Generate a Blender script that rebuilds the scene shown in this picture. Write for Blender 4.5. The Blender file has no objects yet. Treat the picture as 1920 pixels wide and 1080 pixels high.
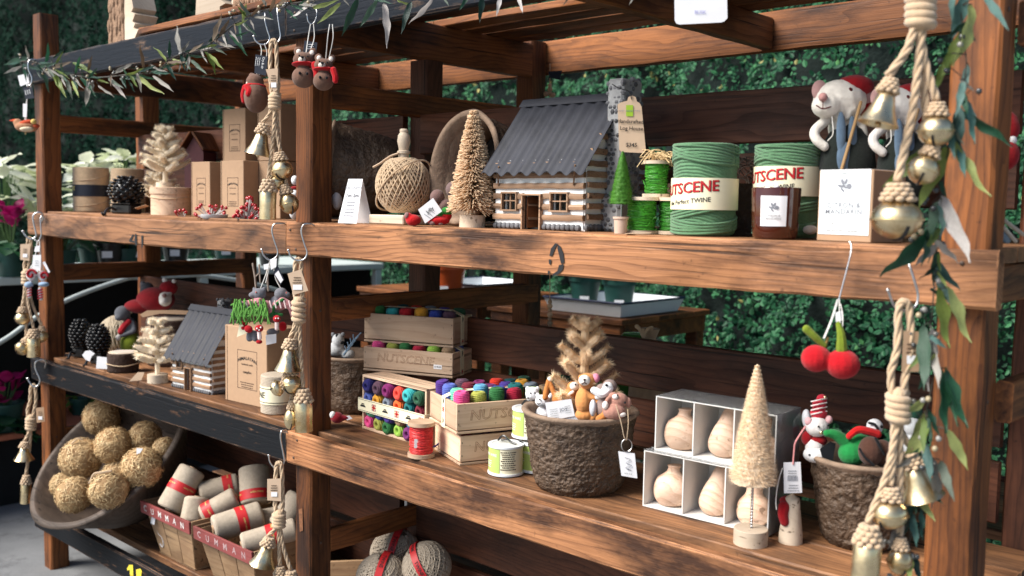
import bpy, math, random
from mathutils import Vector, Matrix, Euler, noise
rnd = random.Random(11)
sc = bpy.context.scene
COL = sc.collection
PI = math.pi
def rad(a): return math.radians(a)

# ------------------------------------------------------------------ camera, sky, sun, exposure
CAM = Vector((2.6, -1.813, 1.75))
RIGHT = Vector((0.73546277, 0.6773178, 0.01830571))
DOWN = Vector((0.06930966, -0.04832951, -0.99642382))
FWD = Vector((-0.67401089, 0.73410139, -0.08248922))
FPX = 1830.7
cd = bpy.data.cameras.new('camera'); cam = bpy.data.objects.new('camera', cd); COL.objects.link(cam)
m = Matrix.Identity(4)
for i in range(3):
    m[i][0] = RIGHT[i]; m[i][1] = -DOWN[i]; m[i][2] = -FWD[i]; m[i][3] = CAM[i]
cam.matrix_world = m
cd.sensor_width = 36.0; cd.lens = FPX / 1920 * 36; cd.clip_start = 0.05; cd.clip_end = 200
cd.dof.use_dof = True; cd.dof.focus_distance = 2.75; cd.dof.aperture_fstop = 3.2
sc.camera = cam
W = bpy.data.worlds.new('World'); sc.world = W; W.use_nodes = True
wn = W.node_tree.nodes; wn.clear()
sky = wn.new('ShaderNodeTexSky'); sky.sky_type = 'NISHITA'; sky.sun_disc = False
SUN_DIR = Vector((-0.36, -0.72, 0.78)).normalized()           # towards the sun
elev = math.asin(SUN_DIR.z); azim = math.atan2(SUN_DIR.x, SUN_DIR.y)
sky.sun_elevation = elev; sky.sun_rotation = azim
bg = wn.new('ShaderNodeBackground'); bg.inputs['Strength'].default_value = 0.078
wo = wn.new('ShaderNodeOutputWorld')
W.node_tree.links.new(sky.outputs[0], bg.inputs[0]); W.node_tree.links.new(bg.outputs[0], wo.inputs[0])
sl = bpy.data.lights.new('sun', 'SUN'); sl.energy = 4.0; sl.angle = rad(34); sl.color = (1.0, 0.95, 0.88)
so = bpy.data.objects.new('sun', sl); COL.objects.link(so); so.rotation_euler = SUN_DIR.to_track_quat('Z', 'Y').to_euler()
vs = sc.view_settings; vs.view_transform = 'Standard'; vs.look = 'None'; vs.gamma = 1; vs.use_curve_mapping = False
vs.exposure = 0.95
sc.render.engine = 'CYCLES'; sc.cycles.use_denoising = True; sc.cycles.max_bounces = 6

def at(u, v, Y=None, Z=None, X=None):
    """where the sight line through photo point (u, v) meets a real plane of the place"""
    d = RIGHT * ((u - 960) / FPX) + DOWN * ((v - 540) / FPX) + FWD
    if Y is not None: t = (Y - CAM.y) / d.y
    elif Z is not None: t = (Z - CAM.z) / d.z
    else: t = (X - CAM.x) / d.x
    return CAM + d * t
def pm(p): return (Vector(p) - CAM).dot(FWD) / FPX        # metres per photo pixel at p

# ------------------------------------------------------------------ mesh building
class MB:
    def __init__(s): s.v = []; s.f = []; s.n = []
    def add(s, vs_, fs, M=None):
        o = len(s.v)
        if M is None: s.v += [tuple(v) for v in vs_]
        else: s.v += [tuple(M @ Vector(v)) for v in vs_]
        s.f += [tuple(i + o for i in f) for f in fs]
        return s
    def box(s, c, d, b=0.0, M=None):
        hx, hy, hz = d[0] / 2, d[1] / 2, d[2] / 2; V = []; F = []
        b = min(b, hx * .6, hy * .6, hz * .6)
        if b <= 0:
            for x in (-hx, hx):
                for y in (-hy, hy):
                    for z in (-hz, hz): V.append((c[0] + x, c[1] + y, c[2] + z))
            F = [(0, 1, 3, 2), (4, 6, 7, 5), (0, 4, 5, 1), (2, 3, 7, 6), (0, 2, 6, 4), (1, 5, 7, 3)]
            return s.add(V, F, M)
        idx = {}
        for sx in (-1, 1):
            for sy in (-1, 1):
                for sz in (-1, 1):
                    for a in range(3):
                        h = [hx - b, hy - b, hz - b]; h[a] += b
                        idx[(sx, sy, sz, a)] = len(V)
                        V.append((c[0] + sx * h[0], c[1] + sy * h[1], c[2] + sz * h[2]))
                    t = (idx[(sx, sy, sz, 0)], idx[(sx, sy, sz, 1)], idx[(sx, sy, sz, 2)])
                    F.append(t if sx * sy * sz > 0 else t[::-1])
        for a in range(3):
            o1, o2 = (a + 1) % 3, (a + 2) % 3
            for sg in (-1, 1):
                q = []
                for p, r in ((-1, -1), (1, -1), (1, 1), (-1, 1)):
                    k = [0, 0, 0]; k[a] = sg; k[o1] = p; k[o2] = r; q.append(idx[(k[0], k[1], k[2], a)])
                F.append(tuple(q) if sg > 0 else tuple(q[::-1]))
            for p in (-1, 1):
                for r in (-1, 1):
                    k0 = [0, 0, 0]; k1 = [0, 0, 0]
                    k0[a] = -1; k1[a] = 1
                    for k in (k0, k1): k[o1] = p; k[o2] = r
                    q = (idx[(*k0, o1)], idx[(*k1, o1)], idx[(*k1, o2)], idx[(*k0, o2)])
                    F.append(q if p * r > 0 else q[::-1])
        return s.add(V, F, M)
    def lathe(s, prof, n=24, M=None, rf=None):
        V = []; F = []
        for j, (r, z) in enumerate(prof):
            for i in range(n):
                a = 2 * PI * i / n; q = r if rf is None else rf(r, z, a, j)
                V.append((q * math.cos(a), q * math.sin(a), z))
        for j in range(len(prof) - 1):
            for i in range(n):
                k = (i + 1) % n
                F.append((j * n + i, j * n + k, (j + 1) * n + k, (j + 1) * n + i))
        if prof[0][0] > 1e-6: F.append(tuple(range(n - 1, -1, -1)))
        if prof[-1][0] > 1e-6: F.append(tuple((len(prof) - 1) * n + i for i in range(n)))
        return s.add(V, F, M)
    def ring(s, prof, n=24, M=None, rf=None):       # closed profile, no caps
        V = []; F = []; L = len(prof)
        for j, (r, z) in enumerate(prof):
            for i in range(n):
                a = 2 * PI * i / n; q = r if rf is None else rf(r, z, a, j)
                V.append((q * math.cos(a), q * math.sin(a), z))
        for j in range(L):
            for i in range(n):
                k = (i + 1) % n; jj = (j + 1) % L
                F.append((j * n + i, j * n + k, jj * n + k, jj * n + i))
        return s.add(V, F, M)
    def tube(s, pts, r, n=6, M=None, cap=True):
        P = [Vector(p) for p in pts]; V = []; F = []; N = len(P)
        t0 = (P[1] - P[0]).normalized(); up = Vector((0, 0, 1)) if abs(t0.z) < .9 else Vector((1, 0, 0))
        nx = t0.cross(up).normalized()
        for j in range(N):
            t = (P[min(j + 1, N - 1)] - P[max(j - 1, 0)])
            t = t.normalized() if t.length > 1e-9 else t0
            nx = (nx - t * nx.dot(t)); nx = nx.normalized() if nx.length > 1e-6 else t.orthogonal().normalized()
            ny = t.cross(nx); q = r[j] if isinstance(r, (list, tuple)) else r
            for i in range(n):
                a = 2 * PI * i / n; V.append(P[j] + (nx * math.cos(a) + ny * math.sin(a)) * q)
        for j in range(N - 1):
            for i in range(n):
                k = (i + 1) % n
                F.append((j * n + i, j * n + k, (j + 1) * n + k, (j + 1) * n + i))
        if cap: F.append(tuple(range(n - 1, -1, -1))); F.append(tuple((N - 1) * n + i for i in range(n)))
        return s.add(V, F, M)
    def ball(s, c, r, nu=12, nv=8, M=None):
        if not isinstance(r, (tuple, list)): r = (r, r, r)
        V = [(c[0], c[1], c[2] - r[2])]; F = []
        for j in range(1, nv):
            b = -PI / 2 + PI * j / nv
            for i in range(nu):
                a = 2 * PI * i / nu
                V.append((c[0] + r[0] * math.cos(b) * math.cos(a), c[1] + r[1] * math.cos(b) * math.sin(a), c[2] + r[2] * math.sin(b)))
        V.append((c[0], c[1], c[2] + r[2])); t = len(V) - 1
        for i in range(nu):
            k = (i + 1) % nu
            F.append((0, 1 + k, 1 + i)); F.append((t, 1 + (nv - 2) * nu + i, 1 + (nv - 2) * nu + k))
            for j in range(nv - 2): F.append((1 + j * nu + i, 1 + j * nu + k, 1 + (j + 1) * nu + k, 1 + (j + 1) * nu + i))
        return s.add(V, F, M)
    def prism(s, poly, y0, y1, M=None):             # poly in x, z
        n = len(poly)
        V = [(p[0], y0, p[1]) for p in poly] + [(p[0], y1, p[1]) for p in poly]
        F = [tuple(range(n)), tuple(range(2 * n - 1, n - 1, -1))] + [(i, i + n, (i + 1) % n + n, (i + 1) % n) for i in range(n)]
        return s.add(V, F, M)
    def mesh(s, name, smooth=40):
        me = bpy.data.meshes.new(name); me.from_pydata(s.v, [], s.f); me.update()
        if smooth:
            me.polygons.foreach_set('use_smooth', [True] * len(me.polygons))
            if smooth < 180: me.set_sharp_from_angle(angle=rad(smooth))
        if s.n and len(s.n) == len(s.v):
            me.polygons.foreach_set('use_smooth', [True] * len(me.polygons)); me.normals_split_custom_set_from_vertices(s.n)
        return me
def T(x=0, y=0, z=0): return Matrix.Translation((x, y, z))
def RX(a): return Matrix.Rotation(rad(a), 4, 'X')
def RY(a): return Matrix.Rotation(rad(a), 4, 'Y')
def RZ(a): return Matrix.Rotation(rad(a), 4, 'Z')
def align(n, up=(0, 0, 1)):                          # local Z -> n
    n = Vector(n).normalized(); return n.to_track_quat('Z', 'Y').to_matrix().to_4x4()
def curve(pts, n=24):                                # Catmull-Rom through pts
    P = [Vector(p) for p in pts]; P = [P[0] * 2 - P[1]] + P + [P[-1] * 2 - P[-2]]; out = []
    segs = len(P) - 3
    for k in range(n + 1):
        x = k / n * segs; i = min(int(x), segs - 1); t = x - i
        a, b, c, d = P[i:i + 4]
        out.append(.5 * ((2 * b) + (c - a) * t + (2 * a - 5 * b + 4 * c - d) * t * t + (3 * b - 3 * c + d - a) * t ** 3))
    return out

def lin(h):
    h = h.lstrip('#'); o = []
    for i in (0, 2, 4):
        c = int(h[i:i + 2], 16) / 255; o.append(c / 12.92 if c <= .04045 else ((c + .055) / 1.055) ** 2.4)
    return (*o, 1)
def obj(name, mb, mat, parent=None, loc=(0, 0, 0), rot=None, color=None, smooth=40, M=None):
    me = mb.mesh(name, smooth) if isinstance(mb, MB) else mb
    if mat is not None and not me.materials: me.materials.append(mat)
    o = bpy.data.objects.new(name, me); COL.objects.link(o)
    if parent: o.parent = parent
    if M is not None: o.matrix_local = M
    else:
        o.location = loc
        if rot: o.rotation_euler = rot
    if color: o.color = lin(color) if isinstance(color, str) else (*color[:3], 1)
    return o
def tag(o, label, cat, group=None):
    o['label'] = label; o['category'] = cat
    if group: o['group'] = group
    return o
def thing(name, label, cat, loc=(0, 0, 0), rz=0, group=None):
    o = bpy.data.objects.new(name, None); COL.objects.link(o); o.empty_display_size = .02
    o.location = loc; o.rotation_euler = (0, 0, rad(rz)); return tag(o, label, cat, group)
def dup(root, loc=None, label=None, rot=None):
    r = root.copy(); COL.objects.link(r)
    if loc is not None: r.location = loc
    if rot: r.rotation_euler = rot
    if label: r['label'] = label
    for ch in list(root.children):
        c = ch.copy(); COL.objects.link(c); c.parent = r
        for g in ch.children:
            d = g.copy(); COL.objects.link(d); d.parent = c
    return r
def text_mesh(s, size, arch=0, bend=0, sx=1, align_='CENTER', shear=0, space=1):
    cu = bpy.data.curves.new('lettering', 'FONT'); cu.body = s; cu.size = size; cu.align_x = align_; cu.align_y = 'CENTER'
    cu.resolution_u = 2; cu.shear = shear; cu.offset = size * .016; cu.space_character = space
    t = bpy.data.objects.new('lettering', cu); me0 = t.to_mesh(); me = me0.copy(); t.to_mesh_clear(); bpy.data.objects.remove(t)
    for v in me.vertices:
        x, y = v.co.x * sx, v.co.y
        if arch: y -= arch * x * x
        if bend: v.co = (bend * math.sin(x / bend), -bend * math.cos(x / bend), y)
        else: v.co = (x, 0, y)
    return me
def lines_mb(w, rows, pitch, h, gap=.25, seed=1, depth=0.0):      # rows of tiny illegible print
    q = random.Random(seed); mb = MB()
    for r in range(rows):
        x = -w / 2 * q.uniform(.7, 1); e = -x
        while x < e:
            L = q.uniform(.06, .16) * w; L = min(L, e - x)
            mb.add([(x, 0, -r * pitch), (x + L * (1 - gap), 0, -r * pitch), (x + L * (1 - gap), 0, -r * pitch + h), (x, 0, -r * pitch + h)], [(0, 1, 2, 3)])
            x += L
    return mb

# ------------------------------------------------------------------ materials
class NT:
    def __init__(s, name):
        s.m = bpy.data.materials.new(name); s.m.use_nodes = True; s.t = s.m.node_tree; s.t.nodes.clear()
        s.out = s.n('ShaderNodeOutputMaterial'); s.b = s.n('ShaderNodeBsdfPrincipled'); s.l(s.b.outputs[0], s.out.inputs[0])
    def n(s, t, **k):
        q = s.t.nodes.new(t)
        for a, v in k.items(): setattr(q, a, v)
        return q
    def l(s, a, b): s.t.links.new(a, b)
    def set(s, node, **k):
        for a, v in k.items():
            i = node.inputs[a.replace('_', ' ')]
            if hasattr(v, 'is_output') or isinstance(v, bpy.types.NodeSocket): s.l(v, i)
            else: i.default_value = v
        return node
    def coord(s, scale=(1, 1, 1), rand=True, src='Object'):
        tc = s.n('ShaderNodeTexCoord'); o = tc.outputs[src]
        if rand:
            oi = s.n('ShaderNodeObjectInfo'); c = s.n('ShaderNodeCombineXYZ')
            mul = s.math('MULTIPLY', oi.outputs['Random'], 31.7); mul2 = s.math('MULTIPLY', oi.outputs['Random'], 0.9)
            s.l(mul, c.inputs[0]); s.l(mul2, c.inputs[1]); s.l(mul2, c.inputs[2])
            va = s.n('ShaderNodeVectorMath', operation='ADD'); s.l(o, va.inputs[0]); s.l(c.outputs[0], va.inputs[1]); o = va.outputs[0]
        return s.vscale(o, scale)
    def vscale(s, o, scale):
        if tuple(scale) == (1, 1, 1): return o
        vm = s.n('ShaderNodeVectorMath', operation='MULTIPLY'); s.l(o, vm.inputs[0]); vm.inputs[1].default_value = scale
        return vm.outputs[0]
    def math(s, op, a, b=0.0, c=None):
        q = s.n('ShaderNodeMath', operation=op)
        for i, v in enumerate((a, b) if c is None else (a, b, c)):
            if isinstance(v, bpy.types.NodeSocket): s.l(v, q.inputs[i])
            else: q.inputs[i].default_value = v
        return q.outputs[0]
    def noise(s, vec, scale, detail=3, rough=.55, dist=0):
        q = s.n('ShaderNodeTexNoise'); s.l(vec, q.inputs['Vector']); s.set(q, Scale=scale, Detail=detail, Roughness=rough, Distortion=dist); return q.outputs[0]
    def ramp(s, f, stops):
        q = s.n('ShaderNodeValToRGB'); s.l(f, q.inputs[0]); e = q.color_ramp.elements
        while len(e) < len(stops): e.new(.5)
        for k, (p, c) in enumerate(stops):
            e[k].position = p; e[k].color = c if len(c) == 4 else (*c, 1)
        return q.outputs[0]
    def rng(s, f, a, b, c=0.0, d=1.0):
        q = s.n('ShaderNodeMapRange'); s.l(f, q.inputs[0])
        for i, v in enumerate((a, b, c, d)): q.inputs[i + 1].default_value = v
        return q.outputs[0]
    def mix(s, f, a, b, mode='MIX'):
        q = s.n('ShaderNodeMix', data_type='RGBA', blend_type=mode)
        for sock, v in ((q.inputs[0], f), (q.inputs[6], a), (q.inputs[7], b)):
            if isinstance(v, bpy.types.NodeSocket): s.l(v, sock)
            else: sock.default_value = v
        return q.outputs[2]
    def bump(s, h, strength=.3, dist=.002, prev=None):
        q = s.n('ShaderNodeBump'); s.l(h, q.inputs['Height']); q.inputs['Strength'].default_value = strength; q.inputs['Distance'].default_value = dist
        if prev is not None: s.l(prev, q.inputs['Normal'])
        return q.outputs[0]
def wood(name, c1, c2, c3, rough=.6, ring=45, stain=.5, black=None, knots=True, bstr=.5, gloss=None, fine=1.0, edges=False):
    s = NT(name); v = s.coord()
    warp = s.noise(s.vscale(v, (.8, 4, 4)), 1.0, 3)
    vw = s.n('ShaderNodeVectorMath', operation='ADD'); s.l(s.vscale(v, (.10, 1, 1)), vw.inputs[0])
    cw = s.n('ShaderNodeCombineXYZ'); k = s.math('MULTIPLY', warp, .16); s.l(k, cw.inputs[1]); s.l(s.math('ADD', k, .05), cw.inputs[2]); s.l(cw.outputs[0], vw.inputs[1])
    w = s.n('ShaderNodeTexWave', wave_type='RINGS', rings_direction='X', wave_profile='SAW')
    s.l(vw.outputs[0], w.inputs['Vector']); s.set(w, Scale=ring * .5, Distortion=.55, Detail=2.0, Detail_Scale=1.5)
    fib = s.noise(s.vscale(v, (7, 240 * fine, 240 * fine)), 1.0, 3, .65)
    line = s.rng(w.outputs['Fac'], .45, .95, 0, .6)
    soft = s.noise(s.vscale(v, (1.6, 18, 18)), 1.0, 5, .6)
    f = s.math('ADD', s.math('MULTIPLY', fib, .5), s.math('MULTIPLY', s.math('SUBTRACT', 1.0, line), .42))
    f2 = s.math('ADD', s.math('MULTIPLY', f, .60), s.math('MULTIPLY', soft, .50)); col = s.ramp(f2, [(.36, c1), (.74, c2)])
    big = s.noise(s.vscale(v, (2.2, 7, 7)), 1.0, 6, .65)
    col = s.mix(s.rng(big, .46, .64, 0, stain), col, c3)
    tone = s.noise(s.vscale(v, (.9, 3, 3)), 1.0, 2)
    col = s.mix(1.0, col, s.ramp(tone, [(.3, (.62, .60, .58)), (.7, (1.22, 1.22, 1.22))]), 'MULTIPLY')
    if knots:
        vo = s.n('ShaderNodeTexVoronoi'); s.l(s.vscale(v, (2.0, 7, 7)), vo.inputs['Vector']); s.set(vo, Scale=1.0)
        kn = s.rng(vo.outputs['Distance'], .05, .17, .85, 0)
        col = s.mix(kn, col, tuple(c * .45 for c in c3[:3]) + (1,))
    crk = s.rng(s.noise(s.vscale(v, (1.2, 75, 75)), 1.0, 2, .5), .635, .665)
    crk = s.math('MULTIPLY', crk, s.rng(s.noise(s.vscale(v, (1.5, 5, 5)), 1.0, 2), .42, .58))
    col = s.mix(s.math('MULTIPLY', crk, .85), col, tuple(c * .3 for c in c3[:3]) + (1,))
    oi2 = s.n('ShaderNodeObjectInfo'); tv = s.rng(oi2.outputs['Random'], 0, 1, .74, 1.14); cv = s.n('ShaderNodeCombineXYZ')
    for i_ in range(3): s.l(tv, cv.inputs[i_])
    col = s.mix(1.0, col, cv.outputs[0], 'MULTIPLY')
    nr = s.bump(s.math('SUBTRACT', f, crk), bstr, .002)
    if black:
        pat = s.noise(s.vscale(v, (5, 22, 22)), 1.0, 8, .72)
        col = s.mix(s.rng(pat, .60, .70, 1, 0), col, black)
    bv = s.n('ShaderNodeBevel', samples=4); bv.inputs['Radius'].default_value = .007; ge = s.n('ShaderNodeNewGeometry')
    dt = s.n('ShaderNodeVectorMath', operation='DOT_PRODUCT'); s.l(bv.outputs[0], dt.inputs[0]); s.l(ge.outputs['True Normal'], dt.inputs[1])
    edge = s.math('MULTIPLY', s.rng(dt.outputs['Value'], .995, .90, 0, 1), s.rng(s.noise(s.vscale(v, (6, 20, 20)), 1.0, 4, .7), .40, .60, 0, .8))
    if edges: col = s.mix(edge, col, tuple(min(.8, c * k_) for c, k_ in zip(c2[:3], (1.25, 1.3, 1.35))) + (1,))
    spk = s.noise(v, 60, 3); col = s.mix(s.rng(spk, .66, .74, 0, .5), col, tuple(c * .3 for c in c1[:3]) + (1,))
    s.set(s.b, Base_Color=col, Normal=nr, Roughness=s.rng(f, .2, .9, rough + .12, rough - .08))
    s.b.inputs['Specular IOR Level'].default_value = .15 if black else .35
    return s.m
def pmat(name, col=None, rough=.6, var=.18, vs_=18, bump=.25, bs=90, bd=.001, metal=0, spec=.4, col2=None, sheen=0, rv=0, detail=4, trans=0, coat=0, sss=0):
    """plain procedural surface: colour (or the object's own colour) with two scales of mottling, and relief"""
    s = NT(name); v = s.coord(rand=True)
    if col is None: base = s.n('ShaderNodeObjectInfo').outputs['Color']
    else: base = lin(col) if isinstance(col, str) else (*col[:3], 1)
    n1 = s.noise(v, vs_, detail, .6)
    c = s.mix(1.0, base, s.ramp(n1, [(.25, (1 - var, 1 - var, 1 - var)), (.75, (1 + var, 1 + var, 1 + var))]), 'MULTIPLY')
    if col2: c = s.mix(s.rng(s.noise(v, vs_ * .5, 6, .65), .48, .68, 0, .85), c, lin(col2))
    s.set(s.b, Base_Color=c, Roughness=rough, Metallic=metal)
    if rv: s.set(s.b, Roughness=s.rng(n1, .3, .7, rough - rv, rough + rv))
    s.b.inputs['Specular IOR Level'].default_value = spec
    if bump: s.set(s.b, Normal=s.bump(s.noise(v, bs, 3, .6), bump, bd))
    if sheen: s.b.inputs['Sheen Weight'].default_value = sheen; s.b.inputs['Sheen Roughness'].default_value = .6
    if trans: s.b.inputs['Transmission Weight'].default_value = trans
    if coat: s.b.inputs['Coat Weight'].default_value = coat
    if sss: s.b.inputs['Subsurface Weight'].default_value = sss; s.b.inputs['Subsurface Scale'].default_value = .01
    return s.m
L3 = lambda r, g, b: (r, g, b, 1)
WD = dict(
 front=wood('weathered_orange_wood', L3(.15, .050, .018), L3(.62, .280, .122), L3(.065, .024, .010), stain=1.0, bstr=1.0, edges=True),
 left=wood('weathered_brown_wood', L3(.11, .044, .019), L3(.42, .20, .094), L3(.035, .016, .010), stain=.95, bstr=.8, edges=True),
 post=wood('red_brown_post_wood', L3(.040, .012, .005), L3(.27, .090, .023), L3(.020, .0065, .003), stain=.9, bstr=.8, edges=True),
 dark=wood('dark_stained_board', L3(.045, .015, .008), L3(.155, .054, .026), L3(.020, .008, .005), stain=.7),
 beam=wood('warm_beam_wood', L3(.065, .020, .008), L3(.30, .108, .031), L3(.032, .0105, .005), stain=.9, edges=True),
 shelf=wood('worn_shelf_board', L3(.09, .037, .017), L3(.34, .160, .070), L3(.05, .025, .015), stain=.85, bstr=.8, edges=True),
 black=wood('black_painted_wood', L3(.13, .06, .03), L3(.24, .13, .075), L3(.06, .03, .02), black=(.006, .007, .009, 1), rough=.62, edges=True),
 blue=wood('blue_black_painted_wood', L3(.12, .07, .045), L3(.20, .13, .09), L3(.05, .035, .03), black=(.008, .011, .017, 1), rough=.6, bstr=1.0, edges=True),
 pine=wood('pale_pine', L3(.54, .36, .24), L3(.74, .54, .38), L3(.45, .26, .15), stain=.25, bstr=.15, ring=30),
 white=wood('pale_limewood', L3(.62, .50, .375), L3(.74, .62, .48), L3(.55, .40, .27), stain=.2, bstr=.08, knots=False, ring=24),
 basket=wood('old_basket_veneer', L3(.30, .18, .095), L3(.44, .29, .165), L3(.16, .09, .05), stain=.6, ring=30),
 redrim=wood('worn_red_painted_wood', L3(.22, .045, .045), L3(.30, .075, .07), L3(.13, .035, .03), stain=.7, ring=30),
 bowl=wood('old_grey_bowl_wood', L3(.075, .052, .040), L3(.165, .120, .092), L3(.04, .028, .020), stain=.6, knots=False, ring=18),
)
paper = pmat('white_card', '#e9e8ea', .7, .03, 30, .05)
cream = pmat('cream_paper_band', '#ece4c4', .7, .05, 30, .05)
kraft = pmat('kraft_card', (.40, .255, .155), .75, .06, 40, .15, 160, .0006)
kraft2 = pmat('pale_kraft_tag', (.58, .42, .29), .75, .05, 40, .1)
navy = pmat('navy_card', (.012, .017, .032), .6, .1)
ink = pmat('black_ink', (.012, .012, .014), .6, 0, bump=0)
kink = pmat('brown_print_ink', (.045, .026, .016), .7, .1, bump=0)
redink = pmat('red_ink', (.48, .015, .02), .5, .05, bump=0)
redband = pmat('red_paper_band', (.50, .018, .022), .5, .06, bump=.05)
greyink = pmat('grey_print_ink', (.20, .21, .24), .6, 0, bump=0)
paleink = pmat('pale_print_ink', (.30, .30, .30), .6, 0, bump=0)
whiteink = pmat('white_ink', (.75, .75, .75), .6, 0, bump=0)
greenink = pmat('green_ink', (.30, .48, .03), .6, 0, bump=0)
steel = pmat('steel_wire', (.55, .55, .55), .28, .05, bump=0, metal=1)
brass = pmat('brushed_brass', (.78, .64, .40), .34, .2, 30, .4, 50, .002, metal=1, col2='#8d6c38', rv=.14)
jute = pmat('jute_rope', (.50, .355, .22), .9, .16, 60, .6, 260, .0015, sheen=.3)
jutel = pmat('pale_jute_twine', (.56, .40, .245), .9, .16, 60, .6, 300, .0012, sheen=.3)
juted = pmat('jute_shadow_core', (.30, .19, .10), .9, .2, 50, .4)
string = pmat('white_string', (.72, .70, .66), .8, .06, 60, .2)
felt = pmat('wool_felt', None, .95, .14, 60, .6, 170, .002, spec=.1, sheen=.12)
yarn = pmat('dyed_jute_yarn', None, .9, .22, 90, .7, 260, .002, spec=.15, sheen=.08)
leafm = pmat('garland_leaf', None, .42, .28, 45, .4, 60, .003, spec=.5)
gloss = pmat('glossy_paint', None, .22, .08, 20, .05, spec=.5)
matte = pmat('plain_matte', None, .7, .08, 20, .1)
peat = pmat('pressed_peat', (.098, .060, .036), .58, .35, 40, 1.0, 75, .010, col2='#2c1d12', spec=.5)
peatrim = pmat('peat_rim', (.24, .165, .115), .9, .25, 40, .7, 90, .004)
straw = pmat('straw_ball', (.37, .235, .11), .8, .4, 50, .9, 60, .006, col2='#6b4520')
strawb = pmat('straw_blade', (.64, .46, .24), .6, .3, 40, 0)
stone = pmat('grey_stone', (.14, .14, .15), .8, .5, 40, .8, 60, .004, col2='#15171c')
mortar = pmat('white_chinking', (.74, .74, .73), .85, .08, 50, .6, 120, .002)
metal_roof = pmat('dark_sheet_metal', (.036, .038, .048), .62, .3, 14, .3, 60, .002, spec=.25, col2='#3a3b41', rv=.08)
blackp = pmat('black_cast_resin', (.010, .010, .011), .33, .2, 40, .2, spec=.5)
berry = pmat('red_berry', (.42, .012, .018), .18, .12, 60, 0, spec=.6, coat=.3)
bris = pmat('cream_bristle', (.93, .76, .56), .7, .16, 70, 0)
brist = pmat('tan_bristle', (.90, .70, .47), .7, .18, 70, 0)
brisj = pmat('jute_bristle', (.84, .63, .42), .8, .18, 80, 0)
brisg = pmat('green_bristle', (.075, .24, .022), .6, .3, 70, 0)
ftree = pmat('cream_feather', (.93, .82, .65), .85, .15, 60, .3, 120, .002)
gourdw = wood('gourd_wood', L3(.48, .29, .19), L3(.78, .57, .435), L3(.45, .26, .14), stain=.2, bstr=.1, knots=False, ring=36)
greym = pmat('grey_mortar', (.30, .30, .30), .9, .2, 60, .7, 90, .003)
greenm = pmat('dark_green_pot', (.010, .055, .045), .45, .12)
whitep = pmat('white_enamel', (.72, .75, .77), .35, .04, bump=.05)
terracotta = pmat('terracotta', (.42, .13, .07), .7, .2, 12)
linen = pmat('linen_cord', (.42, .35, .27), .8, .16, 70, .7, 300, .0015)
amber = pmat('amber_glass', (.060, .012, .006), .07, .1, bump=0, spec=.6, coat=.4)

def fibre(m, col_scale=1.0):                           # light passes through fine bristles and leaves
    t = m.node_tree; b = next(n for n in t.nodes if n.type == 'BSDF_PRINCIPLED'); out = next(n for n in t.nodes if n.type == 'OUTPUT_MATERIAL')
    tr = t.nodes.new('ShaderNodeBsdfTranslucent'); mx = t.nodes.new('ShaderNodeMixShader'); mx.inputs[0].default_value = .35
    if b.inputs['Base Color'].links: t.links.new(b.inputs['Base Color'].links[0].from_socket, tr.inputs[0])
    t.links.new(b.outputs[0], mx.inputs[1]); t.links.new(tr.outputs[0], mx.inputs[2]); t.links.new(mx.outputs[0], out.inputs[0])
for m_ in (bris, brist, brisj, brisg, ftree): fibre(m_)
# ------------------------------------------------------------------ ground
s = NT('grey_concrete'); v = s.coord(rand=False)
c = s.ramp(s.noise(v, 1.6, 7, .65), [(.3, (.13, .135, .14)), (.55, (.20, .205, .21)), (.75, (.25, .25, .25))])
c = s.mix(s.rng(s.noise(v, 5, 6, .7), .54, .70, 0, .7), c, (.06, .062, .066, 1))
s.set(s.b, Base_Color=c, Roughness=.85, Normal=s.bump(s.noise(v, 60, 5, .7), .5, .004))
g = obj('ground', MB().add([(-60, -60, 0), (60, -60, 0), (60, 60, 0), (-60, 60, 0)], [(0, 1, 2, 3)]), s.m, smooth=0); g['kind'] = 'structure'
# pea gravel strip under the right bay
gr = MB(); q = random.Random(3)
for i in range(5200):
    r = q.uniform(.006, .014); x = q.uniform(.5, 3.2); y = q.uniform(.02, 2.6)
    gr.ball((x, y, r * .5), (r, r * q.uniform(.7, 1), r * .7), 6, 4)
s = NT('gravel_stone'); v = s.coord(rand=False)
s.set(s.b, Base_Color=s.ramp(s.noise(v, 50, 2), [(.35, (.06, .075, .075)), (.5, (.16, .18, .17)), (.65, (.36, .36, .33))]), Roughness=.7)
o = obj('gravel', gr, s.m); o['kind'] = 'stuff'

# ------------------------------------------------------------------ hedge: leafy wall behind the rack
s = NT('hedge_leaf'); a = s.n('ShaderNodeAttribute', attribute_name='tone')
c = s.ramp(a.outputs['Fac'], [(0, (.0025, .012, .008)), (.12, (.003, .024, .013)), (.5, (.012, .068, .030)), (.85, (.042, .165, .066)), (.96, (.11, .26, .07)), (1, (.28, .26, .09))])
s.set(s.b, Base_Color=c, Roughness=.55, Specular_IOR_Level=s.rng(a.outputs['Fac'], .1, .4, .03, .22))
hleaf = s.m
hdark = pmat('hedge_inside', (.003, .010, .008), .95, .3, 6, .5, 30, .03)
hedge = thing('hedge', 'tall clipped dark green small-leaved hedge behind the rack', 'hedge', (-4, 3.5, 0))
q = random.Random(5); lv = []; lf = []; tone = []
def hd(x, z):                                        # bulging hedge surface
    return .24 * noise.noise((x * .9, z * .9, 1.3)) + .16 * noise.noise((x * 2.6, z * 2.6, 7.1))
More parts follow.
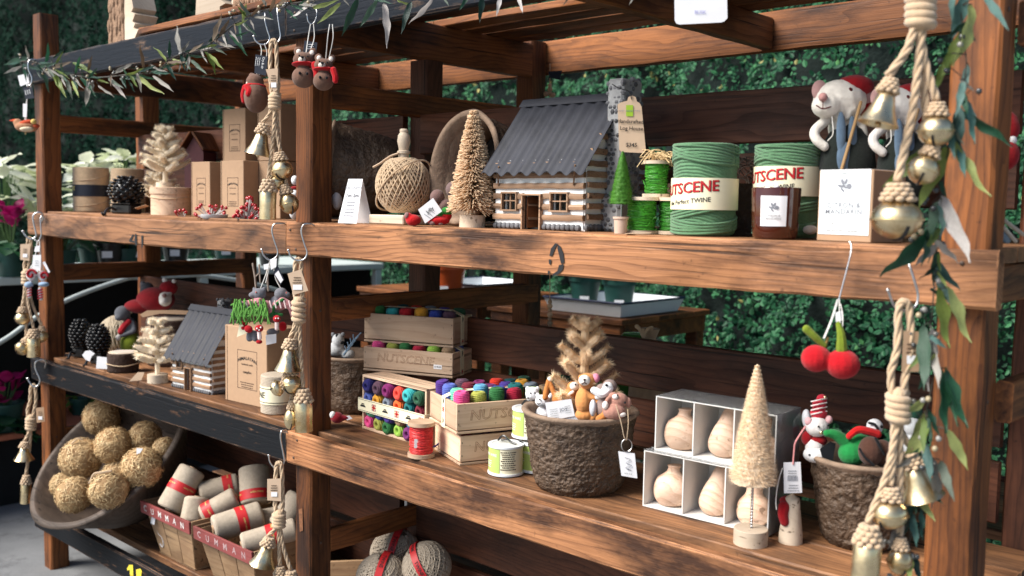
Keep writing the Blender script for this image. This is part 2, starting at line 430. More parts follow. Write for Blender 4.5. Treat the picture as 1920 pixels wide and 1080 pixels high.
def spray(x, z, n, L, big, dk=1.0):
    d = hd(x, z) - q.random() ** 2 * .14
    yaw = q.uniform(0, 2 * PI); tl = q.uniform(.06, .16) * big
    ax = Vector((math.cos(yaw), -.75 * q.random() - .1, math.sin(yaw) - .3)).normalized()
    b0 = Vector((x, -d, z)); side = ax.cross(Vector((0, 1, 0))); side = side.normalized() if side.length > .1 else Vector((1, 0, 0)); t0 = q.random()
    for i in range(n):
        f = (i + .5) / n; p = b0 + ax * tl * f; sg = 1 if i % 2 else -1
        dr = (side * sg * .8 + ax * .5 + Vector((q.uniform(-.3, .3), q.uniform(-.5, .1), q.uniform(-.3, .3)))).normalized()
        wv = dr.cross(Vector((q.uniform(-.6, .6), -1, q.uniform(-.2, .9)))).normalized(); l = L * q.uniform(.75, 1.2)
        up = dr.cross(wv) * l * .10; k = len(lv)
        lv.extend([p, p + dr * l * .35 + wv * l * .30 + up, p + dr * l * .75 + wv * l * .22 + up, p + dr * l, p + dr * l * .75 - wv * l * .22 + up, p + dr * l * .35 - wv * l * .30 + up])
        lf.append((k, k + 1, k + 2, k + 3)); lf.append((k, k + 3, k + 4, k + 5))
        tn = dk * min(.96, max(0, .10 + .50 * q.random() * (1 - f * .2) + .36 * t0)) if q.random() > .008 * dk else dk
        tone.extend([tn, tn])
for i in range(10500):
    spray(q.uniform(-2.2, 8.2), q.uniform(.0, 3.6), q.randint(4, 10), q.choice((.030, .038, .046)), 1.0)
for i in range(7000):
    spray(q.uniform(-9.0, -2.0), q.uniform(.3, 5.0), q.randint(4, 7), .052, 1.3, .15)  # left stretch: the weaker light there is put into darker leaf tones
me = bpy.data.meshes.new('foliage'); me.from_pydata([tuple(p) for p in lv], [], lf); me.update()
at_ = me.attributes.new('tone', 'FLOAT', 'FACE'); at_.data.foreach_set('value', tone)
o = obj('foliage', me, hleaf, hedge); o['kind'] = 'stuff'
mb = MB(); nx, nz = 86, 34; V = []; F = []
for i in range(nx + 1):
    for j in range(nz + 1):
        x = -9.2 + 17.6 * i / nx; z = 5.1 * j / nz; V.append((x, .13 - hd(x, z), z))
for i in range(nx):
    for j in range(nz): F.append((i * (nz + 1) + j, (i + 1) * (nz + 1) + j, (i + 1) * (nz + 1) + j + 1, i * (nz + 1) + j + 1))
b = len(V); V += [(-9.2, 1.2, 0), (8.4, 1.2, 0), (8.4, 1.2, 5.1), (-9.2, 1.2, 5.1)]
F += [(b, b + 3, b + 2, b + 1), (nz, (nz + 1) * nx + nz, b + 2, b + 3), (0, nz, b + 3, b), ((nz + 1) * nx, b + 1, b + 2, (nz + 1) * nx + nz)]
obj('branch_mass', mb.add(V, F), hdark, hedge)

# ------------------------------------------------------------------ the rack
S1, S2, S3 = 1.692, 1.015, .292                      # tops of the three shelves
rack = thing('display_rack', 'large red-brown timber display rack with two bays of crowded open shelves', 'display rack', (0, 0, 0))
def plank(name, l, t, h, mat, loc, axis='X', b=.004, seed=0, bow=0, jit=.0016, seg=None):
    """a sawn board: chamfered section swept along its length, edges slightly uneven, ends square"""
    q = random.Random(seed * 7 + int(l * 1000)); n = seg or max(3, int(l / .09)); V = []; F = []
    sec = [(-t / 2 + b, -h / 2), (t / 2 - b, -h / 2), (t / 2, -h / 2 + b), (t / 2, h / 2 - b), (t / 2 - b, h / 2), (-t / 2 + b, h / 2), (-t / 2, h / 2 - b), (-t / 2, -h / 2 + b)]
    for i in range(n + 1):
        x = -l / 2 + l * i / n; e = jit
        for (y, z) in sec:
            V.append((x, y + q.uniform(-e, e) * .7, z + q.uniform(-e, e) + bow * (1 - (2 * i / n - 1) ** 2)))
    for i in range(n):
        for k in range(8): F.append((i * 8 + k, i * 8 + (k + 1) % 8, (i + 1) * 8 + (k + 1) % 8, (i + 1) * 8 + k))
    F.append(tuple(range(8))[::-1]); F.append(tuple(n * 8 + k for k in range(8)))
    rot = {'X': (0, 0, 0), 'Y': (0, 0, PI / 2), 'Z': (0, -PI / 2, 0)}[axis]
    me = MB().add(V, [f[::-1] for f in F]).mesh(name, 30)
    return obj(name, me, mat, rack, loc, rot)
PX = (-2.06, -.010, 2.008); PW = .085
k = 0
for x, top in zip(PX, (2.585, 2.36, 2.72)):
    plank('post', top, PW, PW, WD['post'], (x, .036 + PW / 2, top / 2), 'Z', .006, 1 + k); k += 1
    plank('post', 2.258, PW, PW, WD['post'] if k == 1 else WD['dark'], (x, .562, 1.129), 'Z', .006, 11 + k)
    plank('post', 2.40, PW, PW, WD['post'], (x, 1.118, 1.20), 'Z', .006, 21 + k)
XL = (-2.112, -.053); XR = (-.049, 2.077)
def rail(xa, xb, z0, z1, mat, seed, y0=0.0, y1=.034, bow=0, name='front_rail'):
    return plank(name, xb - xa, y1 - y0, z1 - z0, mat, ((xa + xb) / 2, (y0 + y1) / 2, (z0 + z1) / 2), 'X', .005, seed, bow)
rail(*XL, 1.585, 1.686, WD['left'], 31, bow=-.008); r1 = rail(*XR, 1.586, 1.690, WD['front'], 32)
rl2 = rail(*XL, .905, 1.008, WD['black'], 33); rail(*XR, .907, 1.010, WD['front'], 34)
rl3 = rail(*XL, .197, .294, WD['black'], 35); rail(*XR, .197, .296, WD['front'], 36)
rail(*XL, 2.268, 2.372, WD['blue'], 37); rail(*XR, 2.268, 2.372, WD['blue'], 38)
for x0, x1 in ((-2.09, -.055), (-.051, 2.07)):       # back edge rails
    for z in (1.60, .92, .21): rail(x0, x1, z, z + .085, WD['beam'], k, 1.163, 1.19, name='back_rail'); k += 1
rail(-2.09, -.055, 2.276, 2.405, WD['beam'], 41, 1.163, 1.196, name='back_rail'); rail(-.051, 2.07, 2.276, 2.408, WD['beam'], 42, 1.163, 1.196, name='back_rail')
# boards of each shelf: front half and back half
for bay, (x0, x1) in enumerate(((-2.10, -.056), (-.053, 2.052))):
    for lv_, (zt, yf) in enumerate(((S1, .047), (S2, .062), (S3, .105))):
        w = (.515 - yf - .010) / 3
        for j in range(3):
            plank('shelf_board', x1 - x0, w - .004, .028, WD['shelf'], ((x0 + x1) / 2, yf + w * (j + .5) + .003 * j, zt - .0145), 'X', .003, 50 + k, 0, .001); k += 1
        for j in range(3):
            plank('shelf_board', x1 - x0, .146, .028, WD['shelf'], ((x0 + x1) / 2, .696 + .152 * j, zt - .0145), 'X', .003, 50 + k, 0, .001); k += 1
# cross beams along the depth, under shelves, as side rails and at the top
for i, x in enumerate(PX):
    sx = x + (.012 if i < 2 else .018)
    for z0, z1 in ((1.588, 1.660), (.905, .982), (.185, .259)):
        plank('cross_beam', .95, .034, z1 - z0, WD['beam'] if i == 2 else WD['post'], (sx + .008, .598, (z0 + z1) / 2), 'Y', .004, 90 + k); k += 1
    for z0, z1 in ((2.056, 2.135), (1.370, 1.447), (.60, .675)):
        plank('side_rail', 1.02, .030, z1 - z0, WD['beam'] if i == 2 else WD['post'], (x + (.060 if i == 2 else .030), .626, (z0 + z1) / 2), 'Y', .004, 120 + k); k += 1
    plank('cross_beam', 1.12, .040, .128, WD['post'], (x + .020, .60, 2.321), 'Y', .004, 150 + k); k += 1
for x in (-1.02, .99): plank('joist', 1.12, .042, .10, WD['beam'], (x, .60, 2.335), 'Y', .004, 160 + k); k += 1
# back boards between the two halves
for bay, (x0, x1) in enumerate(((-2.02, -.056), (.036, 1.96))):
    for z0, z1 in ((1.928, 2.066), (1.765, 1.902), (1.236, 1.378), (1.065, 1.203), (.545, .69), (.37, .51)):
        plank('back_board', x1 - x0, .024, z1 - z0, WD['dark'], ((x0 + x1) / 2, .505, (z0 + z1) / 2), 'X', .003, 170 + k, 0, .001); k += 1
for z0, z1 in ((1.09, 1.235), (.92, 1.06), (1.93, 2.07), (1.765, 1.902)):      # far side boards, right end bay
    plank('back_board', 1.9, .024, z1 - z0, WD['dark'], (3.02, .64, (z0 + z1) / 2), 'X', .003, 200 + k); k += 1
# roof slats
for bay, (x0, x1) in enumerate(((-1.06, -.03), (-.026, 2.1))):
    edges = [(.02, .128), (.135, .262), (.268, .395), (.402, .520), (.610, .698), (.712, .806), (.824, .935), (.942, 1.035)]
    for j, (y0, y1) in enumerate(edges):
        xa = x0 if bay else (-1.06 if j == 0 else -1.98)
        plank('roof_slat', x1 - xa, y1 - y0, .024, WD['beam'], ((x1 + xa) / 2, (y0 + y1) / 2, 2.398), 'X', .003, 220 + k); k += 1
# painted and stamped marks on the rails and posts
def mark(poly, Y, mat, name='painted_mark'):
    for p in poly:
        pts = [at(u, v, Y=Y) for u, v in p]; obj(name, MB().add(pts, [tuple(range(len(pts)))]), mat, rack, smooth=0)
wornink = None and wood('worn_black_paint', L3(.02, .015, .012), L3(.30, .15, .08), L3(.012, .010, .010), stain=1, knots=False)
mark([[(242, 450), (249, 439), (251, 441), (246, 450), (252, 452), (253, 438), (256, 439), (257, 460), (254, 460), (253, 455), (242, 453)], [(265, 442), (268, 441), (268, 464), (265, 464)]], -.0022, ink)
mark([[(1030, 480), (1033, 466), (1041, 456), (1046, 457), (1041, 465), (1035, 480)], [(1046, 458), (1051, 462), (1056, 475), (1058, 492), (1052, 495), (1048, 478), (1045, 466)], [(1048, 497), (1057, 495), (1055, 506), (1046, 515), (1036, 517), (1036, 514), (1045, 508)], [(1027, 507), (1031, 508), (1030, 515), (1027, 514)], [(1029, 486), (1034, 487), (1032, 497), (1029, 494)]], -.0022, ink)
yl = pmat('yellow_paint', (.62, .50, .04), .6, .3, 60)
mark([[(238, 1066), (242, 1059), (249, 1059), (250, 1080), (244, 1080), (243, 1068), (239, 1070)], [(255, 1068), (263, 1066), (266, 1071), (264, 1084), (256, 1086)]], -.0022, yl)
mark([[(560, 955), (567, 953), (568, 995), (562, 997)]], .0335, pmat('scorched_stamp', (.17, .07, .03), .7, .5, 120), 'stamp')
mark([[(803, 70), (812, 68), (816, 76), (812, 84), (818, 92), (808, 96), (802, 86)]], .0, ink, 'stamp') if 0 else None

nl = MB(); q = random.Random(12)
for i, x in enumerate(PX):
    for z in (1.61, 1.66, .935, .985, .225, .27, 2.29, 2.345):
        nl.ball((x + q.uniform(-.02, .02), -.001, z + q.uniform(-.006, .006)), (.0045, .002, .0045), 7, 4)
    for z in (2.10, 1.41, .64): nl.ball((x + PW / 2 + .001, .075 + q.uniform(-.012, .012), z + q.uniform(-.02, .02)), (.002, .005, .005), 7, 4)
o = obj('nail_head', nl, pmat('rusty_steel', (.10, .07, .055), .5, .3, 60, metal=.6), rack); o['kind'] = 'stuff'
# ------------------------------------------------------------------ shared builders for the goods
UPV = -DOWN
def wp(u, v, Y, n=0.0): return at(u, v, Y=Y) - FWD * n
class View:
    """build soft shapes round points of the place, on the upright plane through o; sizes in units of k metres"""
    def __init__(s, Y, o): s.o = Vector(o); s.k = pm(o); s.D = (s.o - CAM).dot(FWD)
    def p(s, u, v, n=0): return CAM + (RIGHT * ((u - 960) / FPX) + DOWN * ((v - 540) / FPX) + FWD) * (s.D - n * s.k) - s.o
    def ell(s, mb, u, v, n, ru, rv, rn=None, rot=0, nu=14, nv=10):
        rn = rn or (ru + rv) / 2; c = s.p(u, v, n); a = rad(rot); ca, sa = math.cos(a), math.sin(a)
        X = (RIGHT * ca - UPV * sa) * ru * s.k; Yv = FWD * rn * s.k; Z = (UPV * ca + RIGHT * sa) * rv * s.k
        M = Matrix(((X[0], Yv[0], Z[0], c[0]), (X[1], Yv[1], Z[1], c[1]), (X[2], Yv[2], Z[2], c[2]), (0, 0, 0, 1)))
        mb.ball((0, 0, 0), 1, nu, nv, M); return mb
    def cap(s, mb, pts, r, n=8, m=None):                     # pts (u, v, n); r px or (r0, r1)
        P = [s.p(*q) if len(q) == 3 else s.p(q[0], q[1]) for q in pts]
        if m or len(P) > 2: P = curve(P, m or 12)
        N = len(P); r0, r1 = (r, r) if not isinstance(r, tuple) else r
        rr = [(r0 + (r1 - r0) * i / (N - 1)) * s.k for i in range(N)]
        mb.tube(P, rr, n); mb.ball(P[0], rr[0], n, 6); mb.ball(P[-1], rr[-1], n, 6); return mb
    def poly(s, mb, pts, n=0, t=.8):                         # a flat card facing the camera, t px thick
        a = [s.p(u, v, n) for u, v in pts]; b = [s.p(u, v, n - t) for u, v in pts]; N = len(a)
        mb.add(a + b, [tuple(range(N))[::-1], tuple(range(N, 2 * N))] + [(i, (i + 1) % N, (i + 1) % N + N, i + N) for i in range(N)]); return mb
    def many(s, prims):
        mb = MB()
        for q in prims:
            if q[0] == 'e': s.ell(mb, *q[1:])
            elif q[0] == 'c': s.cap(mb, q[1], q[2])
            elif q[0] == 'p': s.poly(mb, *q[1:])
        return mb
    def text(s, txt, u, v, size, mat, parent, rot=0, n=1, sx=1, arch=0, name='lettering'):
        me = text_mesh(txt, size * s.k, sx=sx, arch=arch / s.k if arch else 0); a = rad(rot); ca, sa = math.cos(a), math.sin(a)
        X = RIGHT * ca - UPV * sa; Z = UPV * ca + RIGHT * sa; c = s.p(u, v, n)
        M = Matrix(((X[0], FWD[0], Z[0], c[0]), (X[1], FWD[1], Z[1], c[1]), (X[2], FWD[2], Z[2], c[2]), (0, 0, 0, 1)))
        return obj(name, me, mat, parent, M=M, smooth=0)
    def lines(s, u, v, w, rows, pitch, h, mat, parent, rot=0, n=1, seed=1):
        mb = lines_mb(w * s.k, rows, pitch * s.k, h * s.k, seed=seed); a = rad(rot); ca, sa = math.cos(a), math.sin(a)
        X = RIGHT * ca - UPV * sa; Z = UPV * ca + RIGHT * sa; c = s.p(u, v, n)
        M = Matrix(((X[0], FWD[0], Z[0], c[0]), (X[1], FWD[1], Z[1], c[1]), (X[2], FWD[2], Z[2], c[2]), (0, 0, 0, 1)))
        o = obj('print', mb, mat, parent, M=M, smooth=0); o['kind'] = 'stuff'; return o
def fuse(mb, voxel=.0022, it=4):
    """weld overlapping soft shapes into one continuous skin"""
    me = mb.mesh('skin', 0); t = bpy.data.objects.new('skin', me); COL.objects.link(t)
    r = t.modifiers.new('r', 'REMESH'); r.mode = 'VOXEL'; r.voxel_size = voxel; r.use_smooth_shade = True
    sm = t.modifiers.new('s', 'SMOOTH'); sm.iterations = it; sm.factor = .5
    dg = bpy.context.evaluated_depsgraph_get(); out = bpy.data.meshes.new_from_object(t.evaluated_get(dg))
    bpy.data.objects.remove(t); bpy.data.meshes.remove(me)
    out.materials.clear(); return out
def fuzz(me, n, ln, th, seed=1):
    q = random.Random(seed); mb = MB(); P = me.polygons; V = me.vertices; N = len(P)
    for i in range(n):
        p = P[q.randrange(N)]; c = p.center.copy(); nn = (p.normal + Vector((q.uniform(-.8, .8), q.uniform(-.8, .8), q.uniform(-.8, .8)))).normalized()
        s_ = nn.orthogonal().normalized() * th; e = c + nn * ln * q.uniform(.4, 1.2); k = len(mb.v)
        mb.v += [tuple(c - s_), tuple(c + s_), tuple(e)]; mb.f.append((k, k + 1, k + 2))
    return mb
def add_fuzz(o, mat, parent, n, ln, th, color=None):
    f = obj('fibres', fuzz(o.data, n, ln, th, n), mat, parent, color=color, smooth=0); f['kind'] = 'stuff'; f.matrix_local = o.matrix_local.copy(); return f
SPLIT = set('eye ear inner_ear paw heart hand pompom spot bell toadstool_cap toadstool_stem swirl candy_cane bow leaf strap muzzle'.split())
def plush(name, label, cat, uv, Y, body, parts=(), group=None, voxel=None, mat=None, basename='body'):
    o = wp(*uv, Y); t = thing(name, label, cat, o, 0, group); V = View(Y, o)
    mb = V.many(body[1]); bo_ = obj(basename, fuse(mb, voxel or max(.0016, 2.2 * V.k)), mat or felt, t, color=body[0])
    add_fuzz(bo_, felt, t, min(2600, max(200, len(bo_.data.polygons) // 2)), 2.6 * V.k, .22 * V.k, body[0])
    for p in parts:
        nm, col, prims = p[:3]; mm = p[3] if len(p) > 3 else felt
        if nm in SPLIT:
            for pr in prims: obj(nm, V.many([pr]), mm, t, color=col)
        else: obj(nm, V.many(prims), mm, t, color=col)
    t['_k'] = V.k; del t['_k']
    return t, V

def ridged(r, h, mat, turns, n=48, amp=.0018, skew=0, taper=0, rows=None, hole=0, round_=.006, name='wound_twine'):
    """twine wound on a spool: the surface follows the helix of each turn"""
    rows = rows or int(turns * 5); prof = []
    for j in range(rows + 1):
        z = h * j / rows; e = min(z, h - z); q = r
        if e < round_: q = r - round_ + math.sqrt(max(0, round_ ** 2 - (round_ - e) ** 2))
        prof.append((q, z))
    def rf(q, z, a, j):
        ph = z / h * turns + a / (2 * PI) + skew * math.sin(a * 1.0) * turns / 9
        return q - amp + amp * abs(math.sin(PI * ph)) * 1.6 + taper * z
    mb = MB()
    top = [(hole or r * .25, h - .002)]; bot = [(hole or r * .25, .002)]
    P = bot + prof + top
    mb.lathe(P, n, rf=lambda q, z, a, j: q if j == 0 or j == len(P) - 1 else rf(q, z, a, j))
    return mb
def strands(R, h, n, r, tilt, seed=1, squash=1.0, seg=44):
    """a ball of twine: loops of cord crossing round the core"""
    q = random.Random(seed); mb = MB()
    for i in range(n):
        a = 2 * PI * i / n + q.uniform(-.03, .03); tl = rad(tilt * (1 if i % 2 else -1) + q.uniform(-4, 4)); rr = R + q.uniform(-.001, .002)
        M = RZ(math.degrees(a)) @ Matrix.Rotation(tl, 4, 'X'); pts = []
        for k in range(seg + 1):
            b = 2 * PI * k / seg; p = M @ Vector((rr * math.cos(b), rr * math.sin(b), 0)); p.z *= squash; pts.append(p)
        mb.tube(pts, r, 5, cap=False)
    return mb
def brush(h, rfun, n, th, mat_, droop=.15, seed=1, spiral=0, blade=True, jit=.25, z0=0):
    q = random.Random(seed); mb = MB()
    for i in range(n):
        f = (i + q.random()) / n; z = z0 + h * f
        if spiral: z = z0 + h * (math.floor(f * spiral) + .5 + q.uniform(-.28, .28)) / spiral
        a = q.uniform(0, 2 * PI); R = rfun(f) * (1 - jit * q.random())
        d = Vector((math.cos(a), math.sin(a), q.uniform(-.18, .18) - droop)); d2 = Vector((-math.sin(a), math.cos(a), q.uniform(-1, 1))) * th
        p0 = Vector((0, 0, z)); p1 = p0 + d * R * .55 + Vector((0, 0, R * .04)); p2 = p0 + d * R + Vector((0, 0, q.uniform(-.1, .1) * R))
        if blade:
            k = len(mb.v); mb.v += [tuple(p0 - d2), tuple(p0 + d2), tuple(p1 + d2), tuple(p2), tuple(p1 - d2)]; mb.f += [(k, k + 1, k + 2, k + 4), (k + 4, k + 2, k + 3)]
        else: mb.tube([p0, p1, p2], [th, th, th * .7], 4)
    return mb
def brush_core(h, rfun, z0, tiers, k=.82, seed=1):
    """the packed inner mass of the bristles, in shaggy rings"""
    prof = [(.001, z0)]; N = tiers * 3
    for j in range(N + 1):
        f = j / N; prof.append((max(.0015, rfun(f) * k * (1 - .05 * (j % 3 == 2))), z0 + h * f))
    prof.append((0, z0 + h * 1.01))
    return MB().lathe(prof, 40, rf=lambda q, z, a, j: q * (1 + .13 * noise.noise((math.cos(a) * 7 + seed, math.sin(a) * 7, z * 160)) + .10 * noise.noise((math.cos(a) * 22, math.sin(a) * 22, z * 420))))
def kraft_box(label, X, Y, w, d, h, rz, scent, Zb=S1, sc_=1.0, group='printed kraft candle boxes'):
    t = thing('candle_box', label, 'box', (X, Y, Zb), rz, group)
    mb = MB().box((w / 2, d / 2, h / 2), (w, d, h), .0018); obj('carton', mb, kraft, t)
    fl = MB().box((w * .055, -.0006, h / 2), (.0012, .0012, h * .99)); obj('flap_edge', fl, kink, t)
    cx, W_, H_ = w * .54, w * .46, h * .50; z0 = h * .20
    fr = MB(); e = .0016
    for c_, dd in (((cx, 0, z0), (W_, e)), ((cx, 0, z0 + H_), (W_, e))): fr.box((c_[0], -.0003, c_[2]), (dd[0] + e, .0006, e))
    for x in (cx - W_ / 2, cx + W_ / 2): fr.box((x, -.0003, z0 + H_ / 2), (e, .0006, H_))
    f = obj('printed_frame', fr, kink, t)
    for txt, z, sz, ar in (('HIMALAYAN', .80, .150, .9), ('handmade candle', .64, .085, 0), (scent, .44, .125, 0)):
        obj('lettering', text_mesh(txt, sz * W_, arch=ar / W_ * .5 if ar else 0, sx=1.15 if ar else 1), ink if ar else kink, f, (cx, -.0008, z0 + H_ * z), smooth=0)
    o = obj('small_print', lines_mb(W_ * .8, 3, .006 * sc_, .0022 * sc_, seed=int(X * 100) % 99), kink, f, (cx, -.0008, z0 + H_ * .15), smooth=0); o['kind'] = 'stuff'
    return t
def peat_pot(label, o, rt, rb, h, M=None, seed=1, cat='peat pot', n=110, m=46):
    t = thing('peat_pot', label, cat, o)
    pr = []
    for j in range(m + 1):
        f = j / m; r = rb + (rt - rb) * f ** .8
        if f < .08: r -= (.08 - f) * .12
        pr.append((r, h * f))
    def rf(q_, z, a, j):
        x, y = math.cos(a) * 9, math.sin(a) * 9
        return q_ + .0035 * noise.noise((x * .6 + seed, y * .6, z * 50)) - .0085 * abs(noise.noise((x * 1.3 + seed, y * 1.3, z * 95 + .6 * noise.noise((x, y, z * 60))))) - .0035 * abs(noise.noise((x * 3 + seed, y * 3, z * 230)))
    K = M or Matrix.Identity(4)
    mb = MB(); N = n; V = []; F = []
    for j, (r, z) in enumerate(pr):
        for i in range(N):
            a = 2 * PI * i / N; q_ = rf(r, z, a, j); V.append((q_ * math.cos(a), q_ * math.sin(a), z))
    for j in range(m):
        for i in range(N):
            k2 = (i + 1) % N; F.append((j * N + i, j * N + k2, (j + 1) * N + k2, (j + 1) * N + i))
    F.append(tuple(range(N - 1, -1, -1))); mb.add(V, F, K); obj('wall', mb, peat, t, smooth=180)
    mb = MB().ring([(rt + .001, h - .006), (rt + .006, h), (rt + .002, h + .006), (rt - .012, h + .004), (rt - .020, h - .03), (rb, .03), (rb * .9, .022), (rt * .9, h - .02)], 56, K, rf=lambda q_, z, a, j: q_ + .003 * noise.noise((math.cos(a) * 3, math.sin(a) * 3, j * .3 + seed)))
    obj('rim', mb, peatrim, t, smooth=180)
    mb = MB().lathe([(0, h * .35), (rb * .95, h * .35)], 24, K); obj('packing', mb, pmat('dark_packing', (.02, .015, .012), .9, .4, 30, .5) if 'dark_packing' not in bpy.data.materials else bpy.data.materials['dark_packing'], t)
    return t
def log_house(name, label, o, rz, Wd, D, wallh, ridge, windows, door, chim, sc_=1.0, eave=.03):
    t = thing(name, label, 'model cabin', o, rz, 'handmade log cabins'); q = random.Random(int(Wd * 1000))
    n = 6; z0 = .020 * sc_; p = (wallh - z0) / n
    logm = WD['log']; 
    def wall_log(x0, x1, z, y, axis='x'):
        h = p * .66; l = x1 - x0
        if l < .006: return
        mb = MB(); seg = max(2, int(l / .02)); V = []; F = []
        for i in range(seg + 1):
            x = x0 + l * i / seg
            for (a, b) in ((-1, -.8), (-1.25, 0), (-1, .8), (.6, .8), (.6, -.8)):
                V.append((x, y + a * .007 * sc_ + q.uniform(-.0008, .0008), z + b * h * .5 + q.uniform(-.0012, .0012)))
        for i in range(seg):
            for k in range(5): F.append((i * 5 + k, i * 5 + (k + 1) % 5, (i + 1) * 5 + (k + 1) % 5, (i + 1) * 5 + k))
        F.append((4, 3, 2, 1, 0)); F.append(tuple(seg * 5 + k for k in range(5)))
        M = None if axis == 'x' else T(Wd, 0, 0) @ RZ(90)
        mb.add(V, [f[::-1] for f in F], M); obj('log', mb, logm, t)
    ops = [(w0, w1, za, zb) for w0, w1, za, zb in windows] + [(door[0], door[1], 0, door[2])]
    for k in range(n):
        z = z0 + p * (k + .5); xs = sorted([(a, b) for a, b, za, zb in ops if za - p * .2 < z < zb + p * .2]); x = .0
        for a, b in xs: wall_log(x, a - .004 * sc_, z, 0); x = b + .004 * sc_
        wall_log(x, Wd, z, 0)
        wall_log(.006 * sc_, D, z + p * .12, 0, 'y')
    nr = 4; rise = ridge - wallh
    for k in range(nr):                                       # gable logs on the right end
        f = (k + .5) / nr; ins = D / 2 * f; wall_log(ins, D - ins, wallh + rise * f, 0, 'y')
    mb = MB(); wt = .012 * sc_                                # chinked core, opened at door and windows
    xs = sorted(set([0.004, Wd - .004] + [v_ for a, b, _, _ in ops for v_ in (a, b)])); zs = sorted(set([.002, wallh] + [v_ for _, _, a, b in ops for v_ in (a, b) if v_ > .003]))
    for i in range(len(xs) - 1):
        for j in range(len(zs) - 1):
            cx, cz = (xs[i] + xs[i + 1]) / 2, (zs[j] + zs[j + 1]) / 2
            if any(a < cx < b and c < cz < d for a, b, c, d in ops): continue
            mb.box((cx, wt / 2 - .001, cz), (xs[i + 1] - xs[i], wt, zs[j + 1] - zs[j]))
    mb.box((Wd - wt / 2, D / 2, wallh / 2), (wt, D - .004, wallh)); mb.box((wt / 2 + .004, D / 2, wallh / 2), (wt, D - .004, wallh)); mb.box((Wd / 2, D - wt / 2, wallh / 2), (Wd - .02, wt, wallh))
    mb.add([(Wd - .003, 0, wallh), (Wd - .003, D, wallh), (Wd - .003, D / 2, ridge), (.006, 0, wallh), (.006, D, wallh), (.006, D / 2, ridge)], [(0, 1, 2), (5, 4, 3), (0, 2, 5, 3), (1, 4, 5, 2)])
    obj('chinking', mb, mortar, t, smooth=20)
    obj('floor', MB().box((Wd / 2, D / 2, .003), (Wd - .03, D - .03, .004)), blackp, t)
    # stone footing
    mb = MB()
    for i in range(int(Wd / (.016 * sc_))):
        x = .008 * sc_ + i * .016 * sc_
        if door[0] - .004 < x < door[1] + .004: continue
        mb.ball((x, -.002, .008 * sc_), (.010 * sc_, .009 * sc_, .009 * sc_), 7, 5)
    for i in range(int(D / (.016 * sc_))): mb.ball((Wd + .002, .008 + i * .016 * sc_, .009 * sc_), (.009 * sc_, .010 * sc_, .010 * sc_), 7, 5)
    f_ = obj('stone_footing', mb, stone, t); f_['kind'] = 'stuff'
    e = .004 * sc_
    for a, b, za, zb in windows:
        w = obj('window', MB().box(((a + b) / 2, -.004, zb + e / 2), (b - a + 2 * e, .016, e)).box(((a + b) / 2, -.004, za - e / 2), (b - a + 3 * e, .018, e)).box((a - e / 2, -.004, (za + zb) / 2), (e, .014, zb - za)).box((b + e / 2, -.004, (za + zb) / 2), (e, .014, zb - za)), logm, t)
        obj('muntin', MB().box(((a + b) / 2, -.001, (za + zb) / 2), (e * .8, .006, zb - za)), logm, w); obj('muntin', MB().box(((a + b) / 2, -.0015, (za + zb) / 2 + .002), (b - a, .007, e * .8)), logm, w)
    a, b, zt = door
    obj('door_frame', MB().box((a - e / 2, -.005, zt / 2), (e, .018, zt)).box((b + e / 2, -.005, zt / 2), (e, .018, zt)).box(((a + b) / 2, -.005, zt + e / 2), (b - a + 3 * e, .020, e)), logm, t)
    dr = obj('door', MB().box(((b - a) * .36, 0, zt * .48), ((b - a) * .72, .004 * sc_, zt * .92), .001), WD['post'], t, (a + .002, .003, .002), (0, 0, rad(72)))
    obj('door_batten', MB().box(((b - a) * .36, -.003 * sc_, zt * .3), ((b - a) * .6, .003, .006 * sc_)).box(((b - a) * .36, -.003 * sc_, zt * .7), ((b - a) * .6, .003, .006 * sc_)), logm, dr)
    # corrugated roof, two slopes
    ov = .022 * sc_; nw = 8; seg = nw * 8; sl = math.hypot(D / 2, rise)
    for sgn in (0, 1):
        V = []; F = []; y_e = -eave; z_e = wallh - eave * rise / (D / 2) + .006
        for i in range(seg + 1):
            x = -ov + (Wd + 2 * ov) * i / seg; hgt = .0060 * sc_ * math.sin(2 * PI * nw * i / seg)
            for j in range(7):
                f = j / 6; y = y_e + (D / 2 - y_e) * f; z = z_e + (ridge + .008 - z_e) * f + hgt + q.uniform(-.0005, .0005)
                V.append((x, y if not sgn else D - y, z)); 
        m7 = 7
        for i in range(seg):
            for j in range(6): F.append((i * m7 + j, i * m7 + j + 1, (i + 1) * m7 + j + 1, (i + 1) * m7 + j)[::(1 if sgn else -1)])
        nv = len(V); V += [(x, y, z - .0016) for x, y, z in V]; F += [tuple(k + nv for k in f[::-1]) for f in F]
        for i in range(seg): F.append((i * m7, (i + 1) * m7, (i + 1) * m7 + nv, i * m7 + nv)[::(-1 if sgn else 1)])
        for i in (0, seg):
            for j in range(6): F.append((i * m7 + j, i * m7 + j + 1, i * m7 + j + 1 + nv, i * m7 + j + nv)[::(1 if (i == 0) != bool(sgn) else -1)])
        obj('roof_sheet', MB().add(V, F), metal_roof, t, smooth=60)
    rc = MB(); ch = .016 * sc_; s_ = rise / (D / 2)
    V = []
    for x in (-ov - .003, Wd + ov + .003): V += [(x, D / 2 - ch, ridge + .015 - ch * s_ * .9), (x, D / 2, ridge + .017), (x, D / 2 + ch, ridge + .015 - ch * s_ * .9)]
    rc.add(V + [(x, y, z - .003) for x, y, z in V], [(0, 3, 4, 1), (1, 4, 5, 2), (6, 7, 10, 9), (7, 8, 11, 10), (0, 1, 7, 6), (1, 2, 8, 7), (3, 9, 10, 4), (4, 10, 11, 5), (0, 6, 9, 3), (2, 5, 11, 8)])
    obj('ridge_cap', rc, metal_roof, t)
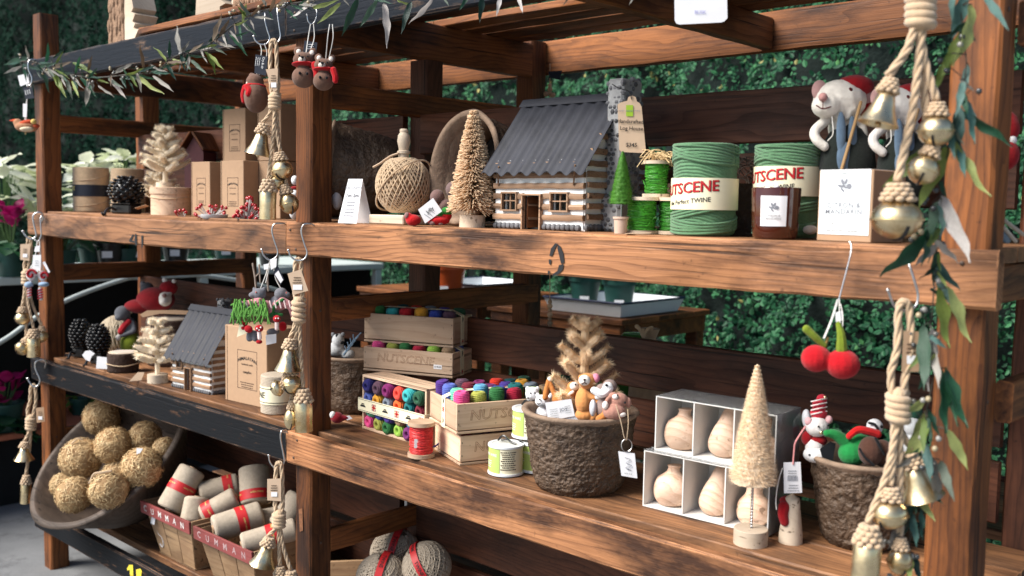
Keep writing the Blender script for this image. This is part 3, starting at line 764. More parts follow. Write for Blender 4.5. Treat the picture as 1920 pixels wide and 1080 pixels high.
    # field-stone chimney
    cx, cy, cw, cdp, cz = chim; obj('mortar_core', MB().box((cx, cy, cz / 2 - .005), (cw * 1.02, cdp * 1.02, cz - .01), .006).box((cx, cy, wallh * .26), (cw * 1.4, cdp * 1.35, wallh * .52), .008), greym, t); mb = MB()
    for zz in range(int(cz / (.012 * sc_))):
        z = .006 * sc_ + zz * .012 * sc_; g_ = 1.35 if z < wallh * .55 else 1.0
        for k in range(12):
            if q.random() < .38: continue
            a = 2 * PI * (k + .5 * (zz % 2)) / 12; ex, ey = cw * .5 * g_, cdp * .5 * g_; m_ = max(abs(math.cos(a)), abs(math.sin(a)))
            mb.ball((cx + ex * math.cos(a) / m_ * .9, cy + ey * math.sin(a) / m_ * .9, z), (.009 * sc_ * q.uniform(.7, 1.2), .009 * sc_ * q.uniform(.7, 1.2), .007 * sc_ * q.uniform(.8, 1.3)), 6, 4)
    c_ = obj('chimney', mb, stone, t, smooth=30)
    # stick braces under the eave
    for x in (.02, Wd - .03): obj('eave_brace', MB().tube([(x + .018, -eave * .8, wallh - .016), (x, -.010, wallh - .066 * sc_)], .0024 * sc_, 5), logm, t)
    return t
WD['log'] = wood('squared_log', L3(.22, .125, .07), L3(.40, .25, .155), L3(.10, .055, .03), stain=.7, ring=60, fine=1.6, knots=False)

def bell(kind, w, h):                                      # local origin at the top of the bell
    r = w / 2; mb = MB()
    if kind == 'cone':
        pr = [(.0, 0), (r * .30, -.002), (r * .42, -h * .10), (r * .52, -h * .35), (r * .68, -h * .65), (r * .88, -h * .88), (r, -h), (r * .96, -h - .001), (r * .84, -h * .87), (r * .62, -h * .62), (r * .46, -h * .35), (r * .3, -h * .12), (0, -h * .08)]
        mb.lathe(pr[::-1], 26)
    elif kind == 'cyl':
        pr = [(0, 0), (r * .92, -.001), (r, -h * .05), (r * .98, -h * .5), (r, -h), (r * .9, -h), (r * .88, -h * .1), (0, -h * .08)]
        mb.lathe(pr[::-1], 22, rf=lambda q, z, a, j: q * (1 + .03 * math.sin(a * 5 + z * 300)))
    else:
        for j in range(1): pass
        pr = [(0, -h)] + [(r * math.cos(b), -h / 2 + h / 2 * math.sin(b)) for b in [(-80 + 160 * k / 14) * PI / 180 for k in range(15)]] + [(0, 0)]
        mb.lathe(pr, 26); mb.ring([(r * 1.0, -h / 2 - h * .035), (r * 1.07, -h / 2 - h * .02), (r * 1.07, -h / 2 + h * .02), (r * 1.0, -h / 2 + h * .035)], 26)
    return mb
def rope_mb(P, r, twist=38, n=5, st=3):
    """three-strand laid rope along a smooth path"""
    L = sum((P[i + 1] - P[i]).length for i in range(len(P) - 1)); N = max(10, min(90, int(L / (r * .9)))); C_ = curve(P, N); mb = MB()
    fr = []; t = (C_[1] - C_[0]).normalized(); nx = t.orthogonal().normalized()
    for j in range(N + 1):
        t = (C_[min(j + 1, N)] - C_[max(j - 1, 0)]); t = t.normalized() if t.length > 1e-9 else Vector((0, 0, 1))
        nx = (nx - t * nx.dot(t)).normalized(); fr.append((nx.copy(), t.cross(nx)))
    for k in range(st):
        mb.tube([C_[j] + (fr[j][0] * math.cos(j * .55 + 2 * PI * k / st) + fr[j][1] * math.sin(j * .55 + 2 * PI * k / st)) * r * .52 for j in range(N + 1)], r * .58, n)
    return mb
def capknot(w, h, seed):                                   # plaited rope cap over a bell, origin at its top
    q = random.Random(seed); mb = MB(); mb.lathe([(w * .3, -h), (w * .42, -h * .8), (w * .40, -h * .3), (w * .18, 0)], 14)
    for j in range(4):
        f = j / 3; R = w * (.26 + .22 * f)
        for i in range(9):
            a = 2 * PI * (i + .5 * (j % 2)) / 9
            mb.ball((R * math.cos(a), R * math.sin(a), -h * (.12 + .82 * f)), (w * .15, w * .15, h * .17), 6, 5)
    return mb
def tagcard(t, V, pts, mat, n=3, name='tag'): return obj(name, V.poly(MB(), pts, n), mat, t, smooth=0)
def bell_rope(label, Y, top, knot, bells, rr, tg=None, loop=7, hang=None):
    """top (u, v), knot (u, v0, v1), bells (kind, u, vtop, w, h, n, tiltdeg)"""
    o = wp(*top, Y); t = thing('bell_rope', label, 'bell rope', o, 0, 'jute ropes of brass bells'); V = View(Y, o)
    ku, k0, k1 = knot; k = V.k; R = rr * k
    lp = [V.p(ku - loop * .5, (k0 + k1) / 2), V.p(ku - loop, k0 - (k0 - top[1]) * .2), V.p(top[0] - loop * .9, (top[1] + k0) / 2), V.p(top[0] - loop * .7, top[1] + loop), V.p(top[0], top[1]), V.p(top[0] + loop * .7, top[1] + loop), V.p(top[0] + loop * .9, (top[1] + k0) / 2), V.p(ku + loop, k0 - (k0 - top[1]) * .2), V.p(ku + loop * .5, (k0 + k1) / 2)]
    rl_ = obj('rope_loop', rope_mb(lp, R), jute, t, smooth=180); add_fuzz(rl_, jutel, t, 420, 4.2 * k, .16 * k)
    kn = MB(); nt = 4; c0, c1 = V.p(ku, k0), V.p(ku, k1); ax = (c1 - c0); KR = rr * k * 2.25; pts = []
    e1 = RIGHT; e2 = FWD
    for i in range(nt * 12 + 1):
        a = 2 * PI * i / 12; f = i / (nt * 12); pts.append(c0 + ax * f + (e1 * math.cos(a) + e2 * math.sin(a)) * KR + Vector((0, 0, .1 * KR * math.sin(a * 1.0))))
    kn.tube(pts, R * 1.05, 7); kn.tube([c0 - ax * .15, c1 + ax * .15], KR * .9, 10)
    kn.ball(c0 + ax * .05, KR * .95, 10, 6); kn_ = obj('knot', kn, jute, t, smooth=180); add_fuzz(kn_, jutel, t, 160, 4 * k, .16 * k)
    for i, (kind, u, v, w, h, n, tl) in enumerate(bells):
        cw, chh = (w * .50, h * .42) if kind != 'round' else (w * .62, h * .42)
        if kind == 'cyl': cw, chh = w * .95, h * .42
        a = V.p(ku + (i - len(bells) / 2) * rr * .5, k1 - 4, n * .3); b = V.p(u, v - chh, n); mid = a.lerp(b, .5) + RIGHT * (ku - u) * k * .15
        obj('rope', rope_mb([a, mid, b + Vector((0, 0, R * .3))], R * .92), jute, t, smooth=180)
        M = T(*V.p(u, v, n)) @ Matrix.Rotation(rad(tl), 4, FWD)
        obj('plaited_cap', capknot(cw * k, chh * k, i), jute, t, M=M @ T(0, 0, chh * k * .96), smooth=180)
        bo = obj('bell', bell(kind, w * k, h * k), brass, t, M=M, smooth=50)
        if kind == 'cone': obj('clapper', MB().tube([(0, 0, -h * k * .1), (0, 0, -h * k * 1.08)], .0022, 6).ball((0, 0, -h * k * 1.02), .006, 8, 6), brass, bo)
        if kind == 'round':
            r = w * k / 2; pts = [(r * 1.01 * math.cos(b_) * .999, 0, -h * k / 2 + h * k / 2 * 1.01 * math.sin(b_)) for b_ in [rad(-88 + 68 * q_ / 8) for q_ in range(9)]]
            for az in (-100, 80): obj('slot', MB().tube(pts, r * .085, 6), blackp, bo, rot=(0, 0, rad(az + 20 * i)))
    if tg: 
        pts, mat_ = tg; g_ = tagcard(t, V, pts, mat_, 6); us = [p[0] for p in pts]; vs2 = [p[1] for p in pts]; cu, cv = sum(us) / 4, sum(vs2) / 4; w_ = max(us) - min(us); h_ = max(vs2) - min(vs2)
        V.lines(cu, cv - h_ * .15, w_ * .5, 3, h_ * .10, h_ * .045, kink, g_, n=7.2, seed=int(cu)); V2 = V.poly(MB(), [(cu - w_ * .22, cv + h_ * .1), (cu + w_ * .22, cv + h_ * .1), (cu + w_ * .22, cv + h_ * .3), (cu - w_ * .22, cv + h_ * .3)], 7.1, .2)
        obj('price_sticker', V2, paper, g_, smooth=0)
    return t
def s_hook(label, Y, pts, r=2.0, n=0, group='steel S hooks over the rails'):
    o = wp(*pts[0][:2], Y); V = View(Y, o); mb = MB(); P = curve([V.p(p[0], p[1], p[2] if len(p) > 2 else n) for p in pts], 34)
    mb.tube(P, r * V.k * .8, 7); mb.ball(P[-1], r * V.k * 1.35, 8, 6)
    h = obj('s_hook', mb, steel, None, o, smooth=180); return tag(h, label, 'hook', group)
# ------------------------------------------------------------------ shelf 1, left bay
def jute_spool(label, X, Y, r, h, band=None, Z=S1, mat=None):
    t = thing('twine_spool', label, 'twine spool', (X, Y, Z))
    obj('wound_twine', ridged(r, h, None, 30, 48, .0013, .5), mat or jutel, t, smooth=180)
    for z, tl in ((h * .80, 16), (h * .22, 14)):
        pts = [(math.cos(a) * (r + .0012), math.sin(a) * (r + .0012), z + r * math.sin(rad(tl)) * math.sin(a - .4)) for a in [2 * PI * i / 40 for i in range(41)]]
        obj('loose_turn', MB().tube(pts, .0022, 5), jute, t, smooth=180)
    return t
t = jute_spool('tall natural jute twine spool with a navy paper band', -2.005, .25, .080, .208)
bd = obj('paper_band', MB().ring([(.081, .072), (.0822, .072), (.0822, .126), (.081, .126)], 48), navy, t)
gold = pmat('gold_ink', (.62, .55, .18), .5, .05, bump=0)
for txt, z, sz, a in (('NUTSCENE', .108, .026, -38), ('ball of twine', .086, .015, -38)):
    obj('lettering', text_mesh(txt, sz, bend=.0826, shear=.1), gold, bd, (0, 0, z), (0, 0, rad(a)), smooth=0)
t = jute_spool('plain jute twine spool half hidden behind the black pinecone hanger', -1.865, .36, .074, .205)
def pinecone_hanger(label, X, Y, Z, s_, rz, wide):
    t = thing('stocking_hanger', label, 'stocking hanger', (X, Y, Z), rz, 'black pinecone stocking hangers'); q = random.Random(int(abs(X) * 99))
    h = .115 * s_; w = .062 * s_ * wide; base = .045 * s_
    b = MB().box((0, 0, base * .46), (w * 1.55, w * 1.1, base * .92), .006 * s_).box((0, 0, base * .96), (w * 1.7, w * 1.2, base * .10), .002)
    obj('base', b, blackp, t)
    for sx in (-.4, .4):
        P = [(sx * w, -w * .5, base * .35), (sx * w, -w * .9, base * .55), (sx * w, -w * 1.25, base * .30), (sx * w, -w * 1.45, -.006), (sx * w, -w * 1.62, .004)]
        obj('hook', MB().tube(curve(P, 14), .0052 * s_, 7), blackp, t)
        break
    mb = MB().lathe([(w * .5, base), (w * .86, base + h * .3), (w * .8, base + h * .6), (w * .3, base + h * .95), (0, base + h)], 14)
    for r_ in range(9):
        f = (r_ + .5) / 9; R = w * (math.sin(PI * (.18 + .78 * f)) ** .7) * .98; nn = max(5, int(13 * R / w))
        for i in range(nn):
            a = 2 * PI * (i + .5 * (r_ % 2)) / nn
            M = T(R * math.cos(a), R * math.sin(a), base + h * f) @ RZ(math.degrees(a)) @ RY(-35 + 20 * f)
            mb.ball((.003 * s_, 0, 0), (.010 * s_, .0105 * s_, .0062 * s_), 7, 5, M)
    obj('pinecone', mb, blackp, t, smooth=60)
    return t
pinecone_hanger('squat black resin pinecone stocking hanger on the top shelf beside the jute spools', -1.435, .145, S1, 1.0, 20, 1.10)
def feather_tree(label, o, h, spread, tiers, seed, M=None, base=(.033, .024), lean=0, mat=None, up=.2, tip=.014, nb=7, core=.66, dens=.8):
    t = thing('feather_tree', label, 'table top tree', o, 0); q = random.Random(seed); mat = mat or ftree
    bw, bh = base
    if bw: obj('base', MB().lathe([(bw, 0), (bw, bh), (0, bh)], 28), WD['white'], t, smooth=30)
    obj('trunk', MB().tube([(0, 0, bh * .5), (0, 0, h * .9)], tip * .62, 8), mat, t)
    for k in range(tiers):
        f = (k + .5) / tiers; z = bh + (h - bh) * (.14 + .80 * f); L = spread * (1 - f) ** .75 + tip * 1.2
        n = max(4, int(nb - 2.5 * f))
        for i in range(n):
            a = 2 * PI * (i + .5 * (k % 2) + q.uniform(-.12, .12)) / n; d = Vector((math.cos(a), math.sin(a), up + q.uniform(-.08, .08)))
            p0 = Vector((0, 0, z)); p1 = p0 + d * L; mb = MB()
            C_ = curve([p0, p0.lerp(p1, .5) + Vector((0, 0, -L * .05)), p1], 12); cr = core * tip
            mb.tube(C_, [cr * (.55 + .45 * min(1, j_ / 3)) * (1 + .14 * q.uniform(-1, 1)) * (1 if j_ < 10 else .85 if j_ == 10 else .6 if j_ == 11 else .2) for j_ in range(13)], 8)
            dn = d.normalized()
            for b in range(int(dens * (420 + 4200 * L))):
                g = q.random() * 1.02; c = p0.lerp(p1, g); w = dn.orthogonal().normalized(); w.rotate(Matrix.Rotation(q.uniform(0, 2 * PI), 3, dn)); w2 = (w + dn * q.uniform(.2, .9)).normalized()
                e = c + w2 * tip * q.uniform(.8, 1.3) * (.6 + .4 * min(1, g * 3)); s_ = w2.cross(dn).normalized() * tip * .05; m_ = len(mb.v)
                mb.v += [tuple(c - s_), tuple(c + s_), tuple(e)]; mb.f.append((m_, m_ + 1, m_ + 2))
            obj('branch', mb, mat, t, smooth=0)
    return t
feather_tree('cream feather tree standing on the round wooden tin', (-1.205, .20, S1 + .114), .262, .088, 6, 4, base=(.036, .020), up=.32, tip=.0165, nb=6, core=.74)
feather_tree('smaller cream feather tree behind the round wooden tin', (-1.50, .33, S1), .225, .080, 5, 9, up=.32, tip=.016, nb=6, core=.74)
t = thing('wooden_tin', 'round bentwood box tied with string on the top shelf', 'box', (-1.195, .22, S1))
obj('drum', MB().lathe([(.080, 0), (.080, .088), (.0, .088)], 44), WD['pine'], t, smooth=30)
obj('lid', MB().lathe([(.084, .086), (.084, .112), (.080, .114), (0, .114)], 44), WD['pine'], t, smooth=30)
obj('string', MB().tube([(.0818 * math.cos(a), .0818 * math.sin(a), .070 + .004 * math.sin(2 * a)) for a in [2 * PI * i / 40 for i in range(41)]], .002, 5), jutel, t)
obj('paper_tag', MB().box((0, 0, 0), (.062, .001, .018)), kraft, t, (-.085, -.085, .030), (rad(70), rad(-14), rad(20)))
# small painted bird house
t = thing('bird_house', 'small dark wooden bird house with a dull plum wall at the back of the shelf', 'bird house', (-1.325, .43, S1), 22)
obj('wall', MB().prism([(-.05, 0), (.05, 0), (.05, .27), (0, .335), (-.05, .27)], -.045, .045), pmat('plum_paint', (.075, .016, .022), .6, .2), t, smooth=0)
for sg in (-1, 1): obj('roof_board', MB().box((0, 0, 0), (.098, .125, .010), .002), WD['post'], t, (sg * .036, -.004, .318), (0, rad(sg * 52.5), 0))
# candle boxes
kraft_box('printed kraft candle box left of its twin, lower row on the top shelf', -1.005, .205, .134, .13, .214, 2, 'red currant')
kraft_box('printed kraft candle box right of its twin behind the red berries', -.735, .175, .146, .13, .212, 3, 'red currant')
kraft_box('printed kraft candle box stacked on top at the left', -.885, .275, .150, .12, .205, 3, 'red currant', Zb=S1 + .2155)
b4 = kraft_box('printed kraft candle box stacked on top behind the bell rope', -.600, .250, .140, .12, .207, 3, 'red currant', Zb=S1 + .2135)
kraft_box('printed kraft candle box at the back, half hidden by the bell rope', -.600, .250, .136, .12, .212, 3, 'red currant')
# berry sprays
def berries(label, pts, seed, n, R, Y, base, twig=8):
    o = wp(*base, Y); t = thing('berry_spray', label, 'berry spray', o, 0, 'red berry sprays'); V = View(Y, o); q = random.Random(seed)
    tw = MB(); 
    for i in range(n):
        u, v = pts(q); nn = q.uniform(-14, 14)
        b = obj('berry', MESH_BERRY, None, t, V.p(u, v, nn)); b.scale = (R * V.k,) * 3 
        V.cap(tw, [(base[0] + (u - base[0]) * .25, base[1] - 2 + (v - base[1]) * .1, 0), ((u + base[0]) / 2, (v + base[1]) / 2 + 2, nn * .5), (u, v, nn)], .9, 4, 5)
    obj('twig', tw, pmat('frosted_twig', (.55, .52, .50), .8, .3) if 'frosted_twig' not in bpy.data.materials else bpy.data.materials['frosted_twig'], t)
    return t
mbb = MB().ball((0, 0, 0), 1, 10, 7).ball((0, -.9, .3), .18, 5, 4); MESH_BERRY = mbb.mesh('berry', 180); MESH_BERRY.materials.append(berry)
def tri(q):
    f = q.random() ** .6; return 464 + (q.uniform(-1, 1)) * 34 * f + 4, 366 + 44 * f + q.uniform(-3, 3)
berries('dense cone of red berries beside the brass bells', tri, 3, 62, 3.5, .075, (462, 412))
berries('loose red berry spray with pale twigs at the left end', lambda q: (q.choice([331, 336, 340, 347, 333, 329, 343]) + q.uniform(-3, 3), q.uniform(394, 411)), 5, 11, 3.4, .075, (343, 410))
berries('loose red berry spray with pale twigs lying over the white dish', lambda q: (q.uniform(362, 424), q.uniform(384, 412)), 8, 22, 3.4, .075, (395, 408))
t = thing('snow_dish', 'low white ceramic dish under the berry spray', 'dish', wp(402, 413, .085)); obj('bowl', MB().lathe([(.030, 0), (.046, .010), (.050, .022), (.046, .022), (.040, .012), (0, .008)], 24), whitep, t)
for i, (u0, v0, u1, v1) in enumerate(((371, 405, 383, 379), (380, 408, 372, 382), (404, 404, 398, 378), (428, 405, 433, 385))):
    pass
o = wp(560, 412, .10); t = thing('snowman', 'white felt snowman figure partly hidden behind the middle post', 'figure', o); V = View(.10, o)
obj('body', V.many([('e', 552, 396, 0, 10, 16), ('e', 553, 365, 0, 8, 9), ('e', 553, 338, 0, 7, 9)]), felt, t, color='#d9dcdf'); obj('scarf', V.many([('e', 553, 352, 0, 8, 3)]), felt, t, color='#8f1d24')

# ------------------------------------------------------------------ shelf 1, right bay
def lying_pot(label, c, n, R, L, seed):
    n = Vector(n).normalized(); t = peat_pot(label, Vector(c) - n * L, R, R * .78, L, align(n), seed, n=90, m=30); return t
lying_pot('peat pot tipped on its side behind the folded price card', (-.115, .22, S1 + .172), (-.62, -.78, .10), .165, .22, 2)
lying_pot('peat pot tipped on its side behind the tan bottle brush tree', (.545, .205, S1 + .172), (-.15, -.97, .12), .165, .20, 5)
plush('plush_mouse', 'grey felt mouse lying inside the tipped peat pot', 'soft toy', (862, 395), .20, ('#6d5a58', [('e', 870, 372, 0, 26, 24), ('e', 850, 355, 4, 15, 15), ('e', 885, 300, -8, 18, 40)]), [('coat', '#8c1b20', [('e', 905, 330, -6, 14, 38)])])
plush('plush_snowman', 'white felt snowman inside the left tipped pot', 'soft toy', (628, 400), .16, ('#d8d8da', [('e', 630, 330, 0, 9, 22), ('e', 632, 372, 0, 10, 22)]), [('scarf', '#7d1a20', [('e', 631, 350, 1, 10, 5)])])
# folded card
t = thing('tent_card', 'white folded price card standing on the shelf edge', 'price card', (.195, .085, S1), 18)
for nm, sg in (('front_panel', -1), ('back_panel', 1)):
    p = obj(nm, MB().add([(-.034, sg * .044, 0), (.034, sg * .044, 0), (.026, 0, .136), (-.026, 0, .136), (-.034, sg * .0432, 0), (.034, sg * .0432, 0), (.026, -sg * .0008, .1362), (-.026, -sg * .0008, .1362)], [(0, 1, 2, 3), (7, 6, 5, 4), (0, 3, 7, 4), (1, 5, 6, 2), (0, 4, 5, 1)]), paper, t, smooth=0)
    if sg < 0: fp = p
tl = math.atan2(.044, .136)
for txt, f, sz in (('LED LIGHTS', .80, .011), ('1m 2m', .62, .017)):
    obj('lettering', text_mesh(txt, sz), navy if f < .7 else greyink, fp, (0, -.044 * (1 - f) - .001, .136 * f), (-tl, 0, 0), smooth=0)
o = obj('small_print', lines_mb(.040, 5, .011, .004, seed=4), greyink, fp, (0, -.044 * (1 - .46) - .001, .136 * .46), (-tl, 0, 0), smooth=0); o['kind'] = 'stuff'
# ball of twine on a spindle
t = thing('twine_holder', 'big ball of jute twine on a turned wooden spindle', 'twine holder', (.315, .175, S1), 4)
obj('base', MB().box((0, 0, .014), (.150, .150, .028), .003), WD['white'], t)
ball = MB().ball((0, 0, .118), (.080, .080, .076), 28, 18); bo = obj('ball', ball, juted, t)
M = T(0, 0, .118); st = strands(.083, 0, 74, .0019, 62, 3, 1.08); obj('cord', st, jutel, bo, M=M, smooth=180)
obj('wrap_band', MB().tube([(.0875 * math.cos(a) * math.cos(.5) , .0875 * math.sin(a), .118 + .0875 * math.cos(a) * math.sin(1.05)) for a in [2 * PI * i / 50 for i in range(51)]], .003, 5), jutel, bo)
obj('spindle', MB().lathe([(.016, .19), (.016, .213), (.020, .215), (.020, .222), (.015, .225), (.017, .238), (.0205, .252), (.018, .270), (.012, .279), (.013, .281), (.013, .287), (.010, .290), (0, .291)], 26), WD['white'], t, smooth=50)
obj('paper_ribbon', MB().tube(curve([(.0, -.021, .215), (-.03, -.03, .205), (-.06, -.04, .185), (-.082, -.05, .172)], 10), [.0035] * 11, 4), kraft2, t)
# gnome doll lying by the tag
t, V = plush('plush_gnome', 'felt elf doll in red and green lying beside the brush tree', 'soft toy', (805, 425), .07, ('#b3161c', [('e', 775, 413, 0, 15, 11), ('e', 765, 405, 3, 8, 7), ('e', 822, 414, 0, 22, 9), ('e', 838, 404, -2, 10, 10)]),
   [('legging', '#2f7d33', [('e', 838, 396, 2, 11, 8), ('e', 826, 402, 0, 8, 6)]), ('head', '#6f5652', [('e', 820, 370, -12, 14, 15), ('e', 835, 385, -10, 12, 12)]), ('hand', '#8b6a66', [('e', 811, 418, 8, 6, 5), ('e', 826, 419, 8, 5, 4), ('e', 763, 404, 6, 5, 6)])])
tg = tagcard(t, V, [(784, 393), (812, 371), (829, 396), (797, 419)], paper, 14, 'name_tag'); V.lines(808, 396, 18, 3, 6, 1.2, greyink, tg, rot=35, n=15.2); V.text('Jolly', 806, 394, 9, ink, tg, rot=-38, n=15.4)
# tan bottle brush tree
t = thing('brush_tree', 'tan jute bottle brush tree with a pale round base, left of the log cabin', 'bottle brush tree', (.672, .118, S1))
obj('base', MB().lathe([(.036, 0), (.036, .034), (0, .034)], 30), WD['white'], t, smooth=30)
obj('stem', MB().tube([(0, 0, .03), (0, 0, .318)], .004, 6), brisj, t)
o = obj('bristles', brush(.272, lambda f: .066 * (1 - f) ** .8 + .010, 3000, .0017, None, .12, 4, 21, blade=False, jit=.16, z0=.052), brisj, t, smooth=180); o['kind'] = 'stuff'
# log cabin
hx = .742
cab = log_house('model_cabin', 'large log cabin model with chinked walls, corrugated roof and stone chimney', (hx, .135, S1), 0, .314, .27, .183, .345, [(.036, .085, .052, .095), (.209, .262, .052, .095)], (.113, .172, .090), (.338, .125, .050, .085, .400), 1.0, .035)
# hang tag on the chimney
o = wp(1183, 184, .16); t = thing('price_tag', 'kraft price tag tied to the cabin chimney', 'price tag', o); V = View(.16, o)
card = obj('card', V.poly(MB(), [(1158, 196), (1164, 192), (1176, 189), (1178, 182), (1185, 179), (1192, 182), (1194, 190), (1199, 193), (1203, 200), (1211, 282), (1208, 287), (1165, 285), (1161, 281)], 0, 1.2), kraft2, t, smooth=0)
obj('logo', V.poly(MB(), [(1174, 197), (1187, 197), (1187, 218), (1174, 218)], 1.3, .3), greenink, card, smooth=0)
for txt, u, v, sz in (('Handcrafted', 1182, 228, 10), ('Log House', 1184, 241, 10), ('$345', 1184, 272, 10.5)): V.text(txt, u, v, sz, ink, card, rot=2, n=2)
V.text('FOREST  GARDEN  WORKS', 1180, 208, 3.4, greyink, card, n=2)
obj('string', V.cap(MB(), [(1184, 186, 2), (1180, 172, 3), (1160, 165, 3), (1148, 158, 0)], .9, 5, 10), blackp, t)
# green brush tree in a pot
t = thing('green_brush_tree', 'small green bottle brush tree in a pale spool base by the cabin corner', 'bottle brush tree', (1.208, .083, S1))
obj('base', MB().lathe([(.015, 0), (.0165, .034), (.019, .035), (.019, .040), (0, .040)], 22), pmat('pale_pink_wood', (.55, .40, .31), .6, .06), t, smooth=30)
obj('stem', MB().tube([(0, 0, .03), (0, 0, .195)], .0018, 6), steel, t)
obj('bristle_core', brush_core(.125, lambda f: .036 * (1 - f) ** .75 + .002, .070, 14, .72), brisg, t, smooth=180); o = obj('bristles', brush(.125, lambda f: .036 * (1 - f) ** .75 + .002, 5200, .00042, None, -.05, 6, blade=True, jit=.35, z0=.070), brisg, t, smooth=0); o['kind'] = 'stuff'
def wire_spool(label, X, Y, Z, r, h, color, group=None, wr=.82, fl=.008):
    t = thing('wire_spool', label, 'spool', (X, Y, Z), 0, group); q = random.Random(int(X * 1000 + Z * 77))
    for nm, z in (('flange', 0), ('flange', h - fl)): obj(nm, MB().lathe([(r * .2, z), (r, z), (r, z + fl), (r * .2, z + fl)], 30), WD['white'], t, smooth=30)
    mb = MB().lathe([(r * wr * .94, fl), (r * wr * .94, h - fl)], 24)
    for i in range(34):
        z = fl + .003 + (h - 2 * fl - .006) * q.random(); am = q.uniform(.001, .004); ph = q.uniform(0, 6)
        mb.tube([(r * wr * math.cos(a) * (1 + .012 * math.sin(5 * a + ph)), r * wr * math.sin(a) * (1 + .012 * math.sin(5 * a + ph)), z + am * math.sin(2 * a + ph)) for a in [2 * PI * k / 22 for k in range(23)]], .00125, 4)
    for i in range(14):
        a = q.uniform(-2.6, .2); z = q.uniform(fl, h - fl); R = r * wr
        mb.tube([(R * math.cos(a), R * math.sin(a), z), ((R + .006) * math.cos(a + .15), (R + .006) * math.sin(a + .15), z + q.uniform(-.006, .008)), ((R + .003) * math.cos(a + .4), (R + .003) * math.sin(a + .4), z + q.uniform(-.008, .008))], .0009, 4)
    obj('wire', mb, pmat('paper_wire', None, .42, .35, 120, .3) if 'paper_wire' not in bpy.data.materials else bpy.data.materials['paper_wire'], t, color=color, smooth=60)
    return t
wire_spool('spool of green paper wire in front, right of the little green tree', 1.228, .140, S1, .041, .088, '#3f8f2a', 'green wire spools')
wire_spool('spool of green paper wire half hidden behind the front one', 1.285, .190, S1, .041, .088, '#357c28', 'green wire spools')
wire_spool('spool of green paper wire stacked on the other two', 1.240, .180, S1 + .0885, .033, .088, '#3f8f2a', 'green wire spools')
o = wp(1180, 437, .07); t = thing('loose_tag', 'small kraft tag lying at the foot of the front green spool', 'price tag', o + Vector((.03, 0, .0004)), 20); obj('card', MB().box((0, 0, .0006), (.062, .04, .0012)), kraft2, t, rot=(0, rad(-3), 0))
t = thing('raffia_bundle', 'tuft of dry raffia on top of the green spools', 'raffia', (1.245, .19, S1 + .178)); mb = MB(); q = random.Random(4)
for i in range(40):
    a = q.uniform(0, 6.3); c = Vector((q.uniform(-.03, .03), q.uniform(-.03, .03), .003)); d = Vector((math.cos(a), math.sin(a) * .5, q.uniform(-.1, .5))) * q.uniform(.02, .05)
    mb.tube(curve([c - d, c + Vector((0, 0, q.uniform(.004, .022))), c + d], 6), .0009, 4)
o = obj('fibres', mb, strawb, t); o['kind'] = 'stuff'
wool = pmat('green_wool', (.095, .215, .105), .95, .22, 60, 1.0, 420, .0022, sheen=.25, spec=.1)
def giant_spool(label, X, Y, r, h, rz, zb, bh):
    t = thing('giant_twine_spool', label, 'twine spool', (X, Y, S1), 0, 'giant green twine spools')
    mb = ridged(r, h, None, 27, 72, .0022, 1.3, rows=190, round_=.014); mb.v = [tuple(Vector(p) * (1 + .008 * noise.noise(Vector(p) * 55) + .004 * noise.noise(Vector(p) * 240))) for p in mb.v]; obj('wound_twine', mb, wool, t, smooth=180)
    for z, tl, a0 in ((h * .86, 15, 1.2), (h * .78, -13, .2), (h * .14, 13, .6), (h * .25, -14, 2.0), (h * .93, 8, 2.6), (h * .07, 8, 0)):
        for dz in (0, .007, .014):
            pts = [(math.cos(a) * (r + .0018), math.sin(a) * (r + .0018), min(h - .004, max(.004, z + dz + r * math.sin(rad(tl)) * math.sin(a - a0)))) for a in [2 * PI * i / 48 for i in range(49)]]
            obj('crossing_turn', MB().tube(pts, .0036, 6), wool, t, smooth=180)
    b = obj('paper_band', MB().ring([(r + .003, zb), (r + .0055, zb), (r + .0055, zb + bh), (r + .003, zb + bh)], 56), cream, t)
    for txt, mt, z, sz, sx, da in (('NUTSCENE', ink, .640, .0345, 1.0, 1.2), ('NUTSCENE', redink, .652, .0345, 1.0, 0), ('the Perfect TWINE', ink, .25, .0145, 1.0, 8)):
        me = text_mesh(txt, sz, bend=r + (.0060 if mt is ink else .0066), sx=sx)
        for v in me.vertices: v.co.z += .10 * (v.co.x)            # lettering runs uphill
        obj('lettering', me, mt, b, (0, 0, zb + bh * z), (0, 0, rad(rz + da)), smooth=0)
    return t
giant_spool('giant green wool twine spool with a cream band, right of the cabin', 1.379, .175, .072, .212, -8, .060, .072)
giant_spool('giant green wool twine spool standing behind the amber candle', 1.543, .26, .070, .210, -12, .094, .066)
# amber candle
t = thing('glass_candle', 'dark amber glass candle with a small white label', 'candle', (1.588, .125, S1), 0)
r = .052; obj('glass', MB().ring([(r * .80, 0), (r * .90, .006), (r * .95, .03), (r, .108), (r * .985, .110), (r * .95, .108), (r * .88, .03), (r * .78, .010)], 48), amber, t, smooth=60)
obj('glass_bottom', MB().lathe([(0, .001), (r * .79, .001), (r * .86, .009), (0, .010)], 32), amber, t)
obj('wax', MB().lathe([(r * .89, .009), (r * .94, .088), (0, .090)], 32), pmat('dark_wax', (.10, .03, .015), .5, .1), t)
obj('wick_bead', MB().ball((0, 0, .112), .006, 10, 8).tube([(0, 0, .09), (0, 0, .112)], .001, 5), paper, t)
lb = MB(); V_ = []; F_ = []
for i in range(9):
    a = rad(-90 + 22 + (-34 + 68 * i / 8) * .92); 
    for rr_, z in ((r * .965 + .0006, .028), (r * .995 + .0008, .092)): V_.append((rr_ * math.cos(a), rr_ * math.sin(a), z))
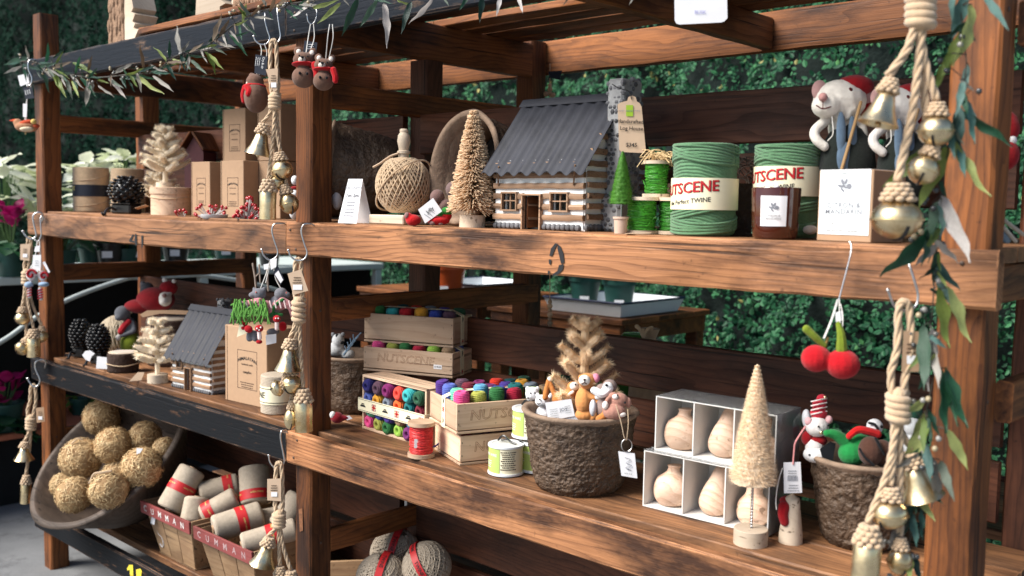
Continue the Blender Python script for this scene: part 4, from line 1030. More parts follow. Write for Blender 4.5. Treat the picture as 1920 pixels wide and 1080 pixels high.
for i in range(8): F_.append((2 * i, 2 * i + 2, 2 * i + 3, 2 * i + 1))
lab = obj('label', lb.add(V_, F_), paper, t)
def botanical(mb, s_):                                       # small printed sprig with leaves and a fruit
    for x, z, rx, rz_, a in ((-.12, .22, .10, .20, 25), (.10, .25, .09, .18, -20), (-.25, -.02, .08, .20, 70), (.02, -.06, .07, .18, 60), (-.10, -.24, .07, .17, 50), (.30, -.03, .17, .17, 0)):
        mb.add([(s_ * (x + rx * math.cos(t_) * math.cos(rad(a)) - rz_ * math.sin(t_) * math.sin(rad(a))), 0, s_ * (z + rx * math.cos(t_) * math.sin(rad(a)) + rz_ * math.sin(t_) * math.cos(rad(a)))) for t_ in [2 * PI * i / 10 for i in range(10)]], [tuple(range(10))])
    mb.add([(-s_ * .3, 0, 0), (s_ * .2, 0, .03 * s_), (s_ * .2, 0, .06 * s_), (-s_ * .3, 0, .03 * s_)], [(0, 1, 2, 3)]); return mb
def bendm(me, R):
    for v in me.vertices: v.co = (R * math.sin(v.co.x / R), -R * math.cos(v.co.x / R), v.co.z)
    return me
me = botanical(MB(), .024).mesh('printed_sprig', 0); obj('printed_sprig', bendm(me, r * .99 + .0012), greyink, lab, (0, 0, .068), (0, 0, rad(22)), smooth=0)
for i, (txt, z) in enumerate((('CITRON &', .050), ('MANDARIN', .044))): obj('lettering', text_mesh(txt, .0062, bend=r * .98 + .0016), paleink, lab, (0, 0, z), (0, 0, rad(22)), smooth=0)
# boxed candle
t = thing('gift_box', 'white fronted kraft candle box with a printed fruit sprig', 'box', (at(1531, 447, Y=.13).x, .13, S1), -8)
w, d, h = .124, .124, .146
obj('carton', MB().box((w / 2, d / 2, h / 2), (w, d, h), .0015), kraft, t)
pn = obj('front_label', MB().box((w * .495, -.0006, h * .545), (w * .93, .0014, h * .90), .0003), pmat('blue_white_card', '#dfe7ea', .6, .02), t)
obj('top_label', MB().box((w * .495, d * .32, h + .0006), (w * .93, d * .66, .0012)), paper, t)
obj('printed_ring', MB().ring([(.0252, -.0002), (.0262, -.0002), (.0262, .0002), (.0252, .0002)], 40, RX(90)), paleink, pn, (w * .49, -.0016, h * .78), smooth=0)
obj('printed_sprig', botanical(MB(), .036), greyink, pn, (w * .49, -.0018, h * .78), smooth=0)
for txt, z, sz in (('CITRON &', .505, .0150), ('MANDARIN', .415, .0150)): obj('lettering', text_mesh(txt, sz, space=1.1), greyink, pn, (w * .49, -.0018, h * z), smooth=0)
o = obj('small_print', lines_mb(w * .6, 5, .0072, .0018, seed=3), paleink, pn, (w * .49, -.0018, h * .345), smooth=0); o['kind'] = 'stuff'
fr = MB(); 
for x in (.08, .91): fr.box((w * x, -.0016, h * .545), (.0006, .0002, h * .80))
for z in (.145, .945): fr.box((w * .495, -.0016, h * z), (w * .83, .0002, .0006))
obj('printed_border', fr, greyink, pn, smooth=0)
# the two mice in santa hats
def big_mouse(label, du, dv, Y, s_, hat, head_c, full=True):
    X = lambda u: 1590 + (u - 1590) * s_ + du
    Yv = lambda v: 440 + (v - 440) * s_ + dv
    c = lambda pts: [(X(p[0]), Yv(p[1]), p[2] * s_) for p in pts]
    e = lambda u, v, n, a, b, rn=None: ('e', X(u), Yv(v), n * s_, a * s_, b * s_, rn and rn * s_)
    k = lambda pts, r: ('c', c(pts), r * s_ if not isinstance(r, tuple) else (r[0] * s_, r[1] * s_))
    body = [e(1574, 190, 8, 50, 40, 42), e(1550, 198, 30, 28, 23), e(1575, 240, 0, 22, 26), e(1588, 320, 0, 40, 84, 38), k([(1550, 225, 14), (1528, 245, 20), (1531, 262, 24), (1546, 275, 26)], (10, 9)),
            k([(1612, 228, 14), (1618, 255, 20), (1606, 280, 26)], (10, 9)), e(1519, 431, 22, 14, 9), k([(1575, 220, 30), (1577, 206, 36), (1575, 200, 38)], 8), k([(1590, 218, 30), (1594, 206, 36), (1600, 202, 38)], 8)]
    parts = [('jacket', '#191f1c', [e(1588, 312, 4, 52, 82, 50)]), ('ear', '#b48c88', [e(1537, 170, 12, 15, 20, 8)]), ('ear', '#b48c88', [e(1621, 181, 12, 22, 17, 8)]), ('nose', '#b58580', [e(1543, 182, 55, 8, 8)]),
             ('eye', '#4a1013', [e(1594, 170, 42, 5, 6)]), ('mouth', '#57161a', [k([(1531, 198, 52), (1543, 204, 55), (1558, 200, 53)], 1.2), k([(1543, 186, 57), (1543, 203, 56)], .8)]), ('hat', '#8e1119', [e(1600, 164, 2, 37, 22, 40), e(1618, 205, -10, 20, 36)]),
             ('scarf', '#56697c', [e(1577, 250, 46, 9, 40, 6), e(1584, 296, 47, 15, 30, 5), e(1598, 262, 42, 9, 44, 6), e(1602, 302, 44, 13, 28, 5)]), ('broomstick', '#9b7b52', [k([(1614, 192, 50), (1578, 318, 54)], 3)], matte), ('cord', '#d5d2ca', [k([(1560, 218, 44), (1562, 250, 48), (1552, 264, 48)], 1)])]
    return plush('plush_mouse', label, 'soft toy', (X(1590), Yv(442)), Y, (head_c, body), parts, 'white felt mice in santa hats')
big_mouse('white felt mouse in a red santa hat behind the boxed candle', 0, 0, .30, 1.0, None, '#ddd6cb')
big_mouse('white felt mouse in a red santa hat half hidden behind the brass bell', 108, 6, .33, .97, None, '#d3cec8')
# dry twigs and pot beyond
t = thing('moss_tuft', 'tuft of dry dark moss behind the green spools', 'moss', (1.30, .42, S1 + .145)); mb = MB(); q = random.Random(8)
for i in range(150):
    c = Vector((q.uniform(-.16, .16), q.uniform(-.04, .04), q.uniform(-.02, .04))); d = Vector((q.uniform(-1, 1), q.uniform(-1, 1), q.uniform(-.4, .8))) * .03
    mb.tube(curve([c - d, c + Vector((q.uniform(-.01, .01), 0, .012)), c + d], 5), .0012, 4)
o = obj('fibres', mb, pmat('dry_moss', (.05, .035, .025), .8, .4), t); o['kind'] = 'stuff'
obj('basket', MB().lathe([(.15, -.145), (.17, -.02), (.0, -.02)], 30), peat, t)
# ------------------------------------------------------------------ shelf 2, left bay
pinecone_hanger('black pinecone stocking hanger at the far left of the middle shelf', -1.93, .155, S2, 1.12, 25, .62)
pinecone_hanger('black pinecone stocking hanger just right of another, with a white tag', -1.70, .135, S2, 1.12, 20, .62)
for u0, v0, pts, lb in ((166, 668, [(154, 666), (160, 658), (169, 657), (178, 663), (172, 668), (168, 678), (160, 674)], 'white star shaped tag on the left pinecone hanger'), (191, 680, [(182, 668), (200, 670), (201, 692), (180, 691)], 'white price tag leaning on the right pinecone hanger')):
    o = wp(u0, v0, .055); t = thing('price_tag', lb, 'price tag', o); obj('card', View(0, o).poly(MB(), pts, 2), paper, t, smooth=0)
t = thing('twine_ball', 'cream ball of linen twine behind the grey mouse', 'ball of twine', (-1.86, .30, S2)); obj('core', MB().ball((0, 0, .095), (.086, .086, .092), 24, 16), pmat('cream_core', (.45, .36, .25), .9), t)
obj('cord', strands(.089, 0, 70, .0030, 78, 5, 1.07), pmat('cream_twine', (.66, .55, .40), .9, .14, 60, .5, 260, .001), t, M=T(0, 0, .095), smooth=180)
plush('plush_mouse', 'grey felt mouse in a green skirt and red patterned scarf', 'soft toy', (245, 662), .27, ('#5b5d63', [('e', 230, 587, 10, 15, 14), ('e', 224, 595, 18, 9, 7), ('e', 244, 615, 0, 13, 20), ('c', [(248, 605, 10), (252, 620, 14), (238, 626, 18), (228, 630, 20)], (5, 4))]),
  [('skirt', '#6d7a20', [('e', 246, 645, 0, 19, 24)]), ('ear', '#c9b79f', [('e', 248, 580, 8, 4, 8, 3, 20)]), ('ear', '#c9b79f', [('e', 218, 586, 4, 3, 6, 3)]), ('scarf', '#a3202a', [('c', [(241, 603, 14), (232, 612, 17), (226, 622, 19)], 5.5)]), ('paw', '#cfcac4', [('e', 222, 633, 20, 5, 6), ('e', 223, 659, 10, 9, 5)])])
plush('plush_bear', 'white felt bear in a red santa coat on the wood slice stack', 'soft toy', (300, 580), .36, ('#d8d2cb', [('e', 308, 561, 10, 14, 14), ('e', 307, 566, 20, 8, 7), ('e', 318, 550, 6, 5, 5), ('e', 297, 551, 6, 5, 5), ('c', [(285, 560, 10), (288, 558, 14)], 7)]),
  [('coat', '#7f141c', [('e', 292, 562, -4, 36, 24), ('e', 265, 574, -6, 32, 14)]), ('nose', '#8a6a66', [('e', 308, 554, 24, 4, 4)]), ('hat', '#8d1620', [('e', 316, 540, -2, 17, 14)]), ('pompom', '#e4e2df', [('e', 309, 525, 2, 5, 5), ('e', 326, 527, 2, 4, 4)])], 'felt bears behind the wood slices')
plush('plush_mouse', 'small grey felt mouse peeking beside the bear in a red coat', 'soft toy', (280, 580), .38, ('#4f5056', [('e', 276, 541, 4, 13, 12), ('e', 268, 546, 10, 6, 5), ('e', 280, 560, -4, 9, 14)]), [('ear', '#77777c', [('e', 268, 533, 4, 5, 6)])])
def wood_slice(label, X, Y, Z, r, h, tie=True, seed=1):
    t = thing('bark_candle', label, 'candle', (X, Y, Z), 0, 'bark candles'); 
    obj('bark', MB().lathe([(r * .97, 0), (r, h * .1), (r, h * .9), (r * .97, h)], 44, rf=lambda q, z, a, j: q + .004 * noise.noise((math.cos(a) * 6, math.sin(a) * 6, z * 40 + seed))), pmat('dark_bark', (.040, .020, .013), .9, .4, 30, 1.0, 60, .006) if 'dark_bark' not in bpy.data.materials else bpy.data.materials['dark_bark'], t, smooth=180)
    obj('cut_top', MB().lathe([(r * .93, h), (r * .93, h + .0025), (0, h + .0025)], 36), WD['white'], t)
    obj('wax', MB().lathe([(r * .72, h + .002), (r * .72, h + .004), (0, h + .004)], 30), pmat('pale_wax', (.62, .54, .46), .4, .05) if 'pale_wax' not in bpy.data.materials else bpy.data.materials['pale_wax'], t)
    if tie: obj('string', MB().tube([((r + .0045) * math.cos(a), (r + .0045) * math.sin(a), h * .42 + .003 * math.sin(3 * a)) for a in [2 * PI * i / 40 for i in range(41)]], .0024, 5), jutel, t)
    return t
wood_slice('bark edged wood candle tied with string, at the front by the cream tree', -1.445, .125, S2, .064, .082)
wood_slice('thick bark edged wood candle at the back with a kraft tag on top', -1.50, .385, S2 + .10, .115, .105, True, 4)
wood_slice('bark edged wood block under the thick bark candle at the back', -1.50, .385, S2, .112, .098, False, 8)
o = wp(310, 588, .30); t = thing('paper_tag', 'brown paper tag lying over the top of the thick bark candle', 'price tag', o); V = View(0, o)
obj('card', V.poly(MB(), [(262, 590), (276, 582), (330, 581), (357, 583), (352, 590), (300, 588), (268, 595)], 30, 1), kraft, t, smooth=0); obj('side_tag', V.poly(MB(), [(272, 612), (282, 610), (281, 634), (264, 637)], 32), kraft2, t, smooth=0)
feather_tree('cream feather tree with sparse tiers on a pale round base, middle shelf', (-1.105, .105, S2), .278, .085, 5, 14, base=(.040, .034), up=.25, tip=.0165, nb=6, core=.74)
o = wp(256, 706, .06); t = thing('paper_tag', 'kraft tag resting on the shelf left of the sparse cream tree', 'price tag', o); obj('card', View(0, o).poly(MB(), [(242, 715), (258, 698), (271, 698), (265, 713)], 2), kraft2, t, smooth=0)
log_house('model_cabin', 'small log cabin model with grey tin roof, left of the tall kraft box', (-.985, .105, S2), 4, .262, .20, .158, .305, [(.045, .078, .085, .118)], (.105, .142, .088), (.085, .185, .040, .045, .350), .85, .03)
kraft_box('tall printed kraft candle box standing on the middle shelf', -.615, .118, .248, .16, .282, 4, 'campfire', Zb=S2, sc_=1.4)
t = thing('twine_tin', 'drum of pale linen twine with a cream black lined band', 'twine spool', (-.300, .135, S2)); r = .058
obj('wound_twine', ridged(r, .136, None, 26, 44, .0012, .4), linen, t, smooth=180)
b = obj('paper_band', MB().ring([(r + .0012, .036), (r + .0024, .036), (r + .0024, .098), (r + .0012, .098)], 44), cream, t)
for z in (.042, .090): obj('printed_line', MB().ring([(r + .0026, z), (r + .0030, z), (r + .0030, z + .0022), (r + .0026, z + .0022)], 44), ink, b)
obj('lettering', text_mesh('TWINE', .030, bend=r + .0032, shear=.15), ink, b, (0, 0, .067), (0, 0, rad(-35)), smooth=0)

# ------------------------------------------------------------------ shelf 2, right bay
dp = peat_pot('dark peat pot of felt toys on the middle shelf behind the middle post', (-.150, .36, S2), .135, .10, .20, None, 4, n=80, m=26)
plush('plush_badger', 'grey and white felt badger in the dark peat pot', 'soft toy', (632, 668), .30, ('#c9cbcc', [('e', 634, 638, 6, 12, 13), ('e', 630, 655, 0, 17, 14), ('e', 652, 664, 0, 14, 10)]), [('stripe', '#26282c', [('e', 632, 634, 10, 4, 9), ('e', 640, 642, 11, 5, 4)]), ('ear', '#8b8e92', [('e', 624, 627, 4, 4, 4), ('e', 643, 627, 4, 4, 4)])])
plush('felt_sprig', 'blue grey felt sprig sticking out of the dark peat pot', 'soft toy', (655, 668), .28, ('#5f7386', [('c', [(645, 665, 6), (656, 648, 8), (668, 632, 8)], (3, 2))]), [('needles', '#5f7386', [('c', [(648 + i * 2.2, 661 - i * 3.2, 8), (656 + i * 2.6 - 12 * (i % 2), 657 - i * 3.6 - 4, 9)], 1.2) for i in range(9)])])
plush('santa_hat_toy', 'little red and white felt hat lying on the shelf left of the yarn crates', 'soft toy', (636, 797), .10, ('#7c1220', [('e', 632, 783, 0, 13, 11), ('c', [(636, 786, 0), (648, 783, 2), (656, 785, 2)], (7, 3))]), [('trim', '#d8d6d4', [('e', 624, 778, 4, 6, 7)]), ('tag_card', '#e6e6ea', [('p', [(645, 781), (655, 779), (661, 785), (651, 788)], 5)], paper)])
# little jute spools, one shared mesh coloured per spool
def spool_mesh(r=.0225, h=.052):
    mb = MB(); rows = 34; prof = [(r * .34, h * .98)][:0]; P = [(r * .30, .004)]
    for j in range(rows + 1):
        z = h * j / rows; e = min(z, h - z); q_ = r
        if e < .014: q_ = r - .012 + math.sqrt(max(0, .012 ** 2 - (.012 * (1 - e / .014)) ** 2))
        P.append((q_, z))
    P.append((r * .30, h - .004)); P.append((r * .26, h * .55)); P = [(r * .26, h * .45)] + P
    mb.lathe(P, 22, rf=lambda q_, z, a, j: q_ if q_ < r * .4 else q_ + .0015 * math.sin(2 * PI * (z / h * 9 + a / (2 * PI)) + 2.2 * math.sin(a * 2)))
    return mb.mesh('jute_spool', 180)
SPM = spool_mesh(); SPM.materials.append(yarn)
COLS = dict(navy='#2a2766', purple='#4a2a78', plum='#6b2a63', mauve='#5b4150', magenta='#7a2560', red='#b5242b', coral='#e04a3c', scarlet='#d63a28', crimson='#a01f38', orange='#ec6a33', cyan='#3aa5a6', teal='#1f6f70', deep_teal='#174e52', green='#2f6a3a', forest='#27513a', lime='#8fb84a', olive='#9da04a', mustard='#d79a35', blue='#5566b0', royal='#37489c', grey_blue='#7d8794', mint='#6bbf9f', pink='#e0528c', tan='#9a7f63', maroon='#6f2030', violet='#4b3a8c', sky='#5f9cc0')
def yspool(col, M, where):
    o = obj('jute_spool', SPM, None, None, M=M, color=COLS[col]); c = col.replace('_', ' ')
    o.rotation_mode = 'XYZ'
    return tag(o, f'{c} jute twine spool {where}', 'twine spool', 'small dyed jute spools')
def crate(label, M, L, Wd, H, text=True, sticker=False, strap=None, th=.008):
    """open pine box: origin at the front left bottom corner, long side along x"""
    t = thing('pine_crate', label, 'crate'); t.matrix_world = M
    pn = [('front_board', (L / 2, th / 2, H / 2 + .003), (L, th, H - .006)), ('back_board', (L / 2, Wd - th / 2, H / 2 + .003), (L, th, H - .006)), ('end_board', (th / 2, Wd / 2, H / 2 + .003), (th, Wd - 2 * th - .0006, H - .006)), ('end_board', (L - th / 2, Wd / 2, H / 2 + .003), (th, Wd - 2 * th - .0006, H - .006)), ('bottom_board', (L / 2, Wd / 2, -.001), (L + .002, Wd + .002, .007))]
    for i, (nm, c, d) in enumerate(pn):
        long_x = d[0] >= d[1]; mm = MB().box((0, 0, 0), d if long_x else (d[1], d[0], d[2]), .0012)
        p = obj(nm, mm, WD['pine'], t, c, (0, 0, 0 if long_x else PI / 2))
        if nm == 'front_board':
            if text:
                me = text_mesh('NUTSCENE', H * .52, sx=1.12, space=1.0, shear=.12); o = obj('lettering', me, bpy.data.materials['burnt_outline'], p, (0, -th / 2 - .0004, .001), smooth=0)
                me2 = text_mesh('NUTSCENE', H * .52, sx=1.12, space=1.0, shear=.12)
                cu = None
            st = MB()
            for x in (-L / 2 + .006, L / 2 - .006):
                for z in (-H * .25, H * .22): st.box((x, -th / 2 - .0002, z), (.0016, .0012, .005))
            for k2, x in enumerate(sorted({v_[0] for v_ in []})): pass
            o = obj('staples', st, blackp, p); o['kind'] = 'stuff'
            if sticker:
                so_ = obj('price_sticker', MB().box((L * .34, -th / 2 - .0006, -H * .16), (.030, .0006, .014)), paper, p); obj('lettering', text_mesh('$ 18.50', .0075), ink, so_, (L * .34, -th / 2 - .0014, -H * .16), smooth=0)
    if strap: make_strap(t, L, Wd, H, strap)
    return t
def outline_text(txt, size, w=.0005):
    """burnt-in outlines: the letter contours as thin lines"""
    cu = bpy.data.curves.new('lettering', 'FONT'); cu.body = txt; cu.size = size; cu.align_x = 'CENTER'; cu.align_y = 'CENTER'; cu.shear = .12; cu.fill_mode = 'NONE'; cu.bevel_depth = w; cu.bevel_resolution = 0; cu.resolution_u = 2
    t = bpy.data.objects.new('lettering', cu); me = t.to_mesh().copy(); t.to_mesh_clear(); bpy.data.objects.remove(t)
    for v in me.vertices: v.co = (v.co.x * 1.12, v.co.z, v.co.y)
    return me
burnt = pmat('burnt_outline', (.26, .13, .065), .8, .2, 60, 0)
flagr = redink; flagb = pmat('flag_blue', (.02, .03, .14), .6, .05, bump=0)
def flag(mb_r, mb_b, c, s_, ex, ez):
    P = lambda x, z: c + ex * x * s_ + ez * z * s_
    for x0, x1, z0, z1 in ((-.5, .5, -.12, .12), (-.12, .12, -.5, .5)): mb_r.add([P(x0, z0), P(x1, z0), P(x1, z1), P(x0, z1)], [(0, 1, 2, 3)])
    for a, b in ((-1, -1), (-1, 1), (1, -1), (1, 1)):
        mb_b.add([P(a * .22, b * .5), P(a * .42, b * .5), P(a * .22, b * .30)], [(0, 1, 2)]); mb_b.add([P(a * .5, b * .22), P(a * .5, b * .40), P(a * .32, b * .22)], [(0, 1, 2)])
        mb_r.add([P(a * .16, b * .17), P(a * .22, b * .15), P(a * .5, b * .46), P(a * .46, b * .5)], [(0, 1, 2, 3)])
def hat_logo(mb, c, s_, ex, ez):
    P = lambda x, z: c + ex * x * s_ + ez * z * s_
    mb.add([P(-.9, -.35), P(.9, -.35), P(.9, -.22), P(.55, .05), P(-.55, .05), P(-.9, -.22)], [(0, 1, 2, 3, 4, 5)]); mb.add([P(-.45, .12), P(.45, .12), P(.38, .35), P(-.38, .35)], [(0, 1, 2, 3)])
def band_print(parent, pts, z_, wdt, axis_pts):
    """alternating small flags and maker marks along a paper strap; axis_pts: (centre, along, across)"""
    r_, b_, k_ = MB(), MB(), MB()
    for i, (c, ex, ez) in enumerate(axis_pts):
        if i % 2: flag(r_, b_, c, wdt * .55, ex, ez)
        else: hat_logo(k_, c, wdt * .42, ex, ez)
    for nm, mb, mt in (('printed_flag', r_, redink), ('printed_flag', b_, flagb), ('printed_mark', k_, ink)):
        if mb.v: o = obj(nm, mb, mt, parent, smooth=0); o['kind'] = 'stuff'
def make_strap(t, L, Wd, H, x):
    w = .026; mb = MB(); e = .0016; yy = [(-e, -.004), (-e, H + .004), (Wd * .15, H + .020), (Wd * .85, H + .020), (Wd + e, H + .004), (Wd + e, -.004)]
    V = []; F = []
    for y, z in yy: V += [(x - w / 2, y, z), (x + w / 2, y, z), (x + w / 2, y + (e * .6 if y < Wd / 2 else -e * .6), z - .0008), (x - w / 2, y + (e * .6 if y < Wd / 2 else -e * .6), z - .0008)]
    for i in range(len(yy) - 1):
        for k in range(4): F.append((i * 4 + k, i * 4 + (k + 1) % 4, (i + 1) * 4 + (k + 1) % 4, (i + 1) * 4 + k))
    s_ = obj('paper_strap', mb.add(V, F), cream, t, smooth=0)
    X, Yv, Z = Vector((1, 0, 0)), Vector((0, 1, 0)), Vector((0, 0, 1)); ap = []
    for f in (.18, .55, .88): ap.append((Vector((x, -e - .0006, H * f)), Z, X))
    for f in (.22, .45, .68, .85): ap.append((Vector((x, Wd * f, H + .0212)), Yv, X * -1))
    band_print(s_, None, 0, w, ap)
def make_end_strap(t, L, Wd, H, y):
    """strap running lengthwise round the ends of the crate"""
    w = .026; e = .0016; xx = [(-e, -.004), (-e, H + .004), (L * .12, H + .020), (L * .88, H + .020), (L + e, H + .004), (L + e, -.004)]; V = []; F = []
    for x, z in xx: V += [(x, y - w / 2, z), (x, y + w / 2, z), (x + (e * .6 if x < L / 2 else -e * .6), y + w / 2, z - .0008), (x + (e * .6 if x < L / 2 else -e * .6), y - w / 2, z - .0008)]
    for i in range(len(xx) - 1):
        for k in range(4): F.append((i * 4 + k, i * 4 + (k + 1) % 4, (i + 1) * 4 + (k + 1) % 4, (i + 1) * 4 + k))
    s_ = obj('paper_strap', MB().add(V, F), cream, t, smooth=0); X, Yv, Z = Vector((1, 0, 0)), Vector((0, 1, 0)), Vector((0, 0, 1)); ap = []
    for f in (.2, .6, .9): ap.append((Vector((-e - .0006, y, H * f)), Z, Yv * -1))
    for f in (.1, .9): ap.append((Vector((L + e + .0006, y, H * f)), Z, Yv))
    for f in (.2, .4, .6, .8): ap.append((Vector((L * f, y, H + .0212)), X, Yv))
    band_print(s_, None, 0, w, ap)
def crate_letters(t, L, H, th=.008):
    fb = [c for c in t.children if c.name.startswith('front_board')][0]; o = obj('lettering', outline_text('NUTSCENE', H * .50), burnt, fb, (-.008, -th / 2 - .0002, .002), smooth=0)
# third crate: on its side, mouths of the spools facing out
M3 = T(.100, .192, S2) @ RZ(-4)
L3_, H3, D3 = .338, .180, .085
t = thing('pine_crate', 'pine crate lying on its side packed with rows of coloured spools facing out', 'crate'); t.matrix_world = M3
for nm, c, d, r_ in (('side_board', (L3_ / 2, D3 / 2, .004), (L3_, D3, .008), 0), ('side_board', (L3_ / 2, D3 / 2, H3 - .004), (L3_, D3, .008), 0), ('end_board', (.004, D3 / 2, H3 / 2), (H3 - .017, D3, .008), 1), ('end_board', (L3_ - .004, D3 / 2, H3 / 2), (H3 - .017, D3, .008), 1), ('bottom_board', (L3_ / 2, D3 + .004, H3 / 2), (L3_, .007, H3), 0)):
    obj(nm, MB().box((0, 0, 0), d, .001), WD['pine'], t, c, (0, rad(90 * r_), 0))
b = obj('paper_strap', MB().box((L3_ / 2, -.012, .083), (L3_ + .012, .0010, .042)).box((-.006, .030, .083), (.001, .084, .042)).box((L3_ + .006, .030, .083), (.001, .084, .042)), cream, t, smooth=0)
band_print(b, None, 0, .040, [(Vector((.022 + .061 * i, -.0129, .083)), Vector((1, 0, 0)), Vector((0, 0, 1))) for i in range(6)])
ln = MB()
for z in (.0655, .1005): ln.box((L3_ / 2, -.0128, z), (L3_ + .008, .0004, .0012))
obj('printed_line', ln, ink, b)
rows3 = (('navy', 'mauve', 'magenta', 'coral', 'cyan', 'forest'), ('blue', 'mustard', 'grey_blue', 'orange', 'teal', 'maroon'), ('mint', 'royal', 'violet', 'tan', 'sky', 'red'), ('pink', 'olive', 'green', 'lime', 'plum', 'deep_teal'))
for r_, (row, z) in enumerate(zip(rows3, (.146, .104, .062, .026))):
    for i, c in enumerate(row):
        M = M3 @ T(.033 + .0545 * i + (-.006 if r_ % 2 else 0), (-.012 if r_ == 0 else -.004) + rnd.uniform(-.004, .004), z) @ RX(-90 + rnd.uniform(-5, 5)) @ RZ(rnd.uniform(0, 360)) @ T(0, 0, 0)
        yspool(c, M, f'facing out, {("top", "second", "third", "bottom")[r_]} row of the sideways crate')
# second and first crates stacked on it
def stand(M, L, Wd, fr, bk, where, z=.030):
    for row, y, nm in ((fr, Wd * .27, 'front'), (bk, Wd * .73, 'back')):
        n = len(row)
        for i, c in enumerate(row):
            if c: yspool(c, M @ T(.034 + (L - .068) * i / max(1, n - 1), y + rnd.uniform(-.003, .003), z + rnd.uniform(-.003, .003)) @ RX(rnd.uniform(-5, 5)) @ RY(rnd.uniform(-5, 5)) @ RZ(rnd.uniform(0, 360)), f'in the {nm} row of {where}')
M2 = T(.040, .245, S2 + .1845) @ RZ(20); c2_ = crate('pine crate of coloured spools with burnt lettering and a price sticker, middle of the stack', M2, .332, .150, .076, False, True); crate_letters(c2_, .332, .076); make_end_strap(c2_, .332, .150, .076, .070)
stand(M2, .332, .150, ('pink', 'olive', 'green', 'crimson', 'lime', 'tan'), ('navy', 'red', 'teal', 'plum', 'mustard', 'blue'), 'the middle crate of the stack', .040)
M1 = T(.012, .270, S2 + .1845 + .093) @ RZ(21); c1_ = crate('plain pine crate of coloured spools on top of the stack', M1, .332, .150, .092, False, False); make_end_strap(c1_, .332, .150, .092, .070)
stand(M1, .332, .150, ('green', 'cyan', 'red', 'mustard', 'royal', 'mauve'), ('crimson', 'deep_teal', 'scarlet', 'grey_blue', 'violet', 'forest'), 'the topmost crate', .062)
# fifth and fourth crates, turned towards the right
M5 = T(.655, .100, S2 + .004) @ RZ(68); c5_ = crate('pine crate on the shelf under another crate, right of the red wire spool', M5, .325, .20, .080, False); crate_letters(c5_, .325, .080)
for i, c in enumerate(('crimson', 'plum', 'navy', 'green', 'tan')): yspool(c, M5 @ T(.036 + .062 * i, .034, .024) @ RZ(40 * i), 'in the lowest right crate, under the turned crate')
M4 = T(.655, .085, S2 + .0965) @ RZ(68); c4_ = crate('turned pine crate of coloured spools with a cream flag strap over its end', M4, .325, .215, .082, False); crate_letters(c4_, .325, .082); make_end_strap(c4_, .325, .215, .082, .100)
g4 = (('pink', .030, .036), ('olive', .082, .036), ('green', .138, .034), ('crimson', .198, .034), ('lime', .255, .034), ('tan', .300, .040), ('mint', .036, .088), ('sky', .110, .085), ('royal', .165, .084), ('teal', .222, .084), ('grey_blue', .280, .088),
      ('blue', .036, .140), ('purple', .034, .186), ('mauve', .092, .184), ('magenta', .150, .182), ('scarlet', .206, .184), ('deep_teal', .255, .184), ('forest', .298, .184), ('maroon', .095, .136), ('plum', .160, .134), ('violet', .215, .134), ('mustard', .270, .136))
for c, x, y in g4: yspool(c, M4 @ T(x, y, .060 + rnd.uniform(-.004, .008)) @ RX(rnd.uniform(-6, 6)) @ RY(rnd.uniform(-6, 6)) @ RZ(rnd.uniform(0, 360)), 'standing in the turned crate with the flag strap')
o = wp(772, 800, .12); t = thing('purple_yarn_end', 'loose purple yarn end trailing down between the crates', 'yarn'); t.location = o; V = View(0, o)
obj('strand', V.cap(MB(), [(832, 805, 6), (831, 822, 8), (822, 832, 8), (814, 838, 8)], 1.6, 6, 14), yarn, t, color='#3c2a6a')
# red wire spool
t = thing('wire_spool', 'wooden spool of red paper wire at the front of the middle shelf', 'spool', (.500, .092, S2)); r, h = .040, .104
for z in (0, h - .011): obj('flange', MB().lathe([(r * .25, z), (r, z), (r, z + .011), (r * .25, z + .011)], 34), WD['pine'], t, smooth=30)
mb = MB().lathe([(r * .80, .011), (r * .80, h - .011)], 24); q = random.Random(6)
for i in range(46):
    z = .013 + (h - .026) * q.random(); am = q.uniform(.001, .004); ph = q.uniform(0, 6); R_ = r * .84
    mb.tube([(R_ * math.cos(a) * (1 + .012 * math.sin(4 * a + ph)), R_ * math.sin(a) * (1 + .012 * math.sin(4 * a + ph)), z + am * math.sin(2 * a + ph)) for a in [2 * PI * k / 22 for k in range(23)]], .0014, 4)
obj('wire', mb, pmat('red_paper_wire', (.55, .035, .035), .45, .35, 140, .3), t, smooth=60)
obj('price_sticker', MB().box((.030, -.018, .045), (.001, .012, .026)), paper, t, rot=(0, 0, rad(-35)))
